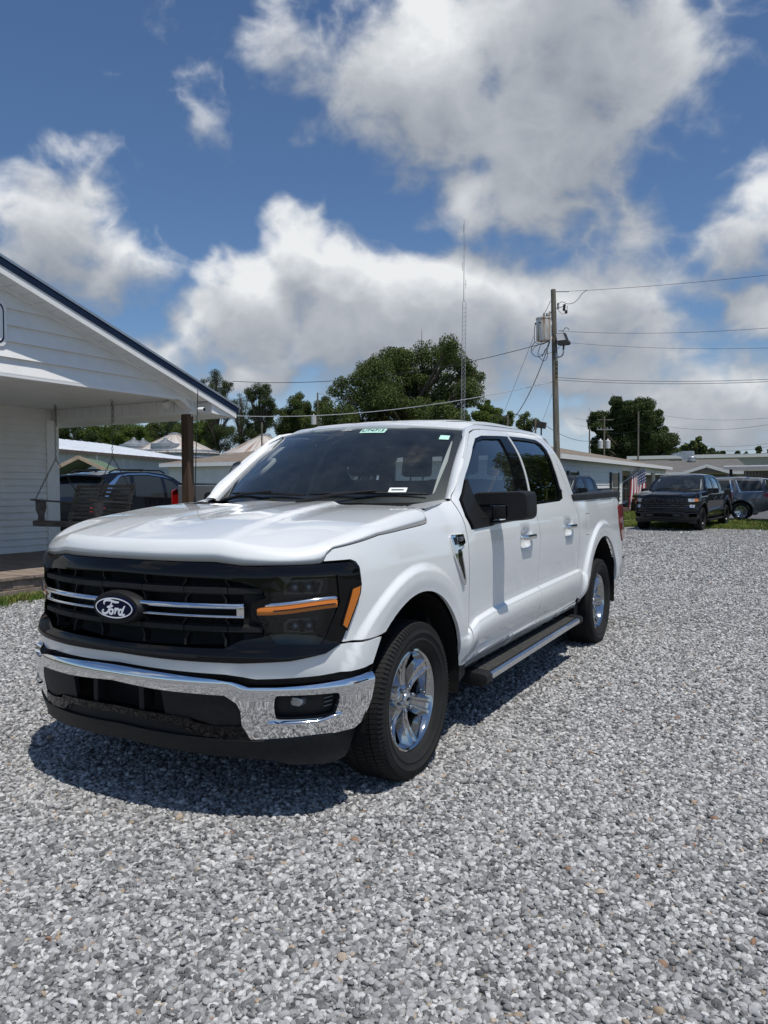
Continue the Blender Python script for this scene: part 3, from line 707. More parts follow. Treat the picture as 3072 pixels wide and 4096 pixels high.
for z0,hh in ((.990,.019),(.829,.019)):
    # wide bars that step in hexagon fashion
    def zf(q,z0=z0): 
        return z0
    for q0,q1 in ((-.69,-.545),(-.54,-.345),(-.34,-.125),(-.12,.12),(.125,.34),(.345,.54),(.545,.69)):
        qbar('grille_bar',q0,q1,zf,[(-.05,-hh*.6),(-.012,-hh),(.004,-hh*.55),(.004,hh*.55),(-.012,hh),(-.05,hh*.6)],MATBLK,gr,n=8)
for q0 in (-.53,-.345,-.13,.13,.345,.53):
    for za,zb,dirn in ((1.045,1.005,1),(.975,.93,-1),(.885,.845,1),(.812,.757,-1)):
        m=MB(); a=.016*dirn*(1 if abs(q0)!=.345 else -1)
        pts=[(q0,za),(q0,(za+zb)/2),(q0+a,zb)] if dirn>0 else [(q0+a,za),(q0,(za+zb)/2),(q0,zb)]
        v=[]
        for q,z in pts:
            for dq,o in ((-.004,-.045),(.004,-.045),(.004,-.008),(-.004,-.008)): v.append(fq(np.array([q+dq]),np.array([z]),o)[0])
        m.add(v,[(i*4+j,i*4+(j+1)%4,(i+1)*4+(j+1)%4,(i+1)*4+j) for i in (0,1) for j in range(4)]+[(0,1,2,3),(8,9,10,11)])
        m.build('grille_blade',MATBLK,gr)
for sg in (1,-1):
    qbar('grille_chrome_bar',sg*.10,sg*.615,lambda q:.926+.003*abs(q),[(-.01,-.009),(.018,-.012),(.026,-.002),(.018,.010),(-.01,.012)],CHROME,gr,bevel=.002)
    qbar('grille_chrome_bar',sg*.10,sg*.615,lambda q:.884-.002*abs(q),[(-.01,-.006),(.016,-.007),(.022,0),(.016,.006),(-.01,.007)],CHROME,gr,bevel=.0015)
    qbar('grille_chrome_end',sg*.585,sg*.617,lambda q:.905,[(-.01,-.024),(.018,-.026),(.020,.024),(-.01,.026)],CHROME,gr,n=4,bevel=.003)
    # side plates beside the grille
    patch('grille_side_plate',[(sg*a,b) for a,b in ((.60,1.03),(.70,1.0),(.71,.96),(.65,.94),(.65,.875),(.71,.85),(.70,.80),(.60,.78))],fqo(-.03),MATBLK,gr,res=.05,step=.03,flange=.01,sign=1)
# oval emblem
def lens_oval(name,w,h,o0,o1,m,par,z0=.897,n=40,prof=((0.,1.0),(.55,1.0),(.85,.96),(1.,.90))):
    b=MB(); vs=[]; fs=[]; rings=len(prof)
    for d,sc in prof:
        for i in range(n):
            t=2*math.pi*i/n; q=w*sc*math.cos(t); z=z0+h*sc*math.sin(t)
            vs.append(fq(np.array([q]),np.array([z]),o0+(o1-o0)*d)[0])
    for r_ in range(rings-1):
        for i in range(n): fs.append((r_*n+i,r_*n+(i+1)%n,(r_+1)*n+(i+1)%n,(r_+1)*n+i))
    fs.append(tuple((rings-1)*n+i for i in range(n))); b.add(vs,fs); return b.build(name,m,par,smooth=40)
em=empty('emblem'); em.parent=TR
lens_oval('emblem_housing',.150,.074,-.03,.040,MATBLK,em)
lens_oval('emblem_oval',.119,.049,.036,.047,NAVY,em,prof=((0.,1.),(.7,1.),(1.,.96)))
script_logo(.114,.046,.0052,em,'emblem_script',lambda u,v,l:fq(np.array([u]),np.array([.897+v]),.0475+l*.3)[0],WMARK)
# headlights
for sg in (1,-1):
    hl=empty('headlight'); hl.parent=TR
    f=lambda o:(lambda q,z:fq(q,z,o))
    lo=[(sg*q,z) for q,z in LO]
    patch('lamp_housing',inset(lo,-.012),f(-.055),GLOSSBLK,hl,res=.05,step=.03,flange=0)
    lens=patch('lamp_lens',inset(lo,-.003),f(.004),LENS,hl,res=.05,step=.03,flange=0)
    # DRL / indicator bar
    zf=lambda q:.912+.022*sm(.70,1.0,abs(q))
    qbar('amber_bar',sg*.668,sg*1.0,lambda q:zf(q)-.002,[(-.01,-.019),(.010,-.020),(.014,-.004),(.009,.012),(-.01,.014)],AMBER,hl,bevel=.002)
    qbar('amber_slot',sg*.735,sg*.99,lambda q:zf(q)-.004,[(.010,-.003),(.0165,-.003),(.0165,.002),(.010,.002)],DARK,hl)
    qbar('chrome_strip',sg*.70,sg*1.0,lambda q:zf(q)+.019,[(-.01,-.007),(.006,-.008),(.010,0),(.004,.008),(-.01,.009)],CHROME,hl,bevel=.002)
    for zc_,hh,q0,q1 in ((1.0,.030,.775,.95),(.838,.030,.775,.92)):
        fr=[(q0,zc_-hh),(q1-.015,zc_-hh),(q1,zc_+hh*.2),(q1,zc_+hh),(q0+.02,zc_+hh),(q0,zc_+hh*.4)]
        patch('reflector_frame',[(sg*a,b) for a,b in fr],f(-.03),pbr('lamp_dark_chrome',(.10,.10,.11),.12,.9) if 'lamp_dark_chrome' not in MAT else MAT['lamp_dark_chrome'],hl,holes=[np.array([(sg*a,b) for a,b in inset(fr,.012)])],res=.05,step=.02,flange=.02)
        for k,qq in enumerate((.825,.885)):
            c=fq(np.array([sg*qq]),np.array([zc_]),-.035)[0]
            b=MB(); b.lathe([(.0,-.022),(.012,-.021),(.020,-.014),(.024,0),(.026,.012)],c,'y',20); b.build('projector_lens',pbr('projector_glass',(.25,.27,.30),.04,.6) if 'projector_glass' not in MAT else MAT['projector_glass'],hl,smooth=60)
            for j in range(4): b=MB().box(c+np.array((sg*(.03+.005*j),-.004,.0)),(.0016,.012,.045)).build('reflector_fin',MAT['lamp_dark_chrome'],hl)
    # side marker
    mk=[(sg*a,b) for a,b in ((1.070,.985),(1.106,.996),(1.101,.965),(1.040,.822),(1.022,.838))]
    patch('side_marker',mk,lambda q,z:fq(q,z,.020),AMBER,hl,res=.03,step=.02,flange=.014)
    mk2=inset(mk,-.008); patch('marker_bezel',mk2,lambda q,z:fq(q,z,.0165),GLOSSBLK,hl,res=.03,step=.02,flange=.014)
# white lower fascia
LF=sym([(0,.699),(.3,.694),(.60,.693),(.80,.702),(.945,.724),(1.012,.756),(1.146,.757),(1.232,.762),(1.205,.71),(1.176,.65),(1.13,.642),(.92,.629),(.66,.622),(.60,.632),(.53,.640),(.27,.645),(0,.652)])
patch('front_fascia',LF,fqo(.004),WHITE,TR,res=.025,step=.02,flange=.04,gap=.002)
qbar('upper_vent',-.42,.42,lambda q:.715,[(.02,-.004),(.023,-.004),(.023,.008),(.02,.008)],DARK,TR,n=30)
# chrome bumper
def bump(o=0.0):
    def f(q,z):
        q=np.asarray(q,float); z=np.asarray(z,float); aq=np.abs(q)
        z2=z-.030*sm(.64,.54,aq)
        pr=spl(z2,[(.30,-.032),(.34,-.024),(.38,-.014),(.44,.0),(.52,.015),(.57,.023),(.592,.0235),(.606,.018),(.618,.006),(.628,-.014),(.66,-.06)])
        pr=pr+.010*sm(.62,.54,aq)
        return fq(q,z,0)*0+_bp(q,z,.034+pr+o)
    return f
def _bp(q,z,o):
    s=SF+np.abs(q); x,y=plan(s); nx,ny=nrm(s); sg=np.where(q<0,-1.,1.)
    ins=.012*sm(1.0,1.2,np.abs(q))
    o=o-ins
    return np.stack([sg*(x+nx*o),y+ny*o,z+0*o],-1)
BT=[(0,.652),(.3,.642),(.50,.632),(.575,.622),(.64,.600),(.75,.600),(.908,.606),(1.10,.618),(1.165,.622)]
BB=[(1.150,.50),(1.115,.415),(1.07,.390),(.934,.384),(.70,.372),(.64,.372),(.607,.425),(.604,.50),(.59,.533),(.545,.566),(.26,.571),(0,.585)]
fog=roundc([(.744,.567),(.988,.564),(.992,.53),(.975,.468),(.90,.460),(.744,.464),(.737,.52)],.014)
fogm=np.array([(-q,z) for q,z in fog[::-1]])
bmp=patch('front_bumper',sym(BT+BB),bump(),CHROME,TR,holes=[fog,fogm],res=.02,step=.012,flange=.025)
qbar('bumper_leak_filler',-1.12,1.12,lambda q:float(np.interp(abs(q),[a for a,b in BT],[b for a,b in BT]))-.020,[(-.06,-.004),(.040,-.004),(.040,0),(-.06,0)],MATBLK,TR,n=40)  # strip added to stop sunlight falling through behind the bumper
MB().prism([tuple(p[:2]) for p in fq(np.linspace(-1.1,1.1,31),np.full(31,.4),-.10)]+[(.80,-.25),(-.80,-.25)],.335,.36,'z').build('sun_leak_shield',DARK,TR)  # unseen plate added to keep sun from leaking into the nose's shadow
patch('bumper_gap_filler',sym([(0,.66),(.6,.64),(.64,.63),(1.17,.648),(1.17,.60),(.6,.59),(0,.63)]),fqo(-.02),MATBLK,TR,res=.06,step=.03,flange=0)
for sg in (1,-1):
    fh=[(sg*q,z) for q,z in fog]
    fl=empty('fog_light'); fl.parent=TR
    patch('fog_pocket',inset(fh,-.004),bump(-.045),MATBLK,fl,res=.05,step=.03,flange=0)
    # pocket walls
    b=MB(); A=bump(-.002)(np.array([p[0] for p in fh]),np.array([p[1] for p in fh])); B=bump(-.046)(np.array([p[0] for p in fh]),np.array([p[1] for p in fh])); n=len(fh)
    b.add(list(A)+list(B),[(i,(i+1)%n,n+(i+1)%n,n+i) for i in range(n)]); b.build('fog_bezel',MATBLK,fl,fix=False)
    c=bump(-.03)(np.array([sg*.833]),np.array([.535]))[0]
    m=MB(); m.prism(roundc([(c[0]-.026,c[2]-.017),(c[0]+.026,c[2]-.017),(c[0]+.026,c[2]+.017),(c[0]-.026,c[2]+.017)],.012),c[1]-.022,c[1]+.02,'y'); m.build('fog_lens',pbr('fog_glass',(.35,.36,.37),.06,.7) if 'fog_glass' not in MAT else MAT['fog_glass'],fl,smooth=True,bevel=.004)
    for k in range(3):
        z=.505+.018*k; p=bump(-.040)(np.array([sg*.94,sg*.975]),np.array([z-.006,z]))
        MB().bar(p[0],p[1],.003,.003).build('fog_rib',GREYTRIM,fl)
    # bright blade under the pocket
    b=MB(); qs=np.linspace(.712,1.0,20); vs=[]
    for q in qs:
        zc_=.450+.022*sm(.9,1.0,q); w=.009*math.sin(math.pi*min(1,max(.12,(q-.70)/.06 if q<.76 else (1.006-q)/.03 if q>.976 else .5)))
        for o,dz in ((-.005,-w),(.010,-w*.8),(.016,0),(.010,w*.9),(-.005,w)): vs.append(bump(o)(np.array([sg*q]),np.array([zc_+dz]))[0])
    b.add(vs,[(i*5+j,i*5+j+1,(i+1)*5+j+1,(i+1)*5+j) for i in range(19) for j in range(4)]); b.build('fog_trim',CHROME,fl,smooth=60)
    # outer black panel
    po=[(sg*a,b_) for a,b_ in ((.262,.568),(.545,.564),(.588,.531),(.602,.50),(.604,.436),(.49,.430),(.378,.460),(.268,.464))]
    patch('bumper_side_panel',po,bump(.000),MATBLK,TR,res=.04,step=.02,flange=.02,sink=.004)
# centre opening with two uprights and the gloss lip below
sheet('lower_intake',[(0,.60),(.30,.58),(.30,.40),(0,.40)],-.05,DARK,TR)
for q in (-.14,.14):
    b=MB(); vs=[]
    for z in (.578,.52,.466):
        for dq,o in ((-.016,-.03),(.016,-.03),(.014,.035),(-.014,.035)): vs.append(_bp(np.array([q+dq]),np.array([z]),np.array([o]))[0])
    b.add(vs,[(i*4+j,i*4+(j+1)%4,(i+1)*4+(j+1)%4,(i+1)*4+j) for i in (0,1) for j in range(4)]+[(0,1,2,3),(8,9,10,11)]); b.build('intake_upright',MATBLK,TR,bevel=.003)
patch('bumper_lip',sym([(0,.470),(.27,.462),(.378,.458),(.40,.44),(.49,.428),(.606,.432),(.636,.372),(.64,.362),(.40,.385),(.35,.415),(.30,.428),(0,.436)]),bump(.004),GLOSSBLK,TR,res=.03,step=.02,flange=.03)
sheet('lower_slot',[(0,.44),(.34,.425),(.40,.39),(.62,.37),(.3,.36),(0,.37)],.01,DARK,TR)
def val(q,z):
    z=np.asarray(z,float); return _bp(np.asarray(q,float),z,.030-.030*sm(.40,.27,z)-.03*sm(.9,1.15,np.abs(q)))
patch('air_dam',sym([(0,.385),(.35,.375),(.64,.368),(.70,.370),(.934,.384),(1.07,.39),(1.10,.40),(1.085,.336),(1.075,.285),(1.05,.262),(.98,.250),(.80,.262),(.717,.284),(.546,.290),(.234,.305),(0,.312)]),val,MATBLK,TR,res=.03,step=.02,flange=.03)
patch('air_dam_insert',sym([(0,.44),(.34,.425),(.38,.395),(.62,.372),(.62,.36),(0,.375)]),lambda q,z:_bp(np.asarray(q,float),np.asarray(z,float),.012),MATBLK,TR,res=.05,step=.03,flange=0)
# mirrors
STEPM=vary(pbr('step_rubber',(.050,.049,.047),.7,spec=.3),30,.3)
for sg in (1,-1):
    mr=empty('side_mirror'); mr.parent=TR
    def X(p): return [(sg*a,b) for a,b in p]
    hs=roundc([(.872,1.302),(.878,1.372),(.90,1.384),(1.19,1.392),(1.222,1.375),(1.226,1.245),(1.20,1.222),(1.10,1.212),(.985,1.190),(.955,1.208),(1.075,1.222),(1.094,1.24),(1.094,1.298),(1.08,1.306)],[.02,.03,.02,.03,.03,.03,.03,.0,.02,.01,.01,.012,.012,.008],3)
    m=MB(); n=len(hs); cx,cz=1.06,1.30
    rows=[(.985,.90),(.958,.965),(.945,.995)]; 
    prof=[(.935,.90),(.922,.80)]
    vs=[]; lay=[(1.10,1.0),(.985,1.0),(.958,.988),(.942,.972),(.934,.95)]
    for y,sc in lay:
        ins_=inset(hs,(1-sc)*.16)
        vs+=[(sg*a,y+.05*(a-1.05)*.35,b) for a,b in ins_]
    fs=[(r_*n+i,r_*n+(i+1)%n,(r_+1)*n+(i+1)%n,(r_+1)*n+i) for r_ in range(len(lay)-1) for i in range(n)]+[tuple(range(n)),tuple((len(lay)-1)*n+i for i in range(n))]
    m.add(vs,fs).build('mirror_housing',MATBLK,mr,smooth=50)
    MB().prism(X(roundc([(.83,1.235),(.83,1.300),(1.006,1.300),(1.006,1.226),(.86,1.220)],.01)),.940,1.05,'y').build('mirror_arm',MATBLK,mr,smooth=40,bevel=.008)
    MB().prism(X(roundc([(1.011,1.227),(1.011,1.301),(1.092,1.301),(1.092,1.228)],.012)),.932,1.05,'y').build('mirror_lamp',MATBLK,mr,smooth=40,bevel=.008)
    MB().prism(X([(.90,1.378),(1.21,1.385),(1.215,1.235),(1.10,1.225),(1.10,1.30),(.90,1.31)]),1.101,1.104,'y').build('mirror_glass',CHROME,mr)
    # sail foot on the door
    patch('mirror_foot',[(.70,1.18),(.655,1.25),(.68,1.34),(.84,1.46),(.85,1.30),(.96,1.21),(1.06,1.195),(.98,1.185)],lambda u,v:side(u,v)*np.array((sg,1,1)),MATBLK,mr,res=.05,step=.03,flange=.012,sign=sg,sink=-.008)
    MB().b2((min(sg*.90,sg*.985),.80,1.205),(max(sg*.90,sg*.985),1.02,1.245)).build('mirror_stalk',MATBLK,mr,bevel=.01)
    # fender badge
    bd=empty('fender_badge'); bd.parent=TR
    sf=lambda o:(lambda u,v:side(u,v)*np.array((sg,1,1))+np.array((sg*o,0,0)))
    b0=[(.385,1.150),(.40,1.163),(.545,1.160),(.555,1.112),(.50,1.092),(.505,1.05),(.555,.905),(.548,.882),(.525,.886),(.44,1.00),(.405,1.06)]
    patch('badge_frame',b0,sf(.012),CHROME,bd,res=.03,step=.02,flange=.012,sign=sg)
    patch('badge_plate',[(.415,1.148),(.54,1.150),(.547,1.116),(.425,1.108)],sf(.0145),GLOSSBLK,bd,res=.05,step=.03,flange=.004,sign=sg)
    patch('badge_vent',[(.45,1.08),(.49,1.085),(.492,1.045),(.535,.915),(.525,.915),(.45,1.02)],sf(.0135),GLOSSBLK,bd,res=.05,step=.03,flange=.004,sign=sg)
    for txt,sz,cy_,cz_ in (('F-150',.036,.485,1.134),('XLT',.016,.445,1.116)):
        me=text_mesh(txt,sz,.0012,space=1.08); 
        me.transform(Matrix(((0,0,sg,0),(sg,0,0,0),(0,1,0,0),(0,0,0,1))))
        px0=side(np.array([cy_]),np.array([cz_]))[0]; me.transform(Matrix.Translation((sg*(px0[0]+.0165),cy_,cz_)))
        obj('badge_lettering',me,CHROME,bd)
    # running board
    rb=empty('running_board'); rb.parent=TR
    y0,y1=.84,2.90; m=MB()
    sec=[(.86,.335),(.87,.352),(1.005,.338),(1.018,.330),(1.02,.30),(.99,.275),(.88,.29)]
    ys=[y0-.005,y0+.06]+list(np.linspace(y0+.2,y1-.2,8))+[y1-.06,y1]
    vs=[]; rk=lambda y:.032*(y-y0)/(y1-y0)-.012
    for y in ys: vs+=[(sg*a,y,b+rk(y)) for a,b in sec]
    n=len(sec); m.add(vs,[(r_*n+j,r_*n+(j+1)%n,(r_+1)*n+(j+1)%n,(r_+1)*n+j) for r_ in range(len(ys)-1) for j in range(n)]+[tuple(range(n)),tuple((len(ys)-1)*n+j for j in range(n))])
    m.build('board_body',MATBLK,rb,bevel=.004)
    for a,b in ((y0-.03,y0+.06),(y1-.07,y1+.02)):
        MB().prism(X([(.855,.285+rk(a)),(.862,.358+rk(a)),(1.01,.345+rk(a)),(1.026,.332+rk(a)),(1.026,.296+rk(a)),(.99,.268+rk(a))]),a,b,'y').build('board_end_cap',MATBLK,rb,bevel=.008,smooth=30)
    MB().add([(sg*x,y,z+rk(y)) for y in (y0+.062,y1-.072) for x,z in ((1.0195,.301),(1.0245,.303),(1.0225,.330),(1.0175,.332),(1.006,.339),(1.004,.336))],[(0,1,7,6),(1,2,8,7),(2,3,9,8),(3,4,10,9),(4,5,11,10)]).build('board_bright_strip',vary(pbr('brushed_aluminium',(.72,.73,.74),.22,1.0),30,.06,.08,stretch=(1,.05,1)) if 'brushed_aluminium' not in MAT else MAT['brushed_aluminium'],rb,smooth=40)
    for k in range(46):
        y=y0+.10+k*(y1-y0-.24)/45
        MB().add([(sg*a,y+dy,b+rk(y)+h) for a,b in ((.885,.351),(.995,.340)) for dy,h in ((-.014,.0),(-.011,.005),(.011,.005),(.014,0))],[(0,1,5,4),(1,2,6,5),(2,3,7,6),(0,3,2,1),(4,5,6,7)]).build('step_tread',STEPM,rb)
    for y in (1.15,2.5): MB().bar((sg*.70,y,.42),(sg*.90,y,.31),.05,.012).build('board_bracket',DARK,rb)
    # wheel house liners
    for c,z0,r in ((0,.40,.50),(3.69,.42,.535)):
        m=MB(); an=np.linspace(-12,192,30); vs=[]
        for a in an:
            for x in (.50,.985): vs.append((sg*x,c+r*math.cos(R(a)),z0+r*math.sin(R(a))))
        m.add(vs,[(2*i,2*i+1,2*i+3,2*i+2) for i in range(29)]+[tuple(2*i for i in range(30))]); m.build('wheel_liner',pbr('liner_felt',(.014,.014,.014),.95,spec=.1) if 'liner_felt' not in MAT else MAT['liner_felt'],TR)
    # splash bracket behind the front wheel and mud strip ahead of the rear
    MB().prism([(.50,.395),(.56,.34),(.64,.37),(.64,.43),(.53,.44)],sg*.90,sg*.96,'x').build('splash_guard',MATBLK,TR,bevel=.004)
    MB().prism([(3.02,.30),(3.12,.30),(3.13,.47),(2.98,.46)],sg*.72,sg*.93,'x').build('mud_flap',MATBLK,TR)
# wheels
HUBZ=.378; TRAD=.386
tyre_prof=[(.236,.068),(.250,.098),(.270,.116),(.290,.1235),(.293,.1275),(.297,.1275),(.300,.1255),(.325,.1305),(.3275,.1335),(.331,.1335),(.334,.131),(.340,.1305),(.360,.124),(.372,.112),(.379,.098),(.3795,0),(.379,-.098),(.372,-.112),(.338,-.131),(.27,-.116),(.236,-.068)]
tyre_me=MB().lathe([(r,h) for r,h in tyre_prof],axis='x',n=72).build('tyre_tmp',RUBBER,smooth=40); tme=tyre_me.data; bpy.data.objects.remove(tyre_me)
m=MB(); NB=104
for rib,(xa,xb) in enumerate(((-.112,-.076),(-.070,-.030),(-.024,.024),(.030,.070),(.076,.114))):
    for i in range(NB):
        a0=2*math.pi*(i+.5*(rib%2))/NB; da=2*math.pi/NB*.84; sk=(.30 if rib in(0,4) else .5)*2*math.pi/NB*(1 if rib<2 else -1 if rib>2 else .2)
        v=[]
        for rr in (.374,TRAD):
            for x,k in ((xa,0),(xb,1)):
                r_=rr-(.010 if (abs(x)>.10) else 0)
                for aa in (0,da):
                    t=a0+aa+sk*k; v.append((x,r_*math.cos(t),r_*math.sin(t)))
        m.add(v,[(4,5,7,6),(0,4,6,2),(1,3,7,5),(0,1,5,4),(2,6,7,3)])
for i in range(NB):   # shoulder lugs running onto the side wall
    a0=2*math.pi*i/NB; da=2*math.pi/NB*.6
    for sx in (1,-1):
        v=[]
        for (x,r_) in ((.113,.377),(.1265,.360),(.1285,.346)):
            for aa in (0,da): t=a0+aa; v.append((sx*(x+.0012),(r_+.0015)*math.cos(t),(r_+.003)*math.sin(t)))
        m.add(v,[(0,1,3,2),(2,3,5,4)])
o=m.build('tread_tmp',RUBBER); trm=o.data; bpy.data.objects.remove(o)
o=MB().lathe([(.243,.082),(.249,.088),(.247,.097),(.238,.100),(.232,.096),(.226,.085),(.216,.045),(.206,.0),(.204,-.10)],axis='x',n=72).build('rim_tmp',WCHROME,smooth=50); rimm=o.data; bpy.data.objects.remove(o)
def spoke_mesh():
    m=MB(); rs=np.linspace(.058,.232,14); vs=[]
    for r in rs:
        t=(r-.058)/(.232-.058); w=.024+.020*t**1.3; fx=.052+.040*t**1.6-.010*math.sin(math.pi*t)
        if t>.93: fx=.093
        g=.0075*sm(.08,.3,t)                    # centre channel
        sec=[(-w*1.35,fx-.038),(-w*1.02,fx-.012),(-w*.86,fx),(-w*.50,fx),(-w*.34,fx-g),(w*.34,fx-g),(w*.50,fx),(w*.86,fx),(w*1.02,fx-.012),(w*1.35,fx-.038)]
        vs+=[(x,y,r) for y,x in sec]
    n=10; m.add(vs,[(i*n+j,i*n+j+1,(i+1)*n+j+1,(i+1)*n+j) for i in range(13) for j in range(n-1)])
    o=m.build('s',WCHROME,smooth=28); me=o.data; bpy.data.objects.remove(o); return me
spk=spoke_mesh()
o=MB().lathe([(.0,.062),(.030,.062),(.052,.058),(.068,.052),(.076,.040),(.085,.0),(.085,-.02)],axis='x',n=48).build('h',WCHROME,smooth=50); hubm=o.data; bpy.data.objects.remove(o)
o=MB().lathe([(.0,.074),(.026,.074),(.031,.071),(.033,.06)],axis='x',n=36).build('c',pbr('cap_silver',(.55,.56,.57),.25,.9),smooth=50); capm=o.data; bpy.data.objects.remove(o)
o=MB().lathe([(.0,.014),(.004,.0135),(.0095,.010),(.0115,.004),(.0125,-.02)],axis='x',n=12).build('n',WCHROME,smooth=60); nutm=o.data; bpy.data.objects.remove(o)
o=MB().lathe([(.06,.0),(.165,.0),(.165,-.03),(.06,-.03)],axis='x',n=48).build('d',pbr('brake_iron',(.10,.095,.09),.5,.8),smooth=30); dsk=o.data; bpy.data.objects.remove(o)
o=MB().lathe([(.0,-.09),(.204,-.09)],axis='x',n=40).build('b',DARK); bck=o.data; bpy.data.objects.remove(o)
def make_wheel(loc,flip,rot):
    w=empty('wheel',loc); w.parent=TR; w.rotation_euler=(0,0,math.pi if flip else 0)
    ty=obj('tyre',tme,RUBBER,w); obj('tread',trm,RUBBER,w)
    rm=obj('rim',rimm,WCHROME,w); obj('hub',hubm,WCHROME,w); obj('center_cap',capm,None,w); obj('brake_disc',dsk,None,w,loc=(-.01,0,0)); obj('wheel_back',bck,None,w)
    b=MB(); el=[(math.cos(t),math.sin(t)) for t in np.linspace(0,2*math.pi,25)[:-1]]
    b.add([(.0745,.020*c,.009*s_) for c,s_ in el],[tuple(range(24))]); b.build('cap_emblem',NAVY,w)
    for k in range(6):
        a=rot+k*math.pi/3
        s_=obj('spoke',spk,WCHROME,w); s_.rotation_euler=(a,0,0)
        t=a+math.pi/6; n_=obj('lug_nut',nutm,WCHROME,w,loc=(.066,-.058*math.sin(t),.058*math.cos(t)))
    return w
for y in (0,3.693):
    make_wheel((.858,y,HUBZ),False,R(8 if y==0 else 22)); make_wheel((-.858,y,HUBZ),True,R(20))
# antenna on the right fender
an=empty('antenna'); an.parent=TR
pa=on(1150/1.475,1000+1470/1.475,0,-.80); 
MB().tube([(-.80,pa[1],1.27),(-.80,pa[1],1.33),(-.80,pa[1],1.36)],[.014,.011,.006],10).build('antenna_base',MATBLK,an,smooth=True)
MB().tube([(-.80,pa[1],1.355),(-.805,pa[1]+.02,1.62),(-.81,pa[1]+.05,float(on(788,1559,0,-.81)[2]))],[.0038,.0030,.0024],6).build('antenna_rod',MATBLK,an,smooth=True)
# under body, cab shell, interior
MB().b2((-.62,-.70,.30),(.62,4.55,.52)).build('underbody',DARK,TR)
MB().b2((-.50,-.60,.52),(.50,.30,1.16)).build('engine_block',DARK,TR)
MB().b2((-.88,.62,.46),(.88,2.90,.52)).build('cab_floor',DARK,TR)
MB().b2((-.86,.36,.52),(.86,.60,1.24)).build('firewall',DARK,TR)
bw=[(-.90,.52),(.90,.52),(.90,1.30),(.83,1.62),(.74,1.80),(.6,1.85),(-.6,1.85),(-.74,1.80),(-.83,1.62),(-.90,1.30)]
bwin=roundc([(-.72,1.33),(.72,1.33),(.66,1.68),(-.66,1.68)],.06)
cbk=patch('cab_back_wall',bw,lambda x,z:np.stack([x,2.90-.10*sm(1.4,1.85,z)+0*x,z],-1),GREYTRIM,TR,holes=[bwin],res=.2,step=.1,flange=.03,sign=1)
patch('rear_glass',bwin,lambda x,z:np.stack([x,2.91-.10*sm(1.4,1.85,z)+0*x,z],-1),glass('rear_glass',(.40,.45,.45),.8),cbk,res=.3,step=.1,flange=0)
MB().b2((-.58,1.35,1.77),(.58,2.68,1.785)).build('headliner',vary(pbr('headliner_cloth',(.16,.165,.17),.9),20,.05),TR)
dash=MB(); dy=[(.62,1.285),(.82,1.300),(.98,1.285),(1.04,1.24),(1.05,1.0),(.62,.95)]
dash.prism([(a,b) for a,b in dy],-.84,.84,'x').build('dashboard',vary(pbr('dash_plastic',(.065,.067,.07),.7,spec=.3),30,.15),TR,bevel=.02,smooth=True)
MB().prism([(.80,1.295),(.95,1.300),(1.02,1.335),(.90,1.345),(.80,1.31)],.20,.62,'x').build('instrument_hood',MATBLK,TR,bevel=.01,smooth=True)
MB().prism([(.98,1.16),(1.06,1.16),(1.04,1.34),(1.0,1.34)],-.15,.15,'x').build('touch_screen',GLOSSBLK,TR,bevel=.008)
sw=empty('steering_wheel'); sw.parent=TR
m=MB(); c=Vector((.40,1.20,1.22)); nrm_=Vector((0,.82,.57)).normalized(); a=Vector((1,0,0)); b_=nrm_.cross(a)
m.tube([c+(a*math.cos(t)+b_*math.sin(t))*.185 for t in np.linspace(0,2*math.pi,33)],.015,8,caps=False).build('wheel_ring',MATBLK,sw,smooth=True)
MB().box(c-nrm_*.02,(.13,.05,.11)).bar(c-a*.18,c+a*.18,.03,.02).bar(c,c-b_*.18,.03,.02).build('wheel_spokes',MATBLK,sw,bevel=.01)
for sx in (-.40,.40):
    for sy,nm in ((1.55,'front_seat'),(2.45,'rear_seat')):
        se=empty(nm); se.parent=TR
        MB().prism([(sy-.32,.86),(sy+.18,.82),(sy+.20,.98),(sy-.28,1.0)],sx-.27,sx+.27,'x').build('seat_cushion',SEATM,se,bevel=.05,seg=3,smooth=True)
        MB().prism([(sy+.10,.92),(sy+.24,.92),(sy+.36,1.46),(sy+.26,1.48)],sx-.26,sx+.26,'x').build('seat_back',SEATM,se,bevel=.05,seg=3,smooth=True)
        MB().prism([(sy+.245,1.51),(sy+.355,1.50),(sy+.375,1.70),(sy+.29,1.71)],sx-.135,sx+.135,'x').build('headrest',SEATM,se,bevel=.045,seg=3,smooth=True)
        for e in (-.06,.06): MB().tube([(sx+e,sy+.30,1.44),(sx+e,sy+.315,1.54)],.007,6).build('headrest_post',CHROME,se)
MB().b2((-.10,1.05,.80),(.10,2.0,1.08)).build('center_console',MATBLK,TR,bevel=.03)
m=MB(); m.prism(roundc([(-.11,1.66),(.11,1.66),(.12,1.73),(-.12,1.73)],.02),1.21,1.25,'y').build('rear_view_mirror',MATBLK,TR,bevel=.008)
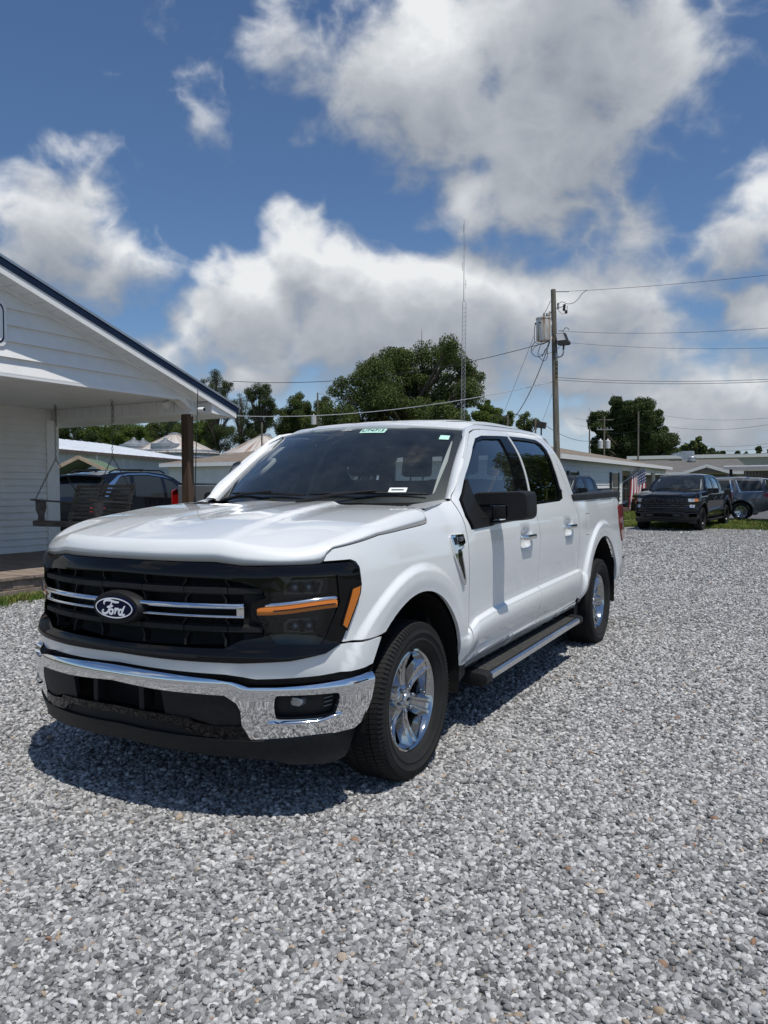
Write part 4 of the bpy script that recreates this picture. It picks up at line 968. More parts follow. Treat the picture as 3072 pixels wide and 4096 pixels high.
# pillar trim with grab handle on the passenger side
for sg in (1,-1):
    m=MB(); vs=[]
    for b in np.linspace(0.02,.98,12):
        g=ws(np.array([.985]),np.array([b]))[0]+np.array((-.005,.03,-.02)); h=ws(np.array([.90]),np.array([b]))[0]+np.array((-.01,.05,-.03)); q=g+np.array((.02,.13,-.01))
        vs+=[(sg*p[0],p[1],p[2]) for p in (h,g,q)]
    m.add(vs,[(i*3+j,i*3+j+1,(i+1)*3+j+1,(i+1)*3+j) for i in range(11) for j in (0,1)]).build('pillar_trim',pbr('pillar_cloth',(.42,.44,.45),.85) if 'pillar_cloth' not in MAT else MAT['pillar_cloth'],TR,smooth=True)
p0=ws(np.array([-.90]),np.array([.30]))[0]+np.array((.0,.06,-.03)); p1=ws(np.array([-.90]),np.array([.62]))[0]+np.array((.0,.06,-.03))
hnd=[p0,p0+np.array((.055,.0,.02)),p0*.55+p1*.45+np.array((.075,0,.01)),p1+np.array((.055,0,0)),p1]
MB().tube([tuple(x) for x in cr3(hnd,5)],.017,8).build('grab_handle',MAT['pillar_cloth'],TR,smooth=True)
# ------------------------------------------------------------------ ground, gravel, grass
def ground_mat():
    m=pbr('far_ground',(.09,.11,.05),.95,spec=.1); t,b=graph(m); g=t.node('ShaderNodeNewGeometry')
    n=t.noise(g.outputs['Position'],.35,6,.65); t.link(t.ramp(n,[(.3,(.05,.075,.022)),(.55,(.10,.115,.045)),(.75,(.20,.17,.10))]),b.inputs['Base Color']); return m
ground=MB().add([(-900,-300,-.012),(900,-300,-.012),(900,1500,-.012),(-900,1500,-.012)],[(0,1,2,3)]).build('ground',ground_mat(),kind='structure')
GREYS=[(0.,(.10,.101,.102)),(.16,(.180,.181,.182)),(.42,(.29,.291,.291)),(.68,(.395,.395,.392)),(.88,(.51,.508,.50)),(1.,(.65,.645,.63))]
def gravel_mat():
    m=pbr('gravel_bed',(.3,.3,.31),.85,spec=.3); t,b=graph(m); g=t.node('ShaderNodeNewGeometry'); P=g.outputs['Position']
    v=t.node('ShaderNodeTexVoronoi'); v.voronoi_dimensions='2D'; t.link(P,v.inputs['Vector']); v.inputs['Scale'].default_value=44.; v.inputs['Randomness'].default_value=1.
    sp=t.node('ShaderNodeSeparateColor'); t.link(v.outputs['Color'],sp.inputs[0])
    big=t.noise(P,.5,4,.6); fine=t.noise(P,180.,3,.6)
    f=t.math('ADD',sp.outputs[0],t.math('MULTIPLY',t.math('SUBTRACT',big,.5),.5)); f=t.math('ADD',f,t.math('MULTIPLY_ADD',t.math('SUBTRACT',fine,.5),.25,-.20),clamp=True)
    c=t.ramp(f,GREYS)
    # the odd tan stone
    tan=t.math('GREATER_THAN',sp.outputs[1],.965); c=t.mix(t.math('MULTIPLY',tan,.6),c,(.42,.33,.22))
    t.link(c,b.inputs['Base Color'])
    bp=t.node('ShaderNodeBump'); bp.inputs['Strength'].default_value=1.0; bp.inputs['Distance'].default_value=.018; bp.invert=True
    t.link(v.outputs['Distance'],bp.inputs['Height']); t.link(bp.outputs[0],b.inputs['Normal']); return m
# the lot: near edge runs behind the viewer, far edge meets grass along an uneven line
far=[]
for x in np.arange(-5.6,40.01,.5):
    y=24.4+(.25 if x<0 else .0)+.35*math.sin(x*.9)+.2*math.sin(x*2.3+1)-.03*x
    far.append((x,y))
lot=[(-6.05,-14),(-6.05,2.4),(-6.0,6.5),(-5.85,8.2),(-9,9.0),(-22,9.3),(-22,30),(-6.0,30)]+far+[(40,-14)]
gp=obj('gravel_lot',None) if False else None
bm_=MB().add([(x,y,0) for x,y in lot],[tuple(range(len(lot)))]); gl=bm_.build('gravel_lot',gravel_mat(),fix=False,kind='structure')
# loose stones
def stone_meshes(n=9):
    L=[]
    cc=bpy.data.collections.new('stones')
    for i in range(n):
        bm=bmesh.new(); bmesh.ops.create_icosphere(bm,subdivisions=2,radius=1.0)
        sx,sy,sz=random.uniform(.85,1.3),random.uniform(.65,.95),random.uniform(.45,.72); of=Vector((i*7.3,i*3.1,0))
        planes=[(Vector((random.gauss(0,1),random.gauss(0,1),random.gauss(0,1))).normalized(),random.uniform(.62,.88)) for _ in range(7)]
        for v in bm.verts:
            p=v.co.copy(); p*=1+.22*mnoise.noise(p*1.3+of)+.07*mnoise.noise(p*3.1+of)
            for nn,dd in planes:
                e=p.dot(nn)-dd
                if e>0: p-=nn*e*.9
            v.co=Vector((p.x*sx,p.y*sy,p.z*sz))
        me=bpy.data.meshes.new('stone'); bm.to_mesh(me); bm.free()
        me.polygons.foreach_set('use_smooth',[True]*len(me.polygons)); me.set_sharp_from_angle(angle=R(38))
        me.materials.append(STONE); o=bpy.data.objects.new('stone',me); cc.objects.link(o); L.append(o)
    return cc
def stone_mat():
    m=pbr('stone',(.3,.3,.3),.8,spec=.35); t,b=graph(m)
    oi=t.node('ShaderNodeObjectInfo'); tc=t.node('ShaderNodeTexCoord')
    v=t.vmath('ADD',tc.outputs['Object'],t.vmath('SCALE',oi.outputs['Location'],13.7))
    n=t.noise(v,2.2,5,.65); vein=t.noise(t.vmath('MULTIPLY',v,(1.,3.,1.)),3.2,3,.6,1.2)
    f=t.math('ADD',oi.outputs['Random'],t.math('MULTIPLY',t.math('SUBTRACT',n,.5),.80)); f=t.math('ADD',f,t.math('MULTIPLY',t.math('GREATER_THAN',vein,.66),.18),clamp=True)
    c=t.ramp(f,GREYS)
    r2=t.math('FRACT',t.math('MULTIPLY',oi.outputs['Random'],917.3)); tan=t.math('GREATER_THAN',r2,.988)
    c=t.mix(t.math('MULTIPLY',tan,.65),c,(.45,.33,.21)); rust=t.math('GREATER_THAN',r2,.9985); c=t.mix(t.math('MULTIPLY',rust,.7),c,(.24,.12,.07))
    t.link(c,b.inputs['Base Color'])
    bp=t.node('ShaderNodeBump'); bp.inputs['Strength'].default_value=.35; bp.inputs['Distance'].default_value=.08
    t.link(t.noise(v,6.,4,.65),bp.inputs['Height']); t.link(bp.outputs[0],b.inputs['Normal']); return m
STONE=stone_mat()
def scatter(name,pts,rot,scl,coll,kind='stuff',mat=None):
    me=bpy.data.meshes.new(name); me.from_pydata([tuple(p) for p in pts],[],[]) 
    a=me.attributes.new('rot','FLOAT_VECTOR','POINT'); a.data.foreach_set('vector',np.asarray(rot,np.float32).ravel())
    a=me.attributes.new('scl','FLOAT','POINT'); a.data.foreach_set('value',np.asarray(scl,np.float32).ravel())
    o=bpy.data.objects.new(name,me); col.objects.link(o); o['kind']=kind
    ng=bpy.data.node_groups.new(name+'_nodes','GeometryNodeTree'); ng.interface.new_socket('Geometry',in_out='INPUT',socket_type='NodeSocketGeometry'); ng.interface.new_socket('Geometry',in_out='OUTPUT',socket_type='NodeSocketGeometry')
    N=ng.nodes; gi=N.new('NodeGroupInput'); go=N.new('NodeGroupOutput'); ip=N.new('GeometryNodeInstanceOnPoints'); ci=N.new('GeometryNodeCollectionInfo')
    ci.inputs['Collection'].default_value=coll; ci.inputs['Separate Children'].default_value=True; ci.inputs['Reset Children'].default_value=True
    ip.inputs['Pick Instance'].default_value=True
    r=N.new('GeometryNodeInputNamedAttribute'); r.data_type='FLOAT_VECTOR'; r.inputs[0].default_value='rot'
    s=N.new('GeometryNodeInputNamedAttribute'); s.data_type='FLOAT'; s.inputs[0].default_value='scl'
    e2r=N.new('FunctionNodeEulerToRotation'); k=ng.links.new
    k(gi.outputs[0],ip.inputs['Points']); k(ci.outputs[0],ip.inputs['Instance']); k(r.outputs[0],e2r.inputs[0]); k(e2r.outputs[0],ip.inputs['Rotation']); k(s.outputs[0],ip.inputs['Scale'])
    idx=N.new('FunctionNodeRandomValue'); idx.data_type='INT'; idx.inputs[4].default_value=0; idx.inputs[5].default_value=len(coll.objects)-1
    k(idx.outputs[2],ip.inputs['Instance Index']); k(ip.outputs[0],go.inputs[0])
    md=o.modifiers.new('scatter','NODES'); md.node_group=ng; return o
def lot_points(n,r0,r1,spread=R(44)):
    """even spread over the wedge of lot in front of the viewer, between two distances"""
    u=rng.random(n); r=np.sqrt(r0*r0+u*(r1*r1-r0*r0)); a=YAW+(rng.random(n)*2-1)*spread
    p=np.stack([CAM[0]+r*np.sin(a),CAM[1]+r*np.cos(a)],1)
    ok=(p[:,0]>-6.0)&(p[:,1]<24.2); 
    inside=(np.abs(p[:,0])<.55)&(p[:,1]>.3)&(p[:,1]<4.4); return p[ok&~inside]
SC=stone_meshes()
P=[];S=[];Z=[]
for n,r0,r1,lo,hi in ((96000,.9,4.6,.0070,.0150),(124000,4.6,8.0,.0074,.0155),(104000,8.0,12.0,.0098,.0165),(58000,12.0,16.0,.013,.021),(33000,16.0,21.0,.016,.025),(9000,21.0,27.0,.018,.028)):
    p=lot_points(n,r0,r1); P.append(p); s=rng.uniform(lo,hi,len(p))*np.where(rng.random(len(p))<.06,1.35,1.0); S.append(s); Z.append(s*rng.uniform(.05,.42,len(p)))
# stones around the bumper that only its chrome and the shadow edge show
P=np.vstack(P); S=np.concatenate(S); Z=np.concatenate(Z)
Rt=np.stack([rng.normal(0,.35,len(P)),rng.normal(0,.35,len(P)),rng.random(len(P))*6.283],1)
scatter('gravel_stones',np.column_stack([P,Z]),Rt,S,SC)
# ------------------------------------------------------------------ white office with the porch (left)
SIDING=vary(pbr('vinyl_siding',(.78,.77,.745),.5,spec=.4),3,.05,bump=.05,bscale=60)
TRIMW=vary(pbr('white_trim',(.80,.79,.765),.45),4,.04)
SOFFIT=vary(pbr('soffit_white',(.76,.76,.75),.5),3,.04)
NAVYM=vary(pbr('navy_metal',(.006,.016,.042),.6,metal=.0,spec=.25),5,.15)
ROOFM=vary(pbr('metal_roof',(.42,.44,.46),.35,metal=.7),3,.15)
DECKW=vary(pbr('deck_wood',(.23,.185,.15),.85,spec=.2),14,.35,stretch=(.15,1,1),bump=.3,bscale=120)
POSTW=vary(pbr('post_wood',(.088,.056,.037),.75,spec=.25),11,.55,stretch=(2,2,.12),bump=.35,bscale=90,dist=1.)
GREYW=vary(pbr('weathered_wood',(.17,.145,.125),.9,spec=.15),16,.4,stretch=(1,.15,1),bump=.4,bscale=120)
GX=-6.22     # gable wall plane
RX=-5.93     # rake (barge) plane
tipP=on(945,1628,0,RX); lefP=on(0,1026,0,RX); EY=float(tipP[1]); EZ=float(tipP[2]); RIDGE_Y=-.9; SL=(float(lefP[2])-EZ)/(EY-float(lefP[1]))       # eave tip and roof slope
rz=lambda y: EZ+(EY-y)*SL
ob=empty('porch_building',(-9.8,0,0),label='white sided office with gabled porch and navy roof edge',cat='building')
def P(o): o.parent=ob; o.matrix_parent_inverse=Matrix.Translation((9.8,0,0)); return o
def bld(m,name,mat,par=None,**k):
    o=m.build(name,mat,None,**k)
    if par is None: P(o)
    else:
        o.parent=par
    return o
HX=-16.0
# gable siding courses: each board its own lap
gz0=2.86
gw=bld(MB().prism([(RIDGE_Y,gz0-.02),(6.32,gz0-.02),(6.30,rz(6.30)-.155),(RIDGE_Y,rz(RIDGE_Y)-.155)],GX-.14,GX-.03,'x'),'gable_wall',TRIMW)
z=gz0; k=0
while z<rz(RIDGE_Y)-.45:
    h=.205
    y1=min(6.30,EY-(z+h*.3-(EZ-.165))/SL)
    y1t=min(6.30,EY-(z+h-(EZ-.165))/SL)
    m=MB().add([(GX-.03,RIDGE_Y,z),(GX-.03,y1,z),(GX+.030,y1,z),(GX+.030,RIDGE_Y,z),(GX-.026,RIDGE_Y,z+h+.012),(GX-.026,y1t,z+h+.012)],[(0,1,2,3),(3,2,5,4)])
    bld(m,'siding_board',SIDING,gw); z+=h; k+=1
# lower belt board and drip
bld(MB().b2((GX-.05,RIDGE_Y,2.815),(GX+.028,6.05,2.878)),'gable_belt',TRIMW,bevel=.006)
# bracket corner by the post
m=MB().prism([(5.83,2.815),(5.93,2.815),(6.22,2.655),(6.42,2.655),(6.42,2.80),(6.36,2.83),(6.36,2.70),(6.24,2.70),(5.96,2.878),(5.83,2.878)],GX-.14,GX+.03,'x'); bld(m,'corner_bracket',TRIMW)
bld(MB().prism([(5.96,2.87),(6.24,2.70),(6.36,2.70),(6.36,2.84),(6.20,2.89)],GX-.1,GX+.004,'x'),'corner_infill',SIDING)
# rake: barge board, navy edge, soffit strips
def rake(x0,x1,dz0,dz1,y0=RIDGE_Y,y1=EY): return MB().prism([(y0,rz(y0)+dz0),(y1,rz(y1)+dz0),(y1,rz(y1)+dz1),(y0,rz(y0)+dz1)],x0,x1,'x')
bld(rake(RX-.03,RX,-.19,-.06),'barge_board',TRIMW)
bld(rake(RX-.04,RX+.012,-.095,.012,y1=EY+.05),'roof_edge_trim',NAVYM)
bld(rake(HX,RX+.02,.0,.035,y1=EY+.10),'roof_sheet',ROOFM)
for i in range(44):
    y0=RIDGE_Y+i*.2; y1=y0+.192
    if y1>EY-.55: break
    bld(rake(GX-.03,RX-.03,-.185,-.165,y0,y1),'soffit_panel',SOFFIT)
bld(rake(GX-.02,GX+.038,-.225,-.184,y1=EY-.62),'soffit_moulding',TRIMW)
bld(rake(HX,RX-.04,-.15,-.03),'roof_deck',pbr('roof_underside',(.3,.3,.3),.9))
# eave return (boxed soffit) at the low end
bld(MB().prism([(6.40,2.635),(EY-.02,2.60),(EY-.02,rz(EY)-.07),(6.40,rz(6.40)-.15)],HX,RX-.033,'x'),'eave_box',TRIMW)
# ceiling boards
for i in range(24):
    x1=GX-.04-i*.15
    bld(MB().b2((x1-.145,RIDGE_Y,2.855),(x1,6.18,2.875)),'ceiling_board',SOFFIT)
# side beam
WX=-9.56
sbm=bld(MB().b2((WX-.05,6.18,2.62),(GX-.02,6.36,2.86)),'side_beam',TRIMW)
for i in range(17):
    x0=WX+i*.2
    bld(MB().b2((x0+.004,6.165,2.655),(x0+.194,6.18,2.845)),'beam_panel',SOFFIT,sbm)
# house wall with lap boards
wl=bld(MB().b2((WX-.2,RIDGE_Y-2,.28),(WX-.03,6.16,2.86)),'house_wall',TRIMW)
z=.29
while z<2.84:
    h=.118
    bld(MB().add([(WX-.03,RIDGE_Y-2,z),(WX-.03,6.02,z),(WX+.010,6.02,z),(WX+.010,RIDGE_Y-2,z),(WX-.024,RIDGE_Y-2,z+h+.008),(WX-.024,6.02,z+h+.008)],[(0,1,2,3),(3,2,5,4)]),'siding_board',SIDING,wl); z+=h
bld(MB().b2((WX-.05,6.02,.28),(WX+.022,6.19,2.66)),'corner_trim',TRIMW)
bld(MB().b2((HX,6.17,.28),(WX-.05,6.33,2.86)),'side_wall',SIDING)
# window edge at the far left of the wall
bld(MB().b2((WX-.02,4.20,.95),(WX+.03,5.02,2.25)),'window_casing',TRIMW); 
# porch post
PX=-6.37; 
pst=bld(MB().b2((PX-.07,6.19,.28),(PX+.07,6.33,2.66)),'porch_post',POSTW,bevel=.008)
# oval sign edge on the gable
bld(MB().prism(roundc([(1.6,3.18),(2.90,3.18),(2.90,3.76),(1.6,3.76)],.12,6),GX+.006,GX+.03,'x'),'sign_board',TRIMW)
bld(MB().prism(roundc([(1.6,3.22),(2.86,3.22),(2.86,3.72),(1.6,3.72)],.10,6),GX+.03,GX+.034,'x'),'sign_border',NAVYM)
bld(MB().prism(roundc([(1.6,3.24),(2.84,3.24),(2.84,3.70),(1.6,3.70)],.09,6),GX+.034,GX+.037,'x'),'sign_face',TRIMW)
# deck: boards run out from the house, fascia boards below
dk=empty('porch_deck',(-6.3,0,0),label='weathered plank porch deck along the white office',cat='deck')
def D(m,name,mat,**k):
    o=m.build(name,mat,dk,**k); o.matrix_parent_inverse=Matrix.Translation((6.3,0,0)); return o
y=-2.8; 
while y<6.4:
    w=.138; dx=random.uniform(-.012,.012)
    D(MB().b2((WX,y,.245+random.uniform(-.003,.003)),(-6.28+dx,y+w,.28+random.uniform(-.003,.003))),'deck_plank',DECKW); y+=w+.007
D(MB().b2((-6.36,-2.8,.12),(-6.32,6.4,.244)),'deck_fascia',DECKW)
D(MB().b2((-6.30,-2.8,.0),(-6.25,6.4,.115)),'ground_timber',DECKW)
D(MB().b2((WX,6.4,.0),(-6.33,6.44,.25)),'deck_side_fascia',DECKW)
# security cameras
cm=empty('security_camera',(-5.98,7.0,2.80),label='white bullet security camera under the porch eave',cat='camera',group='security cameras on the porch')
cp=on(1180/1.475,1000+942/1.475,0,-5.97)
cm.location=tuple(cp)
MB().lathe([(.0,.09),(.028,.088),(.036,.075),(.036,-.06),(.024,-.07),(.0,-.07)],axis='x',n=18).build('camera_body',TRIMW,cm,smooth=40)
MB().lathe([(.0,.096),(.026,.094),(.028,.086)],axis='x',n=18).build('camera_lens',GLOSSBLK,cm,smooth=40)
MB().bar((-.05,0,0),(-.09,0,-.06),.03).build('camera_mount',TRIMW,cm)
c2=on(1395/2.074,1500+238/2.074,1,6.06)
cm2=empty('security_camera',tuple(c2),label='small white box camera on the porch side beam',cat='camera',group='security cameras on the porch')
MB().box((0,0,0),(.10,.16,.10),Matrix.Rotation(.5,3,'X')).build('camera_body',TRIMW,cm2,bevel=.01)
MB().b2((-.02,.02,.02),(.02,.12,.10)).build('camera_mount',TRIMW,cm2)
br=on(1125/1.475,1000+992/1.475,0,-6.33)
bk=empty('bracket_plate',tuple(br),label='white metal bracket plate fixed at the post top',cat='bracket')
m=MB(); m.box((0,-.01,.02),(.05,.02,.20),Matrix.Rotation(.5,3,'Y')).build('plate',TRIMW,bk)
for dz in (-.06,0,.06): MB().lathe([(.0,.0),(.012,0)],(dz*.45+.0,-.022,.02+dz*.9),'y',10).build('hole',DARK,bk)
# porch swing
def swing():
    sx,sy=-8.02,5.50; L=1.44
    s=empty('porch_swing',(sx,sy,.70),label='weathered wooden slat swing hanging from porch chains',cat='porch swing'); s.rotation_euler=(0,0,-math.pi/2)
    B=lambda m,n,mt=GREYW,**k:m.build(n,mt,s,**k)
    z0=.16; hw=L/2
    for k in range(5):   # seat slats along y, seat looks towards the lot (+x)
        x=.33-k*.135; B(MB().b2((x-.05,-hw,z0+.012*k*-1),(x+.05,hw,z0+.024-.012*k)),'seat_slat',bevel=.004)
    B(MB().b2((.37,-hw,z0-.07),(.40,hw,z0+.02)),'front_rail',bevel=.004)
    for k in range(9):   # back slats
        t=k/8; x=-.30-.20*t; z=z0+.05+.54*t
        B(MB().box((x,.0,z),(.02,L*(1-.0*t),.050),Matrix.Rotation(-.36,3,'Y')),'back_slat',bevel=.004)
    for yy in (-hw+.06,0,hw-.06):
        B(MB().bar((.36,yy,z0-.04),(-.30,yy,z0-.08),.04,.07),'seat_joist'); B(MB().bar((-.28,yy,z0-.06),(-.53,yy,z0+.64),.04,.05),'back_stile')
    for yy in (-hw+.03,hw-.03):
        B(MB().bar((.42,yy,z0+.37),(-.42,yy,z0+.30),.11,.026,up=(0,0,1)),'arm_rest',bevel=.004)
        B(MB().prism([(.20,z0),(.31,z0),(.30,z0+.10),(.345,z0+.20),(.345,z0+.355),(.17,z0+.35),(.165,z0+.22),(.205,z0+.12)],yy-.022,yy+.022,'y'),'arm_post')
    return s,sx,sy,hw,z0
sw_,sx,sy,hw,z0=swing()
CHM=pbr('chain_steel',(.10,.095,.09),.45,.8)
def chain(p,q,par,name='chain'):
    p=Vector(p);q=Vector(q); d=q-p; n=max(2,int(d.length/.052)); m=MB(); d.normalize(); a=d.orthogonal().normalized(); b=d.cross(a)
    for i in range(n):
        c=p.lerp(q,(i+.5)/n); u=a if i%2 else b
        pts=[c+d*(.032*math.sin(t)*1.0)+u*(.0125*math.cos(t)) for t in np.linspace(0,2*math.pi,9)[:-1]]; pts.append(pts[0])
        m.tube(pts,.0042,5,caps=False)
    return m.build(name,CHM,par,smooth=True)
for yy in (-hw+.03,hw-.03):
    hook=Vector((-.05,yy*1.0,2.855-.70)); jn=Vector((-.05,yy,1.22))
    chain(hook,jn,sw_); chain(jn,(.36,yy,z0+.38),sw_); chain(jn,(-.46,yy,z0+.50),sw_)
    chain(hook+Vector((0,.03,-.04)),hook+Vector((.01,.05,-.38)),sw_,'chain_tail')
# ------------------------------------------------------------------ grass tufts
GRASS=pbr('grass_blade',(.10,.16,.03),.7,spec=.2)
t,b=graph(GRASS); oi=t.node('ShaderNodeObjectInfo'); t.link(t.ramp(oi.outputs['Random'],[(0.,(.05,.10,.015)),(.55,(.115,.17,.03)),(.85,(.20,.21,.05)),(1.,(.32,.27,.12))]),b.inputs['Base Color'])
gcol=bpy.data.collections.new('tufts')
for i in range(6):
    m=MB()
    for k in range(16):
        a=random.uniform(0,6.283); l=random.uniform(.5,1.); le=random.uniform(.15,.8)*l; w=.035
        x,y=random.gauss(0,.22),random.gauss(0,.22); ca,sa=math.cos(a),math.sin(a)
        m.add([(x-sa*w,y+ca*w,-.05),(x+sa*w,y-ca*w,-.05),(x+ca*le*.4+sa*w*.7,y+sa*le*.4-ca*w*.7,l*.6),(x+ca*le*.4-sa*w*.7,y+sa*le*.4+ca*w*.7,l*.6),(x+ca*le,y+sa*le,l*.92)],[(0,1,2,3),(3,2,4)])
    me=bpy.data.meshes.new('tuft'); me.from_pydata(m.v,[],m.f); me.materials.append(GRASS); o=bpy.data.objects.new('tuft',me); gcol.objects.link(o)
def grass(name,n,fn,lo,hi,label=None):
    p=np.array([q for q in (fn() for _ in range(n)) if q is not None]); r=np.stack([0*p[:,0],0*p[:,0],rng.random(len(p))*6.283],1)
    o=scatter(name,np.column_stack([p,np.zeros(len(p))]),r,rng.uniform(lo,hi,len(p)),gcol); return o
def strip_grass():
    y=random.uniform(1.2,6.9); x=-6.22+abs(random.gauss(0,.16)); return (x,y) if x<-5.75+.12*math.sin(y*3) else None
grass('porch_grass',1500,strip_grass,.05,.13)
# lawn beyond the lot
def lawn_edge(x): return 24.4+(.25 if x<0 else .0)+.35*math.sin(x*.9)+.2*math.sin(x*2.3+1)-.03*x
def lawn_pt():
    # denser near its front edge
    x=random.uniform(-6.5,4.5); y=lawn_edge(x)-.15+abs(random.gauss(0,1))*3.0 if random.random()<.45 else random.uniform(24,36)
    if mnoise.noise(Vector((x*.35,y*.35,3.)))<-.38: return None
    if y>30.6 and x>-3.2: return None
    return (x,y)
grass('lawn_grass',26000,lawn_pt,.05,.13)
def lawn_far():
    return (random.uniform(-14,-3.2),random.uniform(31,52))
grass('lawn_grass_far',9000,lawn_far,.06,.12)
grass('edge_weeds',700,lambda:(lambda x:(x,lawn_edge(x)+random.gauss(-.15,.35)))(random.uniform(-4.5,4.5)),.07,.18)
asphalt=vary(pbr('asphalt',(.10,.10,.105),.9),3,.2,bump=.2,bscale=60)
MB().add([(-3.0,30.7,.0),(40,30.2,.0),(40,47,.0),(-3.0,47,.0)],[(0,1,2,3)]).build('drive',asphalt,kind='structure')
# ------------------------------------------------------------------ other vehicles
CARGLASS=pbr('car_glass_dark',(.028,.033,.035),.03,spec=.8); CARGLASS.node_tree.nodes['Principled BSDF'].inputs['Specular IOR Level'].default_value=.5
CARGLASS2=glass('car_glass_clear',(.30,.33,.34),1.1)
BLKPAINT=paint('black_paint',(.006,.007,.010),rough=.3,dust=.05); GREYPAINT=paint('grey_metallic',(.10,.11,.125),rough=.35,metal=.5); SILVPAINT=paint('silver_paint',(.33,.33,.33),rough=.35,metal=.55)
DGREY=paint('charcoal_paint',(.012,.013,.017),rough=.3,dust=.03);
for m_ in (BLKPAINT,DGREY): m_.node_tree.nodes['Principled BSDF'].inputs['Specular IOR Level'].default_value=0.
CARWHITE=paint('car_white',(.72,.73,.74))
BLKRIM=pbr('black_alloy',(.012,.012,.013),.3,.6); ALLOY=pbr('bright_alloy',(.62,.63,.65),.2,.95); CLEARL=pbr('clear_lamp',(.55,.57,.6),.08,.6)
def wheelset(par,locs,rad,wid,rimmat,spokes=6):
    k=rad/TRAD; dt=MB().lathe([(r*k*.0+ (rad*.62 if i in(0,len(tyre_prof)-1) else r*k),h*wid/.262) for i,(r,h) in enumerate(tyre_prof)],axis='x',n=40).build('q',RUBBER,smooth=40); td=dt.data; bpy.data.objects.remove(dt)
    m=MB().lathe([(rad*.655,.34*wid),(rad*.64,.385*wid),(rad*.60,.35*wid),(rad*.55,.0),(0,-.1*wid)],axis='x',n=40); o=m.build('q',rimmat,smooth=50); rd_=o.data; bpy.data.objects.remove(o)
    m=MB(); 
    for i in range(spokes):
        a=2*math.pi*i/spokes; R_=Matrix.Rotation(a,3,'X')
        vs=[(.26*wid,-.10*rad,.06*rad),(.26*wid,.10*rad,.06*rad),(.36*wid,.10*rad,.62*rad),(.36*wid,-.10*rad,.62*rad),(.12*wid,-.13*rad,.06*rad),(.12*wid,.13*rad,.06*rad),(.2*wid,.14*rad,.62*rad),(.2*wid,-.14*rad,.62*rad)]
        m.add([tuple(R_@Vector(v)) for v in vs],[(0,1,2,3),(0,3,7,4),(1,5,6,2),(4,7,6,5)])
    m.lathe([(0,.30*wid),(.10*rad,.30*wid),(.16*rad,.24*wid),(.2*rad,.1*wid)],axis='x',n=20)
    o=m.build('q',rimmat,smooth=30); sd=o.data; bpy.data.objects.remove(o)
    for (x,y) in locs:
        w=empty('wheel',(x,y,rad-.01)); w.parent=par; w.rotation_euler=(0,0,0 if x>0 else math.pi)
        obj('tyre',td,RUBBER,w); obj('rim',rd_,rimmat,w); obj('spokes',sd,rimmat,w)
def arched(poly,wheels,r):
    """close a side outline along its sill with wheel openings"""
    out=list(poly)
    for (y,z0) in sorted(wheels,reverse=True):
        out+=[(y+r*math.cos(R(a)),max(z0+r*math.sin(R(a)),.25)) for a in np.linspace(-15,195,18)]
    return out
# black and charcoal pickups: same class of crew cab as the white one, other paint and face
def clone_truck(label,loc,rz,sc,mm,skip):
    r=empty('pickup_truck',loc,rz,label,'pickup truck'); r.scale=sc
    def rec(o,par,d):
        n=o.name.split('.')[0]
        if n in skip: return
        c=o.copy(); col.objects.link(c); c.parent=par
        for sl in c.material_slots:
            if sl.material and sl.material.name in mm: m=mm[sl.material.name]; sl.link='OBJECT'; sl.material=m
        for ch in KIDS.get(o.name,[]): rec(ch,c,d+1)
    for ch in KIDS[TR.name]: rec(ch,r,1)
    return r
KIDS={}
for o in list(bpy.data.objects):
    if o.parent: KIDS.setdefault(o.parent.name,[]).append(o)
FACE={'emblem','grille_surround','radiator_backing','headlight','fender_badge','antenna','fog_light','stock_sticker','sticker_text','inspection_sticker','barcode_label','label_print','windshield_logo','emblem_ring','cowl_rib','upper_vent','cap_emblem','lug_nut','step_tread','board_bright_strip','intake_upright','grab_handle'}
MM={'white_paint':BLKPAINT,'chrome':BLKPAINT,'wheel_chrome':BLKRIM,'gloss_black':BLKPAINT,'red_lens':REDLENS,'cap_silver':BLKRIM}
bp_=clone_truck('black pickup truck with amber lamps parked facing the gravel lot',(-1.38,22.98,0),R(-5.5),(1.0,1.0,.955),MM,FACE)
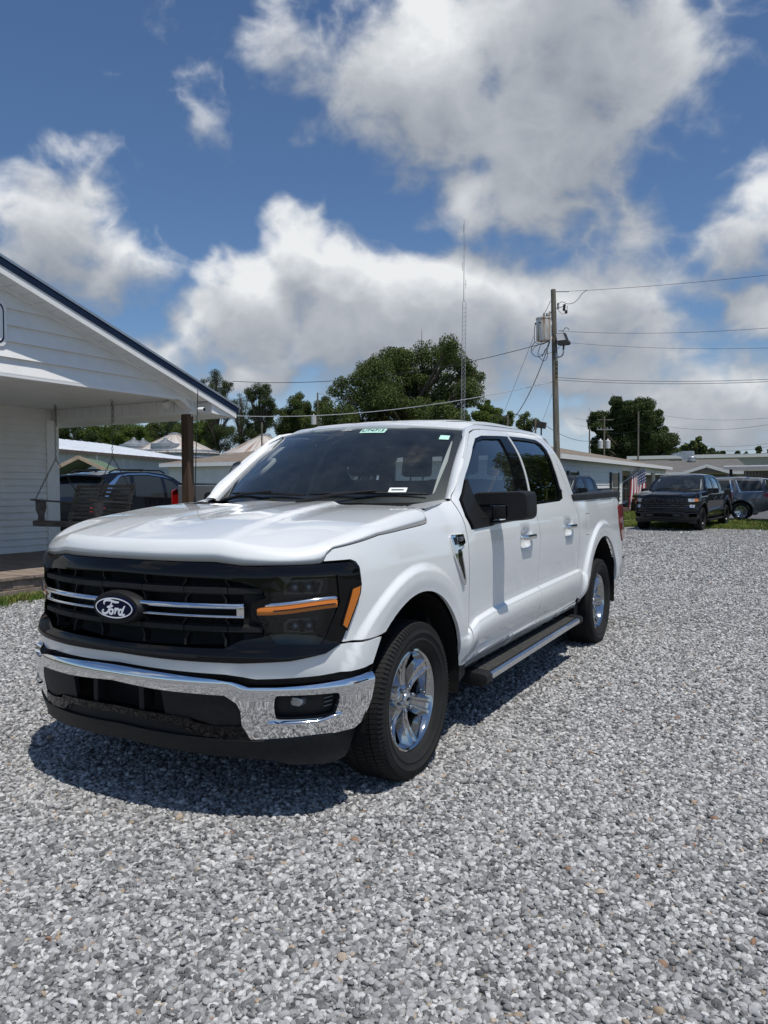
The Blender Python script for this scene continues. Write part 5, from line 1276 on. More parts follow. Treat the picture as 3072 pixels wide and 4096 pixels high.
def front_chevy(v):
    pan=sym([(0,1.104),(.48,1.104),(.60,1.092),(.94,1.098),(1.08,1.10),(1.115,1.07),(1.118,1.0),(1.04,.80),(1.01,.764),(.94,.728),(.6,.70),(0,.703)])
    fp=patch('front_panel',pan,fqo(.010),BLKPAINT,v,res=.04,step=.03,flange=.03)
    patch('grille_mesh',sym([(0,.925),(.69,.92),(.66,.74),(.60,.725),(0,.72)]),fqo(.016),DARK,fp,res=.08,step=.05,flange=.004)
    patch('grille_name_panel',sym([(0,1.06),(.66,1.05),(.69,.955),(0,.955)]),fqo(.018),GLOSSBLK,fp,res=.08,step=.05,flange=.004)
    SAT=pbr('satin_black',(.06,.06,.063),.35,.5)
    qbar('grille_bar',-.70,.70,lambda q:.940,[(.0,-.012),(.03,-.012),(.034,0),(.03,.012),(.0,.012)],BLKPAINT,v)
    for k in range(7):
        for j in range(3):
            q=-.57+k*.19+(.05 if j==1 else 0); z=.765+j*.062
            qbar('grille_tooth',q-.075,q+.075,lambda q_,z=z:z,[(.012,-.012),(.032,-.008),(.032,.008),(.012,.012)],SAT,fp,n=4)
    me=text_mesh('CHEVROLET',.098,.004,space=1.55,bold=.0012); xs=[p.co.x for p in me.vertices]; k=1.16/(max(xs)-min(xs))
    for p in me.vertices:
        q=p.co.x*k; w=fq(np.array([q]),np.array([1.003+p.co.y*.95]),.0195+p.co.z)[0]; p.co=Vector(w)
    obj('grille_lettering',me,SAT,v)
    bt=[(-.075,.012),(-.03,.012),(-.024,.03),(.024,.03),(.03,.012),(.075,.012),(.06,-.012),(.024,-.012),(.03,-.03),(-.03,-.03),(-.024,-.012),(-.06,-.012)]
    patch('emblem',[(a+.30,.835+b) for a,b in bt],fqo(.036),SAT,v,res=.05,step=.03,flange=.01)
    for s in (1,-1):
        h=empty('headlight'); h.parent=v
        for nm,poly,m,o in (('lamp_upper',[(.72,1.055),(.92,1.055),(.92,.955),(.74,.955)],CLEARL,.022),('amber_lamp',[(.925,1.055),(1.06,1.05),(1.07,.965),(.925,.955)],AMBER,.023),('lamp_lower',[(.76,.86),(.94,.86),(.92,.765),(.78,.765)],CLEARL,.022),('side_vent',[(.955,.90),(1.05,.90),(1.0,.765),(.94,.765)],DARK,.018)):
            patch(nm,[(s*a,b) for a,b in poly],fqo(o),m,h,res=.06,step=.03,flange=.01)
        a,b=sorted((s*.33,s*.50)); MB().b2((a,-1.03,.50),(b,-.96,.54)).build('tow_hook',SAT,v,bevel=.01)
front_chevy(bp_)
dp=at(2250,1950,30.2)+np.array((-.13,-.99,0))*1.6
MD=dict(MM); MD.update({'white_paint':DGREY,'chrome':DGREY,'gloss_black':DGREY,'wheel_chrome':ALLOY})
dk_=clone_truck('charcoal pickup truck parked beside the shuttered white house',(dp[0],dp[1],0),R(-7),(1,1,.97),MD,FACE-{'grille_surround','radiator_backing'})
# silver pickup beside the porch
MS=dict(MM); MS.update({'white_paint':SILVPAINT,'chrome':CHROME,'gloss_black':GLOSSBLK,'wheel_chrome':ALLOY})
pk=clone_truck('silver pickup truck parked tail-first beyond the porch post',(-9.5,9.94+4.90,0),math.pi,(1.0,1.0,1.12),MS,FACE-{'grille_surround','radiator_backing','headlight'})
def pcar(name,label,paintm,loc,rz,prof,wb,hw,dlo,rad,tint=CARGLASS,trim=None,rimmat=ALLOY,spokes=6,belt=1.08,zr=1.8,tl=None,cat='suv',railm=None):
    """body from a side silhouette: curved flanks, a band over the top, glass set on the flanks"""
    v=empty(name,loc,rz,label,cat)
    def sx(z): 
        z=np.asarray(z,float); return hw-.035*np.clip((belt-.25-z)/.5,0,1)**2-.03*sm(belt-.20,belt+.02,z)-.25*np.clip((z-belt)/(zr-belt),0,1.1)**1.5
    def taper(y): 
        y=np.asarray(y,float); y0=prof[0][0]; y1=max(p[0] for p in prof); return .16*np.clip((y0+.55-y)/.55,0,1)**2+.10*np.clip((y-(y1-.6))/.6,0,1)**2
    def fl(y,z):
        o=sx(z)-taper(y)
        for c in (0,wb): r=np.hypot(y-c,z-rad); o=o+.018*sm(rad+.17,rad+.11,r)
        return np.stack([o,np.asarray(y,float)+0*o,np.asarray(z,float)+0*o],-1)
    out=[(y,z) for y,z,_ in prof]
    out=arched(out,[(0,rad),(wb,rad)],rad+.07)
    patch('body_side',out,fl,paintm,v,holes=(),res=.06,step=.04,flange=0,mirror=True)
    for (ya,za,t0),(yb,zb,_) in zip(prof[:-1],prof[1:]):
        n=9; rows=[]
        for (y,z) in ((ya,za),(yb,zb)):
            x=float(fl(np.array([y]),np.array([z]))[0][0]); cw=.03 if z>belt else .02
            rows+=[(x*t,y+(-.05 if y<0 else .04)*(1-t*t)*(1 if z<belt else .6),z+cw*(1-t*t)) for t in np.linspace(-1,1,n)]
        nm,m={'p':('body_band',paintm),'g':('windshield' if ya<wb*.5 else 'rear_window',tint),'b':('bumper',MATBLK)}[t0]
        MB().add(rows,[(i,i+1,n+i+1,n+i) for i in range(n-1)]).build(nm,m,v,smooth=60)
    for poly in dlo: patch('side_window',roundc(poly,.03),fl,tint,v,res=.08,step=.04,flange=.004,mirror=True,sink=-.005)
    if trim: 
        for poly in trim: patch('window_trim',poly,fl,CHROME,v,res=.08,step=.03,flange=.006,mirror=True,sink=-.008)
    wheelset(v,[(hw-.125,0),(-hw+.125,0),(hw-.125,wb),(-hw+.125,wb)],rad,.25,rimmat,spokes)
    MB().b2((-hw+.27,prof[0][0]+.3,.22),(hw-.27,prof[-1][0]-.3,.95)).build('underbody',DARK,v)
    y1=max(p[0] for p in prof)
    if tl: 
        for s in (1,-1): patch('tail_light',tl,lambda y,z:fl(y,z)*np.array((s,1,1)),REDLENS,v,res=.06,step=.04,flange=.01,sign=s,sink=-.012)
    for s in (1,-1):
        for y in (1.45,2.42): 
            p=fl(np.array([y]),np.array([belt-.13]))[0]; MB().b2((s*p[0]-.012,y-.10,belt-.145),(s*p[0]+.022,y+.10,belt-.115)).build('door_handle',CHROME if railm else paintm,v,bevel=.008)
        for y in (.62,1.62,2.58):
            pts=[fl(np.array([y]),np.array([z]))[0]*np.array((s,1,1))+np.array((s*.001,0,0)) for z in np.linspace(.42,belt,8)]; MB().tube([tuple(p) for p in pts],.004,4).build('door_seam',DARK,v)
        p=fl(np.array([.85]),np.array([belt+.02]))[0]; MB().b2((s*(p[0]+.12)-.10,.74,belt+.0),(s*(p[0]+.12)+.10,.88,belt+.15)).build('side_mirror',paintm,v,bevel=.04,seg=3,smooth=True)
        MB().bar((s*(hw-.02),.45,.36),(s*(hw-.02),wb-.45,.36),.05,.10).build('sill_trim',MATBLK,v)
        yr=y1-.75; pts=[(s*(hw-.33),1.5,zr-.03),(s*(hw-.31),1.65,zr+.03),(s*(hw-.31),yr-.15,zr+.03),(s*(hw-.33),yr,zr-.03)]; MB().tube(pts,.018,8).build('roof_rail',railm or MATBLK,v,smooth=True)
    MB().tube([(0,y1-.95,zr-.01),(0,y1-.88,zr+.05)],[.03,.010],8).build('roof_fin',GLOSSBLK,v,smooth=True)
    return v
P1=[(-.70,.30,'b'),(-.88,.42,'b'),(-.93,.60,'p'),(-.92,.80,'p'),(-.80,.95,'p'),(-.30,1.05,'p'),(.30,1.11,'p'),(.52,1.13,'g'),(1.32,1.66,'p'),(1.6,1.745,'p'),(2.1,1.79,'p'),(2.7,1.79,'p'),(3.2,1.75,'p'),(3.52,1.70,'p'),(3.56,1.665,'b'),(3.42,1.63,'g'),(3.74,1.20,'p'),(3.86,1.08,'p'),(3.92,.90,'p'),(3.93,.72,'b'),(3.90,.45,'b'),(3.72,.32,'b')]
D1=[[(.98,1.16),(1.42,1.56),(1.66,1.64),(1.70,1.18)],[(1.80,1.18),(1.76,1.66),(2.15,1.70),(2.58,1.69),(2.68,1.22)],[(2.80,1.24),(2.70,1.685),(2.98,1.655),(3.30,1.46),(3.36,1.40)]]
T1=[[(1.42,1.62),(1.66,1.70),(2.15,1.755),(2.7,1.745),(3.02,1.70),(3.34,1.52),(3.66,1.19),(3.52,1.16),(3.24,1.47),(2.98,1.67),(2.7,1.715),(2.15,1.725),(1.66,1.672)]]
pcar('suv','black suv with a bright window arc parked behind the porch swing',BLKPAINT,(-11.75,12.0,0),math.pi,P1,2.86,.96,D1,.38,trim=T1,belt=1.12,zr=1.80,tl=[(3.55,1.02),(3.90,1.03),(3.93,.90),(3.60,.93)])
P3=[(y,z*(.97 if z>1 else 1),t) for y,z,t in P1]
pcar('suv','white suv mostly hidden behind the black one',CARWHITE,(-14.7,14.8,0),math.pi,P3,2.86,.94,[[(a,b*.97) for a,b in d] for d in D1],.37,belt=1.10,zr=1.75)
P2=[(-.70,.32,'b'),(-.86,.40,'b'),(-.92,.60,'p'),(-.92,.90,'p'),(-.82,1.02,'p'),(.25,1.09,'p'),(.48,1.11,'g'),(1.10,1.58,'p'),(1.35,1.665,'p'),(1.8,1.70,'p'),(2.8,1.71,'p'),(3.5,1.69,'p'),(3.74,1.66,'p'),(3.78,1.63,'b'),(3.70,1.61,'g'),(3.82,1.16,'p'),(3.88,1.05,'p'),(3.90,.70,'b'),(3.88,.42,'b'),(3.7,.36,'b')]
D2=[[(.95,1.13),(1.28,1.50),(1.50,1.58),(1.55,1.14)],[(1.64,1.14),(1.60,1.595),(2.40,1.605),(2.52,1.16)],[(2.86,1.16),(2.70,1.60),(3.56,1.585),(3.64,1.18)]]
T2=[[(.92,1.105),(2.56,1.13),(2.45,1.625),(2.40,1.635),(2.50,1.15),(.92,1.125)],[(2.80,1.13),(3.66,1.16),(3.66,1.175),(2.84,1.15),(2.66,1.625),(2.63,1.625)],[(1.3,1.62),(2.4,1.645),(3.55,1.62),(3.55,1.61),(2.4,1.63),(1.3,1.605)]]
pcar('suv','dark grey suv with bright roof rails parked on the drive',GREYPAINT,(-2.80,31.95,0),R(-90),P2,2.86,.96,D2,.37,trim=T2,belt=1.10,zr=1.72,spokes=7,railm=CHROME,tl=[(3.66,1.12),(3.88,1.12),(3.90,.86),(3.72,.90)])
# ------------------------------------------------------------------ house with shutters, far buildings
SHING=pbr('shingles',(.16,.13,.105),.95,spec=.1); t,b=graph(SHING); g_=t.node('ShaderNodeNewGeometry')
br_=t.node('ShaderNodeTexBrick'); br_.inputs['Scale'].default_value=1.; br_.inputs['Brick Width'].default_value=.33; br_.inputs['Row Height'].default_value=.14; br_.inputs['Mortar Size'].default_value=.006; br_.inputs['Color1'].default_value=(.155,.125,.10,1); br_.inputs['Color2'].default_value=(.235,.195,.16,1); br_.inputs['Mortar'].default_value=(.06,.05,.04,1)
tc_=t.node('ShaderNodeTexCoord'); t.link(tc_.outputs['UV'],br_.inputs['Vector']); t.link(t.mix(t.math('MULTIPLY',t.noise(g_.outputs['Position'],2.,5,.6),.5),br_.outputs[0],(.24,.21,.18)),b.inputs['Base Color'])
SHING2=SHING.copy(); SHING2.name='grey_shingles'; n_=[n for n in SHING2.node_tree.nodes if n.type=='TEX_BRICK'][0]; n_.inputs['Color1'].default_value=(.115,.11,.105,1); n_.inputs['Color2'].default_value=(.16,.155,.15,1)
[n for n in SHING2.node_tree.nodes if n.type=='MIX'][0].inputs[7].default_value=(.17,.17,.175,1)
def uvplane(me):
    """metres along the eave / up the slope"""
    uv=me.uv_layers.new(name='uv')
    for pl in me.polygons:
        n=pl.normal; a=Vector((0,0,1)).cross(n); a=a.normalized() if a.length>1e-3 else Vector((1,0,0)); c=n.cross(a)
        for li in pl.loop_indices: p=me.vertices[me.loops[li].vertex_index].co; uv.data[li].uv=(p.dot(a),p.dot(c))
def hip(x0,x1,y0,y1,ze,zr,ov,along='x'):
    X0,X1,Y0,Y1=x0-ov,x1+ov,y0-ov,y1+ov; h=min(X1-X0,Y1-Y0)/2
    r=[(X0+h,(Y0+Y1)/2,zr),(X1-h,(Y0+Y1)/2,zr)] if (X1-X0)>(Y1-Y0) else [((X0+X1)/2,Y0+h,zr),((X0+X1)/2,Y1-h,zr)]
    v=[(X0,Y0,ze),(X1,Y0,ze),(X1,Y1,ze),(X0,Y1,ze)]+r
    f=[(0,1,5,4),(1,2,5),(2,3,4,5),(3,0,4)] if (X1-X0)>(Y1-Y0) else [(0,1,4),(1,2,5,4),(2,3,5),(3,0,4,5)]
    return v,f,(X0,X1,Y0,Y1)
BRICKM=vary(pbr('brick_base',(.12,.07,.055),.9),8,.3)
SHUT=pbr('shutter_black',(.015,.016,.018),.6); DIMGLASS=pbr('house_glass',(.03,.034,.036),.05,spec=.8)
LAPW=vary(pbr('lap_siding',(.72,.73,.72),.55),2,.06)
hs_=empty('house',(-16,36,0),label='white sided house with black shutters, brown hip roof and porch columns',cat='house')
def HB(m,name,mat,par=None,**k):
    o=m.build(name,mat,par or hs_,**k)
    if par is None: o.matrix_parent_inverse=Matrix.Translation((16,-36,0))
    return o
HX1=-6.25; HX0=-26.8; HY0=26.6; HYP=float(on(2485,1950,0,HX1)[1]); HY1=52.5; EZH=2.52
v,f,(X0,X1,Y0,Y1)=hip(HX0,HX1,HY0,HY1,EZH+.16,EZH+.16+2.15,.34)
rf=HB(MB().add(v,f),'roof',SHING); uvplane(rf.data)
for a,b_ in (((X0,Y0),(X1,Y0)),((X1,Y0),(X1,Y1)),((X1,Y1),(X0,Y1)),((X0,Y1),(X0,Y0))): HB(MB().bar((*a,EZH+.06),(*b_,EZH+.06),.05,.19),'fascia',TRIMW)
HB(MB().b2((X0+.03,Y0+.03,EZH-.02),(X1-.03,Y1-.03,EZH+.0)),'soffit',pbr('tan_soffit',(.42,.38,.28),.7))
wl=HB(MB().b2((HX0,HY0,.25),(HX1,HYP,EZH)),'wall',LAPW); wl2=HB(MB().b2((HX0,HYP-1,.25),(HX1-1.9,HY1-.5,EZH)),'porch_wall',LAPW)
HB(MB().b2((HX0-.02,HY0-.02,0),(HX1+.02,HYP+.02,.26)),'foundation',BRICKM); HB(MB().b2((HX0,HYP,0),(HX1+.02,HY1,.22)),'porch_floor',BRICKM)
z=.27
while z<EZH-.05:
    for (p0,p1,ax) in (((HX1,HY0),(HX1,HYP),0),((HX1-1.9,HYP),(HX1-1.9,HY1-.5),0)):
        HB(MB().add([(p0[0],p0[1],z),(p1[0],p1[1],z),(p1[0]+.03,p1[1],z),(p0[0]+.03,p0[1],z),(p0[0]+.006,p0[1],z+.2),(p1[0]+.006,p1[1],z+.2)],[(0,1,2,3),(3,2,5,4)]),'siding_board',LAPW,wl)
    HB(MB().add([(HX0,HY0,z),(HX1,HY0,z),(HX1,HY0-.03,z),(HX0,HY0-.03,z),(HX0,HY0-.006,z+.2),(HX1,HY0-.006,z+.2)],[(0,3,2,1),(3,4,5,2)]),'siding_board',LAPW,wl)
    z+=.2
HB(MB().b2((HX1-.02,HYP-.16,.25),(HX1+.045,HYP+.03,EZH)),'corner_board',TRIMW)
def hwin(y,w,x,z0=.62,z1=2.05,sh=.34):
    q=HB(MB().b2((x+.0,y-w/2-.06,z0-.06),(x+.07,y+w/2+.06,z1+.06)),'window',TRIMW); HB(MB().b2((x+.06,y-w/2,z0),(x+.085,y+w/2,(z0+z1)/2-.03)),'pane',DIMGLASS,q); HB(MB().b2((x+.06,y-w/2,(z0+z1)/2+.03),(x+.085,y+w/2,z1)),'pane',DIMGLASS,q)
    for s in (-1,1): HB(MB().b2((x+.03,y+s*(w/2+.10+sh/2)-sh/2,z0-.04),(x+.075,y+s*(w/2+.10+sh/2)+sh/2,z1+.04)),'shutter',SHUT,q)
hwin(float(on(2254+ (755-700)/3.687*0+ 755/3.687-4,1950,0,HX1)[1]),1.15,HX1)
hwin(float(on(2250+140/3.687,1950,0,HX1)[1]),1.0,HX1,.9,2.0,.3)
for pxx in (2250+915/3.687,2250+1092/3.687): hwin(float(on(pxx,1950,0,HX1-1.9)[1]),1.2,HX1-1.9,.45,2.05,.36)
for pxx in (2250+1000/3.687,2250+1180/3.687,2250+1332/3.687):
    y=float(on(pxx,1950,0,HX1-.12)[1]); HB(MB().lathe([(.20,.2),(.20,.32),(.15,.36),(.13,EZH-.15),(.18,EZH-.08),(.18,EZH)],(HX1-.12,y,0),n=20),'porch_column',TRIMW,smooth=40)
HB(MB().b2((HX1-.22,HYP,EZH-.30),(HX1-.02,HY1-.1,EZH)),'porch_beam',TRIMW)
# flag on its staff
fy=float(on(2250+1000/3.687,1950,0,HX1)[1])
fl=empty('flag',(HX1+.05,fy,1.75),label='american flag on a slanted staff by the house porch',cat='flag')
p0=np.array((HX1-.05,float(on(2250+870/3.687,1950,0,HX1)[1]),0)); tip=at(2250+1225/3.687,1750+440/3.687,float((np.array((HX1+.9,fy+3,1.4))-CAM)@CF)); base=at(2250+868/3.687,1750+675/3.687,float((np.array((HX1+.05,fy-2,1.4))-CAM)@CF))
def F_(o): o.matrix_parent_inverse=fl.matrix_world.inverted(); return o
fl.location=tuple(base); bpy.context.view_layer.update()
F_(MB().tube([tuple(base),tuple(tip)],.02,8).build('staff',ALLOY,fl,smooth=True)); F_(MB().lathe([(0,.05),(.05,0),(0,-.05)],tuple(tip),n=12).build('finial',ALLOY,fl,smooth=60))
RED=pbr('flag_red',(.34,.02,.035),.8); FWH=pbr('flag_white',(.72,.72,.72),.8); FBL=pbr('flag_blue',(.02,.03,.11),.8)
dirv=(base-tip); Ls=np.linalg.norm(dirv); dirv/=Ls
hoist=Ls*.62; fly=2.05
def fpt(u,v):   # u along the staff from the tip (0..1), v down the fly (0..1)
    p=tip+dirv*(.05+hoist*u)
    q=p+np.array((0,0,-1))*fly*v*(1-.0*u)+np.array((.10*math.sin(v*3+u*9),.14*math.sin(u*12+v*2),0))*v
    q=q+dirv*(.0+.10*v*u)*.5; q[1]-=.12*v
    return q
n=13
for i in range(n):   # stripes hang down the fly
    m=MB(); vs=[]
    for j in range(13):
        for u in (i/n,(i+.5)/n,(i+1)/n): vs.append(fpt(u,j/12 if i>6 else j/12))
    m.add(vs,[(3*j+k,3*j+k+1,3*j+k+4,3*j+k+3) for j in range(12) for k in (0,1)])
    F_(m.build('stripe',RED if i%2==0 else FWH,fl,smooth=True))
toc=CAM-tip; toc/=np.linalg.norm(toc)
m=MB(); vs=[]
for j in range(7):
    for k in range(8): vs.append(fpt(k/7*7/13,j/6*.40)+toc*.025)
m.add(vs,[(8*j+k,8*j+k+1,8*j+k+9,8*j+k+8) for j in range(6) for k in range(7)]); F_(m.build('canton',FBL,fl,smooth=True))
for a in range(6):
    for b_ in range(5):
        c=fpt((a+.5)/6*7/13,(b_+.5)/5*.40)+toc*.04; st=[]
        for k in range(10):
            r_=.055 if k%2==0 else .024; th=math.pi/2+k*math.pi/5; st.append(c+CR*r_*math.cos(th)+np.array((0,0,1))*r_*math.sin(th))
        F_(MB().add(st,[tuple(range(10))]).build('star',FWH,fl))
# flower pot
fp=on(2250+1090/3.687,2035,2,0.0); fp=at(2250+1090/3.687,1950,float((np.array((HX1+.3,float(on(2250+1090/3.687,1950,0,HX1+.3)[1]),1.4))-CAM)@CF))
po=empty('potted_plant',(fp[0],fp[1],0),label='dark pot of pink flowers beside the porch column',cat='plant')
MB().lathe([(0,.0),(.20,.0),(.30,.42),(.33,.44),(.33,.50),(.0,.48)],n=20).build('pot',pbr('dark_pot',(.05,.045,.04),.7),po,smooth=40)
m=MB(); m2=MB()
for k in range(260):
    a,r_,h=random.uniform(0,6.28),abs(random.gauss(0,.28)),random.uniform(.45,1.0); c=Vector((r_*math.cos(a),r_*math.sin(a),h-.3*r_)); R_=Matrix.Rotation(random.uniform(0,6),3,'Z')@Matrix.Rotation(random.uniform(-1,1),3,'X')
    (m2 if k%5==0 else m).add([tuple(c+R_@Vector(p)) for p in ((-.05,-.03,0),(.05,-.03,0),(.05,.03,.02),(-.05,.03,.02))],[(0,1,2,3)])
m.build('leaves',pbr('plant_leaf',(.06,.11,.03),.7),po); m2.build('flowers',pbr('flower_pink',(.55,.22,.22),.7),po)
# grey roofed building behind
gb=empty('building',(-3,66,0),label='grey shingled building with gabled entry and brown walls',cat='building')
def GB(m,name,mat,par=None,**k):
    o=m.build(name,mat,par or gb,**k)
    if par is None: o.matrix_parent_inverse=Matrix.Translation((3,-66,0))
    return o
TANW=vary(pbr('tan_wall',(.28,.23,.20),.85),1.5,.12)
gx0,gx1,gy0,gy1=-16.,float(on(2945,1950,1,62)[0]),62.,72.; ge=2.45
v=[(gx0,gy0-.6,ge),(gx1+.6,gy0-.6,ge),(gx1+.6,gy1+.6,ge),(gx0,gy1+.6,ge),(gx0,(gy0+gy1)/2,ge+1.15),(gx1-.3,(gy0+gy1)/2,ge+1.15)]
r=GB(MB().add(v,[(0,1,5,4),(2,3,4,5),(1,2,5)]),'roof',SHING2); uvplane(r.data)
GB(MB().bar((gx0,gy0-.62,ge-.08),(gx1+.6,gy0-.62,ge-.08),.05,.2),'fascia',TRIMW)
GB(MB().b2((gx0,gy0,0),(gx1,gy1,ge-.02)),'wall',TANW)
ex=float(on(2830,1950,1,59.5)[0])
v=[(ex-1.6,59,ge-.08),(ex+1.6,59,ge-.08),(ex,59,ge+.42),(ex-1.6,64,ge-.08),(ex+1.6,64,ge-.08),(ex,65,ge+.42)]
er=GB(MB().add(v,[(0,2,5,3),(1,4,5,2)]),'entry_roof',SHING2); uvplane(er.data)
GB(MB().bar(v[0],v[2],.12,.22).bar(v[2],v[1],.12,.22),'entry_barge',TRIMW); GB(MB().prism([(ex-1.4,ge-.10),(ex+1.4,ge-.10),(ex,ge+.34)],59.1,59.3,'y'),'entry_gable',vary(pbr('brown_batten',(.24,.19,.165),.85),4,.2,stretch=(8,1,1)))
for s in (-1,1): GB(MB().b2((ex+s*1.45-.10,59.1,0),(ex+s*1.45+.10,59.35,ge-.10)),'entry_post',TANW)
hd=empty('exhaust_hood',(0,0,0),label='galvanised kitchen exhaust hood on the grey roof',cat='vent')
GALV=vary(pbr('galvanised',(.52,.53,.54),.38,.75),4,.18)
h0=at(2752,1840,66); hw_=.45*1.0
hd.location=tuple(h0+np.array((0,0,-.6)))
MB().b2((-.45,-.4,-.1),(.45,.4,1.35)).build('hood_box',GALV,hd,bevel=.01); MB().add([(-.45,-.4,1.30),(-.45,.4,1.30),(-1.35,-.4,1.12),(-1.35,.4,1.12),(-.45,-.4,.85),(-.45,.4,.85)],[(0,1,3,2),(0,2,4),(1,5,3),(2,3,5,4)]).build('hood_flap',GALV,hd)
fn=empty('roof_fan',tuple(at(2767,1850,65)),label='round roof fan beside the exhaust hood',cat='vent')
MB().lathe([(0,.55),(.30,.5),(.34,.42),(.28,.40),(.28,.22),(.36,.18),(.30,.10),(.22,-.1),(.22,-.4)],n=24).build('fan_drum',GALV,fn,smooth=30); MB().b2((-.35,-.35,-.5),(.35,.35,-.25)).build('fan_kerb',GALV,fn)
# long pale building
lb=empty('building',(0,92,0),label='long pale flat roofed store behind the grey building',cat='building')
PALE=vary(pbr('pale_wall',(.50,.46,.38),.85),.8,.06); lx0=float(on(2540,1950,1,92)[0])
lz=lambda px,py,y:float(on(px,py,1,y)[2])
zt0=lz(2600,1845,90); zt1=lz(3060,1824,88)
MB().b2((lx0,88,0),(40,120,4.55)).build('wall',PALE,lb).matrix_parent_inverse=Matrix.Translation((0,-92,0))
MB().b2((lx0-.1,87.8,4.40),(40,88.3,4.78)).build('parapet',TRIMW,lb).matrix_parent_inverse=Matrix.Translation((0,-92,0))
cpx=float(on(2895,1950,1,47)[0])
ca=empty('carport',(cpx+4,50,0),label='open carport with white metal roof beside the drive',cat='carport')
def CA(m,n,mt,**k): o=m.build(n,mt,ca,**k); o.matrix_parent_inverse=Matrix.Translation((-(cpx+4),-50,0)); return o
CA(MB().b2((cpx,46.8,2.50),(cpx+16,55,2.58)),'roof_sheet',TRIMW); CA(MB().b2((cpx,46.7,2.36),(cpx+16,46.85,2.52)),'fascia',vary(pbr('grey_fascia',(.4,.4,.4),.6),3,.1))
for i in range(6): CA(MB().b2((cpx+.3+i*3,47,0),(cpx+.45+i*3,47.15,2.4)),'post',MATBLK)
CORR=pbr('corrugated',(.46,.47,.48),.5,.4); t,b=graph(CORR); g_=t.node('ShaderNodeNewGeometry'); w_=t.node('ShaderNodeTexWave'); w_.inputs['Scale'].default_value=1.6; w_.bands_direction='X'; t.link(g_.outputs['Position'],w_.inputs['Vector']); t.link(t.ramp(w_.outputs[0],[(.2,(.28,.285,.29)),(.6,(.50,.51,.52))]),b.inputs['Base Color'])
CA(MB().b2((cpx+.5,55,0),(cpx+16,55.1,2.4)),'back_wall',CORR)
# long metal shed, small carport and grain bins beyond the porch
sh=empty('metal_shed',(-32,28,0),label='long shed with white metal roof beyond the parked suv',cat='shed')
def SH(m,n,mt,**k): o=m.build(n,mt,sh,**k); o.matrix_parent_inverse=Matrix.Translation((32,-28,0)); return o
a=at(180,1950,33.5)[:2]; b_=at(830,1950,52.5)[:2]; d_=(b_-a)/np.linalg.norm(b_-a); nn=np.array((-d_[1],d_[0]))
WM=vary(pbr('white_metal_roof',(.78,.80,.82),.35,.2),2,.06); RIBW=vary(pbr('shed_wall',(.50,.52,.53),.6),3,.1,stretch=(6,6,.3))
L=lambda p,z:(p[0],p[1],z)
e=3.15; o1=a-nn*.3; o2=b_-nn*.3
SH(MB().add([L(o1,e),L(o2,e),L(b_+nn*7,e+1.25),L(a+nn*7,e+1.25)],[(0,1,2,3)]),'roof',WM)
SH(MB().add([L(o1,e-.14),L(o2,e-.14),L(o2,e-.005),L(o1,e-.005)],[(0,1,2,3)]),'eave_trim',vary(pbr('rusty_edge',(.12,.09,.075),.8),3,.5))
Ls_=np.linalg.norm(b_-a); 
for k in range(int(Ls_/.9)):
    p=a+d_*k*.9; q=a+d_*(k*.9+.88); SH(MB().add([L(p,0),L(q,0),L(q,e-.05),L(p,e-.05)],[(0,1,2,3)]),'wall_sheet',RIBW)
    p2=o1+d_*(k*.9); SH(MB().bar(L(p2,e+.012),L(p2+nn*7.2,e+1.27),.05,.03),'roof_rib',WM)
cp_=empty('carport',tuple(at(316,1951,27)*np.array((1,1,0))),label='small open carport with wood trimmed gable',cat='carport')
cp_.rotation_euler=(0,0,R(40)); TANWD=vary(pbr('tan_wood',(.36,.28,.20),.8),5,.2)
MB().add([(-1.7,0,1.62),(0,0,2.52),(1.7,0,1.62),(-1.7,5,1.62),(0,5,2.52),(1.7,5,1.62)],[(0,1,4,3),(1,2,5,4)]).build('roof_sheet',pbr('green_roof',(.10,.15,.08),.6),cp_); MB().bar((-1.75,-.02,1.60),(0,-.02,2.50),.06,.12).bar((0,-.02,2.50),(1.75,-.02,1.60),.06,.12).build('barge',TANWD,cp_)
for s in (-1,1):
    for y in (.1,4.9): MB().b2((s*1.6-.05,y-.05,0),(s*1.6+.05,y+.05,1.65)).build('post',TANWD,cp_)
MB().b2((-1.6,4.95,0),(1.6,5.0,2.2)).build('dark_inside_panel',DARK,cp_)  # near-black sheet stands for the shaded inside of the carport
BINM=vary(pbr('bin_steel',(.40,.42,.44),.45,.7),2,.2); RUSTY=pbr('rusty_cone',(.55,.5,.46),.6,.3); t,b=graph(RUSTY); tc_=t.node('ShaderNodeTexCoord'); sp=t.node('ShaderNodeSeparateXYZ'); t.link(tc_.outputs['Object'],sp.inputs[0]); an=t.math('ARCTAN2',sp.outputs[0],sp.outputs[1]); cb=t.node('ShaderNodeCombineXYZ'); t.link(t.math('MULTIPLY',an,14.),cb.inputs[0]); t.link(t.math('MULTIPLY',sp.outputs[2],.35),cb.inputs[1]); t.link(t.ramp(t.noise(cb.outputs[0],1.0,5,.65),[(.40,(.62,.60,.57)),(.55,(.46,.40,.35)),(.64,(.26,.12,.07))]),b.inputs['Base Color'])
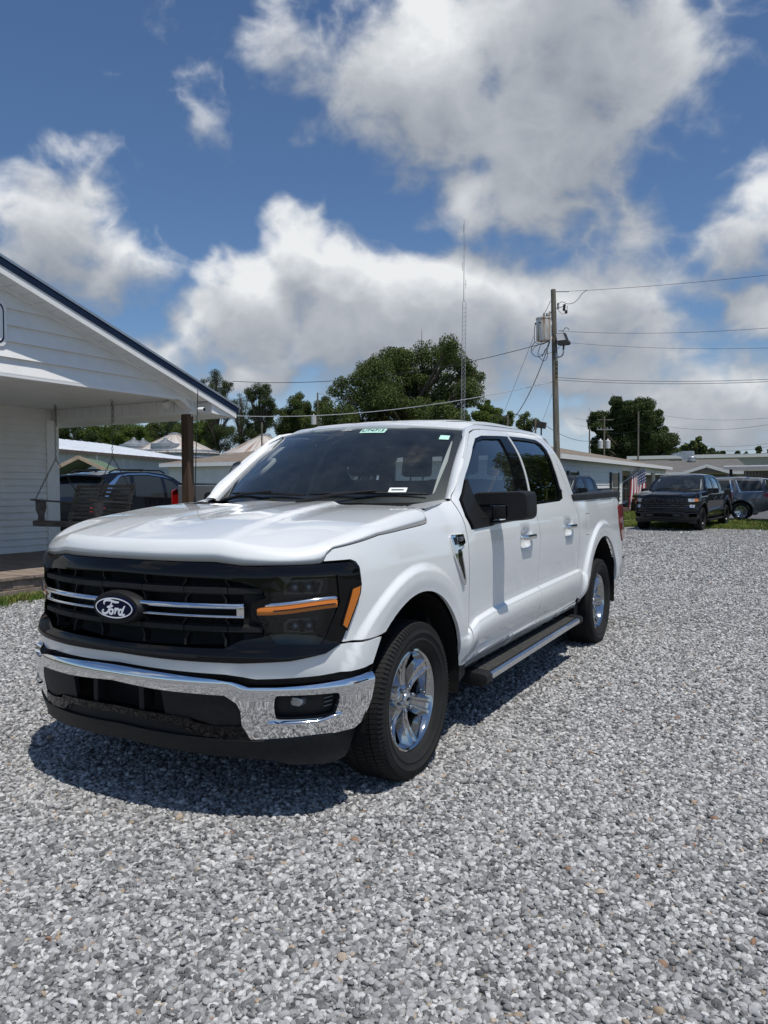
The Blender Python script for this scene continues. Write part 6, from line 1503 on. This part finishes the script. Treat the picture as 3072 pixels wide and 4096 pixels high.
def grain_bin(px,apex,eave,rpx,dep,conem,label,rings=True):
    c=at(px,1950,dep); r_=rpx*dep/F_PX; zA=float(at(px,apex,dep)[2]); zE=float(at(px,eave,dep)[2])
    g=empty('grain_bin',(c[0],c[1],0),label=label,cat='grain bin',group='grain bins beyond the shed')
    prof=[]; z=0.
    while z<zE: prof+=[(r_,z),(r_*1.008,z+.20),(r_,z+.40)]; z+=.42
    MB().lathe(prof+[(r_,zE)],n=40).build('bin_wall',BINM,g)
    MB().lathe([(r_*1.03,zE-.1),(r_*1.03,zE+.02),(r_*.12,zA-.1)],n=40).build('bin_roof',conem,g)
    MB().lathe([(r_*.13,zA-.12),(r_*.13,zA+.12),(r_*.05,zA+.25),(0,zA+.25)],n=16).build('bin_cap',BINM,g)
    for k in range(24):
        t_=2*math.pi*k/24; MB().bar((r_*1.03*math.cos(t_),r_*1.03*math.sin(t_),zE+.04),(r_*.13*math.cos(t_),r_*.13*math.sin(t_),zA-.06),.06,.06).build('roof_seam',conem,g)
    return g
grain_bin(538,1757,1786,56,110,BINM,'small steel grain bin at the left of the pair')
grain_bin(575,1760,1784,52,122,BINM,'grain bin half hidden behind the small steel bins')
grain_bin(664,1757,1786,56,108,BINM,'small steel grain bin behind the porch post')
grain_bin(702,1738,1815,172,112,RUSTY,'wide grain bin with rust streaked cone roof behind the post')
grain_bin(1060,1743,1822,170,104,RUSTY,'wide grain bin with rusty cone rising over the brown roof')
# low far sheds
lo_=at(890,1950,120); MB().add([(lo_[0]-6,lo_[1],0),(lo_[0]+8,lo_[1]+3,0),(lo_[0]+8,lo_[1]+3,6.0),(lo_[0]-6,lo_[1],6.0),(lo_[0]-6,lo_[1]+6,0),(lo_[0]+8,lo_[1]+9,0),(lo_[0]+8,lo_[1]+9,6.8),(lo_[0]-6,lo_[1]+6,6.8)],[(0,1,2,3),(3,2,6,7),(1,5,6,2),(0,3,7,4)]).build('far_shed',CORR,label='far corrugated shed between the rusty bins',cat='shed')
# ------------------------------------------------------------------ poles, wires, tower
POLEW=vary(pbr('pole_wood',(.165,.15,.12),.9,spec=.15),6,.6,stretch=(6,6,.2),bump=.6,bscale=40)
WIRE=pbr('wire_black',(.02,.02,.022),.6); WIREL=pbr('wire_bright',(.62,.63,.64),.5); PORC=pbr('porcelain',(.30,.29,.28),.35); GALV2=pbr('bracket_steel',(.38,.39,.40),.45,.7)
def wire(p,q,sag=0.,r=.010,m=None,label=None,n=14,par=None,name='cable',group=None):
    p=np.array(p,float);q=np.array(q,float); pts=[p+(q-p)*t-np.array((0,0,1))*4*sag*t*(1-t) for t in np.linspace(0,1,n)]
    o=MB().tube([tuple(x) for x in pts],r,5).build(name,m or WIRE,par,smooth=True)
    if label: tag(o,label,'cable',group or 'overhead cables')
    return o
PD=29.0
def pp(cx,cy,dd=0.): return at(2080+cx/3.6875,1130+cy/3.6867,PD+dd)      # crop used for measuring
top=pp(490,105); low=pp(535,2180)
ax=low+(low-top)/(low[2]-top[2])*(0-low[2])
up=empty('utility_pole',(ax[0],ax[1],0),label='wooden utility pole with rusty transformer and floodlight',cat='utility pole'); bpy.context.view_layer.update()
def U(o): o.matrix_parent_inverse=up.matrix_world.inverted(); return o
U(MB().tube([tuple(ax),tuple(low),tuple((low+top)/2),tuple(top)],[.13,.117,.104,.092],20).build('pole_shaft',POLEW,up,smooth=40))
tr=empty('transformer'); tr.parent=up
RUSTW=pbr('rusty_tank',(.55,.55,.53),.5); t,b=graph(RUSTW); tc_=t.node('ShaderNodeTexCoord'); v_=t.vmath('MULTIPLY',tc_.outputs['Object'],(7.,7.,.6)); t.link(t.ramp(t.noise(v_,1.4,5,.65),[(.46,(.60,.60,.58)),(.56,(.45,.36,.26)),(.64,(.20,.09,.04))]),b.inputs['Base Color'])
c0=pp(345,690); hr=.265; z0=float(pp(345,865)[2]); z1=float(pp(345,525)[2])
U2=lambda o:U(o)
def T(m,n,mt,**k): o=m.build(n,mt,tr,**k); o.matrix_parent_inverse=up.matrix_world.inverted(); return o
o=MB().lathe([(0,z0-c0[2]),(hr*.94,z0-c0[2]),(hr,z0+.04-c0[2]),(hr,z1-.05-c0[2]),(hr*1.05,z1-.05-c0[2]),(hr*1.05,z1-c0[2]),(hr*.5,z1+.04-c0[2]),(0,z1+.05-c0[2])],n=36).build('tank',RUSTW,tr,smooth=40); o.matrix_parent_inverse=up.matrix_world.inverted(); o.location=tuple(c0)
for dx,dy in ((.02,0),(.10,.10)): T(MB().lathe([(.05,0),(.06,.03),(.035,.05),(.05,.08),(.03,.10),(.04,.13),(.015,.17),(0,.17)],(c0[0]+dx,c0[1]+dy,z1+.03),n=12),'bushing',PORC,smooth=60)
for cx,cy in ((225,605),(290,590)): T(MB().lathe([(0,0),(.03,0),(.03,.06),(.015,.10)],tuple(pp(cx,cy,-.27)),'y',10),'terminal',WIRE)
T(MB().bar(tuple(pp(440,605)),tuple(pp(480,605)),.08,.16).bar(tuple(pp(430,835)),tuple(pp(480,815)),.08,.10),'tank_bracket',TRIMW)
fl_=empty('floodlight'); fl_.parent=up
def FL(m,n,mt,**k): o=m.build(n,mt,fl_,**k); o.matrix_parent_inverse=up.matrix_world.inverted(); return o
BRZ=pbr('bronze_housing',(.035,.032,.030),.5)
q=[pp(515,752,-.25),pp(645,733,-.25),pp(690,855,-.30),pp(540,872,-.30)]; bk2=[x+np.array((.05,.16,-.02)) for x in q]
FL(MB().add([tuple(x) for x in q+bk2],[(0,1,2,3),(4,7,6,5),(0,4,5,1),(1,5,6,2),(2,6,7,3),(3,7,4,0)]),'lamp_housing',BRZ,bevel=.01)
cq=sum(q)/4; gq=[cq+(x-cq)*.80+np.array((0,-.012,0)) for x in q]; FL(MB().add([tuple(x) for x in gq],[(0,1,2,3)]),'lamp_glass',pbr('flood_glass',(.42,.43,.44),.15,spec=.6))
q=[pp(540,880,-.30),pp(700,852,-.30),pp(712,895,-.28),pp(690,915,-.28),pp(560,928,-.28)]; bk2=[x+np.array((.05,.18,0)) for x in q]; n=5
FL(MB().add([tuple(x) for x in q+bk2],[(0,1,2,3,4),(9,8,7,6,5)]+[(i,i+5,(i+1)%5+5,(i+1)%5) for i in range(5)]),'lamp_ballast',BRZ,bevel=.01)
FL(MB().tube([tuple(pp(645,925,-.2)),tuple(pp(640,990,-.2))],.035,10),'lamp_knuckle',BRZ,smooth=True)
FL(MB().tube([tuple(x) for x in cr3([pp(640,990,-.2),pp(638,1040,-.2),pp(610,1085,-.15),pp(545,1105,-.08)],5)],.028,10),'lamp_arm',GALV2,smooth=True)
# pole plate with lettering stacked downwards, insulators
pl=U(MB().b2((0,0,0),(.085,.006,1)).build('name_strip',pbr('strip_black',(.02,.02,.02),.5),up)); a0=pp(541,1160,-.13); a1=pp(541,1400,-.13); pl.data.transform(Matrix.Diagonal((1,1,a0[2]-a1[2],1))); pl.data.transform(Matrix.Translation((a1[0]-.04,a1[1],a1[2])))
me=text_mesh('L\nS\n9\nP\nH\nS',.10,.001); me.transform(Matrix.Rotation(R(90),4,'X')); me.transform(Matrix.Diagonal((.75,1,1.62,1))); zz=[v.co.z for v in me.vertices]; me.transform(Matrix.Translation((a1[0]+.003,a1[1]-.004,(a0[2]+a1[2])/2-(max(zz)+min(zz))/2)))
U(obj('strip_lettering',me,pbr('letter_gold',(.55,.42,.12),.5),up))
U(MB().b2((a0[0]-.04,a0[1]-.003,a0[2]+.01),(a0[0]+.04,a0[1]+.005,a0[2]+.30)).build('number_plate',GALV2,up))
for cx,cy in ((655,345),(650,395),(680,435)): U(MB().lathe([(0,.07),(.06,.05),(.035,.02),(.065,0),(.035,-.03),(.05,-.05),(0,-.07)],tuple(pp(cx,cy)),n=12).build('insulator',WIRE,up,smooth=60))
U(MB().bar(tuple(pp(535,380)),tuple(pp(640,355)),.03).bar(tuple(pp(700,345)),tuple(pp(690,425)),.02).build('cutout_bracket',GALV2,up))
U(MB().lathe([(0,.12),(.035,.12),(.045,.06),(.035,.0),(.045,-.06),(.03,-.12),(0,-.12)],tuple(pp(562,350)),n=12).build('lightning_arrester',PORC,up,smooth=60))
U(MB().tube([tuple(pp(445,430)),tuple(pp(425,490))],[.04,.055],10).build('cutout_fuse',PORC,up,smooth=True))
U(MB().tube([tuple(pp(525,135)),tuple(pp(720,132))],.02,6).build('dead_end_clamp',GALV2,up))
def jumper(pts,r=.010): return U(MB().tube([tuple(x) for x in cr3([pp(*p,-.15) for p in pts],6)],r,6).build('jumper_cable',WIRE,up,smooth=True))
jumper([(560,320),(620,285),(700,315),(790,300),(860,240),(920,160),(995,110)]); jumper([(225,615),(212,720),(215,850),(240,890),(330,910),(430,860)],.013); jumper([(290,620),(305,760),(315,870),(280,990),(265,1060),(290,1110),(360,1155),(405,1090),(400,1000),(375,985),(330,1090)],.012)
jumper([(215,880),(175,950),(170,1030),(215,1080),(280,1095),(340,1060),(385,980),(430,880)],.014); jumper([(300,905),(220,950),(180,1010)],.010); jumper([(560,715),(640,710),(655,680),(690,668),(730,700)],.012); jumper([(590,945),(530,1000),(440,1040),(360,1055),(280,1065)],.008); jumper([(500,760),(480,1000),(480,1100),(510,1135),(550,1100)],.010); jumper([(345,490),(400,380),(450,270)],.010); jumper([(560,405),(620,465),(660,455)],.008)
# spans
G_='overhead cables'
def full(px,py,dep): return at(px,py,dep)
RB=lambda x,y,dep:at(2100+x/1.7068,1100+y/1.7064,dep)   # right crop
wire(pp(700,130),RB(1659,0,24),.05,.0065,label='top cable running right from the pole head')
wire(pp(560,715),RB(1659,362,24),.12,.006,label='cable leaving the pole level with the transformer')
wire(pp(700,885),RB(1659,498,24),.10,.005,label='thin cable leaving the pole behind the floodlight')
wire(pp(560,1402),RB(1659,712,24),.10,.0075,label='upper cable of the pair below the lettered strip')
wire(pp(560,1437),RB(1659,728,24),.10,.0075,label='lower cable of the pair below the lettered strip')
wire(pp(440,870),full(930,1525,33),.55,.012,label='dark cable from the transformer to the left over the trees')
wire(pp(550,1450),full(930,1663,34),.45,.013,WIREL,label='pale cable sagging left from the pole over the cab')
wire(pp(440,880),full(2048,1680,33),.35,.016,label='thick service drop from the transformer to the left')
wire(pp(215,770),full(2000,1690,30),.0,.006,label='thin guy wire down from the transformer')
wire(pp(475,1640),full(2165,1695,36),.05,.006,label='slack wire from the pole to the far lamp')
wire(full(2165,1690,40),full(2400,1755,60),.5,.014,label='cable from the far lamp over the shingled roof')
# far poles
def far_pole(px,ty,by,dep,wpx,label,arm=False,tank=False,lamp=False):
    a=at(px,ty,dep); r_=wpx*dep/F_PX/2
    p=empty('utility_pole',(a[0],a[1],0),label=label,cat='utility pole'); z=a[2]
    MB().tube([(0,0,0),(0,0,z*.5),(0,0,z)],[r_*1.15,r_*1.05,r_*.9],12).build('pole_shaft',POLEW,p,smooth=True)
    c=np.array((CR[0],CR[1],0)); c/=np.linalg.norm(c)
    if arm: 
        for k,dz in enumerate((.4,1.6)): MB().bar(tuple(-c*.9+np.array((0,0,z-dz))),tuple(c*1.1+np.array((0,0,z-dz))),.10).build('cross_arm',GALV2 if k else POLEW,p)
        for e in (-.8,-.4,.4,.8): MB().lathe([(.06,0),(.08,.1),(.04,.18),(0,.2)],tuple(c*e+np.array((0,0,z-1.55))),n=10).build('insulator',PORC,p)
    if tank:
        for s in ((-1,) if tank==1 else (-1,1)): MB().lathe([(0,-.5),(.30,-.5),(.30,.45),(.1,.55),(0,.75)],tuple(c*s*.45+np.array((0,0,z-tank_z))),n=18).build('transformer',pbr('tank_grey',(.55,.56,.57),.5) if 'tank_grey' not in MAT else MAT['tank_grey'],p,smooth=40)
    if lamp:
        MB().bar((0,0,z-lamp_z),tuple(c*1.0+np.array((0,0,z-lamp_z+.3))),.08).build('lamp_arm',GALV2,p); MB().box(tuple(c*1.15+np.array((0,0,z-lamp_z+.55))),(.75,.5,.5)).build('lamp_head',GALV2,p,bevel=.05)
    return a
tank_z=3.1; lamp_z=5.6
Lc=lambda x,y:(700+x/2.37,1450+y/2.371)
fA=far_pole(*Lc(1352,287),1710,88,7,'far utility pole with twin tanks between the trees',tank=2,lamp=False)
far_pole(*Lc(822,568),1790,70,7,'short bare pole standing before the rusty cone')
tank_z=3.4
fB=far_pole(2300+252/2.149,1560+228/2.149,1810,95,7,'far utility pole with cross arm and tank before the dark tree',arm=True,tank=2)
tank_z=4.2
fC=far_pole(2300+125/2.149,1560+308/2.149,1790,98,6,'far utility pole at the left edge of the dark tree',tank=1)
fD=far_pole(2300+545/2.149,1560+183/2.149,1845,72,7,'tall far utility pole carrying an area lamp',lamp=True)
far_pole(2142,1672,1740,45,8,'stub pole with coiled cables behind the cab roof')
far_pole(2030,1660,1740,45,9,'thick stub pole tangled with cable loops')
for k,(dx,rr) in enumerate(((-.5,.5),(.35,.6),(-.2,.35))):
    c=at(2030,1668,44.5); MB().tube([tuple(c+CR*(dx+rr*math.cos(t))+np.array((0,0,rr*.8*math.sin(t)-.3))) for t in np.linspace(0,5.2,18)],.022,6).build('cable_coil',WIRE,label=['left loop of cable on the thick stub pole','right loop of cable on the thick stub pole','small inner loop of cable on the stub pole'][k],cat='cable')
lp=at(2165,1700,38); lo2=empty('floodlight',tuple(lp),label='small floodlight on wires behind the cab roof',cat='floodlight'); MB().box((0,0,0),(.45,.25,.32),Matrix.Rotation(.2,3,'Y')).build('lamp_head',BRZ,lo2,bevel=.03); MB().bar((0,0,-.1),(.0,0,-.5),.06).build('lamp_bracket',BRZ,lo2)
DL=['distant line meeting the top of the lamp pole','distant line meeting the lamp pole below its top','distant line leaving the lamp pole towards the store','highest thin line crossing above the pale store','thick drooping line passing above the exhaust hood','thin line just above the thick drooping line','slanting line joining the left far pole and the lamp pole','steep line from the cross arm pole up to the lamp pole','line from the lamp pole into the dark tree','lowest line skimming the pale store roof','level line between the cross arm pole tanks and the lamp pole']
RR=lambda x,y,dep:at(2300+x/2.149,1560+y/2.149,dep)
for i,(x0,y0,x1,y1,d0,d1,sg) in enumerate(((0,242,545,185,95,72,.5),(0,295,545,258,95,72,.5),(545,262,1659,298,72,60,.6),(700,208,1659,240,90,70,.4),(850,458,1659,487,70,60,.5),(800,425,1659,460,90,70,.5),(150,470,545,415,98,72,.4),(260,520,530,425,95,72,.3),(560,350,900,355,72,85,.3),(1000,530,1659,540,80,75,.2),(250,352,540,345,95,72,.3))):
    wire(RR(x0,y0,d0),RR(x1,y1,d1),sg,.011,label=DL[i],group='distant power lines')
wire(fA,at(1660,1650,95),.4,.011,label='distant line from the twin tank pole into the oak',group='distant power lines')
# radio mast
TD=62.
def tp(cx,cy): return at(1750+cx/2.544,850+cy/2.5425,TD)
rt=empty('radio_mast',tuple(at(1843,1950,TD)*np.array((1,1,0))),label='thin lattice radio mast with whip antenna above the trees',cat='mast'); bpy.context.view_layer.update()
def M_(o): o.matrix_parent_inverse=rt.matrix_world.inverted(); return o
STEEL=pbr('mast_steel',(.34,.35,.36),.5,.5)
b0=tp(252,2120); b0=b0+(tp(267,930)-b0)/(tp(267,930)[2]-b0[2])*(0-b0[2]); b1=tp(267,930); hw2=.19; legs=[]
for k in range(3):
    a=k*2.0944+.4; o=np.array((math.cos(a),math.sin(a),0))*hw2; legs.append((b0+o,b1+o)); M_(MB().tube([tuple(b0+o),tuple(b1+o),tuple(tp(267,880))],.020,6).build('mast_leg',STEEL,rt))
nseg=46
for k in range(3):
    m=MB()
    for i in range(nseg):
        p=legs[k][0]+(legs[k][1]-legs[k][0])*i/nseg; q=legs[(k+1)%3][0]+(legs[(k+1)%3][1]-legs[(k+1)%3][0])*(i+1)/nseg; q2=legs[(k+1)%3][0]+(legs[(k+1)%3][1]-legs[(k+1)%3][0])*i/nseg
        m.tube([tuple(p),tuple(q)],.008,4,False); m.tube([tuple(p),tuple(q2)],.008,4,False)
    M_(m.build('mast_lacing',STEEL,rt))
M_(MB().tube([tuple(tp(267,900)),tuple(tp(270,500)),tuple(tp(272,72))],[.030,.024,.016],6).build('whip_antenna',STEEL,rt))
for cx,cy,dx in ((288,730,1),(254,547,-1),(281,343,1),(265,163,-1)):
    c=tp(cx,cy); h=float(tp(cx,cy-45)[2]-c[2]); M_(MB().tube([tuple(c-np.array((0,0,h))),tuple(c+np.array((0,0,h)))],.018,6).tube([tuple(c),tuple(tp(270,cy))],.014,5).build('dipole',STEEL,rt))
# ------------------------------------------------------------------ trees
def leaf_mat(name,dark,light,trans=.25):
    m=pbr(name,dark,.75,spec=.2); t,b=graph(m); g=t.node('ShaderNodeNewGeometry'); n=t.noise(g.outputs['Position'],.55,4,.6)
    rp=t.math('ADD',t.math('MULTIPLY',n,.75),t.math('MULTIPLY',g.outputs['Random Per Island'],.35)); c=t.ramp(rp,[(.30,dark),(.85,light)]); t.link(c,b.inputs['Base Color'])
    b.inputs['Subsurface Weight'].default_value=0
    o=[x for x in t.n if x.type=='OUTPUT_MATERIAL'][0]; tl=t.node('ShaderNodeBsdfTranslucent'); t.link(c,tl.inputs[0]); mx=t.node('ShaderNodeMixShader'); mx.inputs[0].default_value=trans; t.link(b.outputs[0],mx.inputs[1]); t.link(tl.outputs[0],mx.inputs[2]); t.link(mx.outputs[0],o.inputs[0]); return m
OAKL=leaf_mat('oak_leaf',(.042,.068,.020),(.135,.165,.050)); DARKL=leaf_mat('dark_leaf',(.030,.050,.017),(.090,.118,.040)); BRIGHTL=leaf_mat('bright_leaf',(.060,.10,.020),(.15,.20,.045)); PINEL=leaf_mat('pine_needle',(.030,.050,.018),(.085,.11,.040))
BARK=vary(pbr('bark',(.10,.085,.07),.95,spec=.1),3,.4,bump=.5,bscale=20)
def tree_mesh(clumps,leaves,leaf,seed,tr_top,tr_r,flat=.8,needle=False):
    """clumps: (x,y,z,r); leaf cards are spread through each clump's volume, thicker at its skin"""
    rg=np.random.default_rng(seed); V=[];F=[]
    tot=sum(c[3]**2 for c in clumps); vs=[]
    for (cx,cy,cz,cr_) in clumps:
        n=int(leaves*cr_**2/tot); d=rg.normal(size=(n,3)); d/=np.linalg.norm(d,axis=1)[:,None]
        # ragged surface: a few random lobes per clump
        lob=rg.normal(size=(14,3)); lob/=np.linalg.norm(lob,axis=1)[:,None]; rr=.72+.38*np.max((d@lob.T)**5,axis=1)
        rad=cr_*rr*rg.random(n)**.42; P=np.array((cx,cy,cz))+d*rad[:,None]*np.array((1,1,flat))
        s=leaf*rg.uniform(.6,1.3,n); ax=rg.normal(size=(n,3)); ax/=np.linalg.norm(ax,axis=1)[:,None]; nr=d+rg.normal(size=(n,3))*.8+np.array((0,0,.5)); bx=np.cross(ax,nr); bx/=np.linalg.norm(bx,axis=1)[:,None]+1e-9
        w=.28 if needle else .6
        a=P+ax*s[:,None]; b=P+bx*(s*w)[:,None]; c=P-ax*s[:,None]*.9; e=P-bx*(s*w)[:,None]
        vs.append(np.stack([a,b,c,e],1).reshape(-1,3))
    A=np.vstack(vs); me=bpy.data.meshes.new('crown'); n=len(A)//4
    me.vertices.add(len(A)); me.vertices.foreach_set('co',A.astype(np.float32).ravel()); me.loops.add(len(A)); me.loops.foreach_set('vertex_index',np.arange(len(A),dtype=np.int32)); me.polygons.add(n); me.polygons.foreach_set('loop_start',np.arange(0,len(A),4,dtype=np.int32)); me.update(); me.validate()
    m=MB(); top=Vector((0,0,tr_top)); m.tube([(0,0,-.1),(0.1,0,tr_top*.35),(-.05,.1,tr_top*.7),tuple(top)],[tr_r*1.3,tr_r,tr_r*.75,tr_r*.45],10)
    for (cx,cy,cz,cr_) in clumps:
        h=min(tr_top*.95,max(tr_top*.3,cz*.62)); st=Vector((0,0,h)); en=Vector((cx,cy,cz)); md=st.lerp(en,.5)+Vector((0,0,-.06*cr_)); m.tube([tuple(st),tuple(md),tuple(en)],[tr_r*.42,tr_r*.26,tr_r*.08],6,False)
        for k in range(3):
            q=en+Vector(rg.normal(size=3)*cr_*.5); m.tube([tuple(md.lerp(en,.5)),tuple(q)],[tr_r*.14,tr_r*.03],4,False)
    return me,m
def tree(name,label,loc,clumps,leaves,leaf,lm,seed,tr_top,tr_r,flat=.85,needle=False,group=None,cat='tree'):
    me,m=tree_mesh(clumps,leaves,leaf,seed,tr_top,tr_r,flat,needle); o=empty(name,(loc[0],loc[1],0),label=label,cat=cat,group=group)
    obj('crown',me,lm,o); m.build('trunk',BARK,o,smooth=True); return o
def px_clumps(dep,base_px,lst,depthjit=1.5,seed=0,sat=4,kr=.72):
    """clumps given as photo positions (px,py,radius px) at the tree's distance"""
    rg=np.random.default_rng(seed); b=at(base_px,1950,dep); out=[]
    for x,y,r in lst:
        q=at(x,y,dep); rad=r*dep/F_PX; j=rg.normal()*depthjit
        q=q+np.array((CF[0],CF[1],0))*j; out.append((q[0]-b[0],q[1]-b[1],q[2],rad*kr))
        for _ in range(sat):     # ragged satellites round each bough
            d=rg.normal(size=3); d/=np.linalg.norm(d); w=q+d*rad*rg.uniform(.7,1.15)*np.array((1,1,.8)); out.append((w[0]-b[0],w[1]-b[1],max(1.5,w[2]),rad*rg.uniform(.30,.52)))
    return b,out
K=1.8517
oak=[(1480,1470,105),(1600,1430,110),(1700,1405,105),(1790,1430,95),(1870,1470,75),(1420,1560,110),(1540,1560,120),(1660,1540,125),(1780,1560,115),(1860,1590,80),(1390,1660,105),(1500,1670,120),(1620,1660,125),(1740,1670,120),(1840,1690,90),(1560,1760,130),(1700,1770,130),(1440,1780,120)]
oak=[(x,y+22,r) for x,y,r in oak]; b,c=px_clumps(76,1640,oak,2.6,1); tree('oak_tree','huge spreading oak behind the cab roof and radio mast',b,c,140000,.10,OAKL,11,9.,.55)
def pine(px,lst,dep,seed,label,leaves=42000,leaf=.115,lm=None):
    b,c=px_clumps(dep,px,lst,1.2,seed); zt=max(q[2] for q in c); return tree('pine_tree',label,b,c,leaves,leaf,lm or PINEL,seed,zt*.96,.28,.75,True)
pine(870,[(860,1520,48),(905,1550,42),(845,1570,48),(890,1610,52),(920,1650,50),(850,1660,55),(880,1720,60),(930,1735,55),(860,1780,60)],122,21,'tall pine rising just past the porch roof corner')
pine(1040,[(1040,1560,44),(1065,1590,42),(1015,1590,42),(1045,1640,46),(1075,1650,40),(1010,1660,48),(1040,1710,55),(1000,1740,55),(1060,1770,60)],120,22,'second tall pine above the rusty cone bin')
pine(965,[(965,1600,34),(985,1630,40),(955,1660,44),(975,1710,50),(950,1760,58)],126,23,'shorter pine between the two tall pines',8000)
def decid(px,lst,dep,seed,label,lm,leaves=42000,leaf=.115,group=None):
    b,c=px_clumps(dep,px,lst,1.6,seed); zt=max(q[2] for q in c); return tree('leafy_tree',label,b,c,leaves,leaf,lm,seed,zt*.75,.3,.9,group=group)
decid(1180,[(1180,1610,45),(1215,1640,50),(1150,1650,48),(1190,1690,60),(1130,1710,60),(1230,1700,55),(1180,1760,70)],128,31,'rounded tree beside the twin tank pole',OAKL)
decid(1275,[(1275,1620,40),(1300,1650,42),(1260,1670,46),(1290,1710,55),(1270,1770,60)],130,32,'narrow tree behind the twin tank pole',DARKL,32000)
decid(1965,[(1950,1635,40),(1990,1650,38),(1930,1680,48),(1980,1700,50),(2020,1690,36),(1960,1760,60)],105,33,'mid green tree to the right of the mast',BRIGHTL,32000)
decid(2095,[(2095,1670,30),(2120,1695,28),(2075,1700,32),(2100,1730,36),(2085,1780,50)],96,34,'small tree peeping over the cab roof',OAKL,5000)
decid(300,[(270,1720,55),(330,1730,55),(230,1745,50),(300,1780,65),(380,1760,60),(250,1800,60)],136,35,'dark tree under the porch beam by the wall',DARKL,40000)
decid(470,[(450,1720,60),(520,1715,60),(410,1745,55),(480,1770,65),(560,1740,60),(440,1800,60),(540,1790,60)],138,36,'yellow green tree behind the small steel bins',BRIGHTL,46000)
decid(650,[(640,1715,55),(700,1710,55),(600,1740,50),(670,1760,60),(740,1740,55),(700,1790,60)],140,37,'leafy tree behind the porch post',OAKL,40000)
decid(805,[(790,1700,50),(830,1720,48),(770,1740,50),(810,1770,55),(850,1760,45),(790,1810,55)],134,38,'bright tree under the eave beside the antenna',BRIGHTL,40000)
dk=[(2490,1650,62),(2545,1640,55),(2420,1690,55),(2460,1700,60),(2540,1700,65),(2590,1690,45),(2385,1690,40),(2370,1720,34),(2430,1760,60),(2510,1770,70),(2590,1760,60),(2640,1770,50),(2670,1740,36),(2610,1720,44),(2640,1730,40),(2470,1830,70),(2570,1830,70),(2660,1830,50),(2390,1790,40)]
b,c=px_clumps(112,2520,dk,2.5,5,2,.95); tree('leafy_tree','large dark tree behind the cross arm pole',b,c,120000,.135,DARKL,51,12.,.6)
decid(2770,[(2765,1780,28),(2795,1790,24),(2740,1800,32),(2780,1815,34),(2710,1815,30)],150,41,'far tree to the right of the dark tree',OAKL,5000,.35)
decid(2850,[(2845,1815,22),(2870,1822,18),(2820,1825,22),(2850,1840,26)],155,42,'far low tree behind the exhaust hood',DARKL,3500,.35)
decid(2960,[(2955,1812,13),(2975,1818,11),(2965,1830,16)],190,43,'tiny distant tree over the pale store roof',DARKL,1800,.35)
decid(3055,[(3055,1797,14),(3070,1805,14),(3040,1812,12),(3060,1825,18)],185,44,'distant tree at the far end of the store roof',DARKL,2200,.35)
decid(2395,[(2400,1790,30),(2370,1800,24),(2420,1800,28),(2395,1825,34)],116,45,'small bright tree below the far tank pole',BRIGHTL,3500,.3)
decid(180,[(180,1735,60),(120,1750,60),(220,1780,60)],137,46,'tree beyond the wall of the white office',DARKL,6000)
# trees standing off to the right of the lot, mirrored in the side glass
for i,(x,y,h,lb) in enumerate(((6.9,27.6,8.5,'lone tree east of the lot mirrored in the rear window'),(30,8,8.5,'second tree east of the gravel lot'),(24,40,9,'tree beyond the drive east of the lot'))):
    rg=np.random.default_rng(60+i); c=[(rg.normal()*1.8,rg.normal()*1.8,h*(.45+.5*rg.random()),1.5+rg.random()) for _ in range(11)]; tree('leafy_tree',lb,(x,y),c,9000,.20,OAKL,60+i,h*.7,.22)
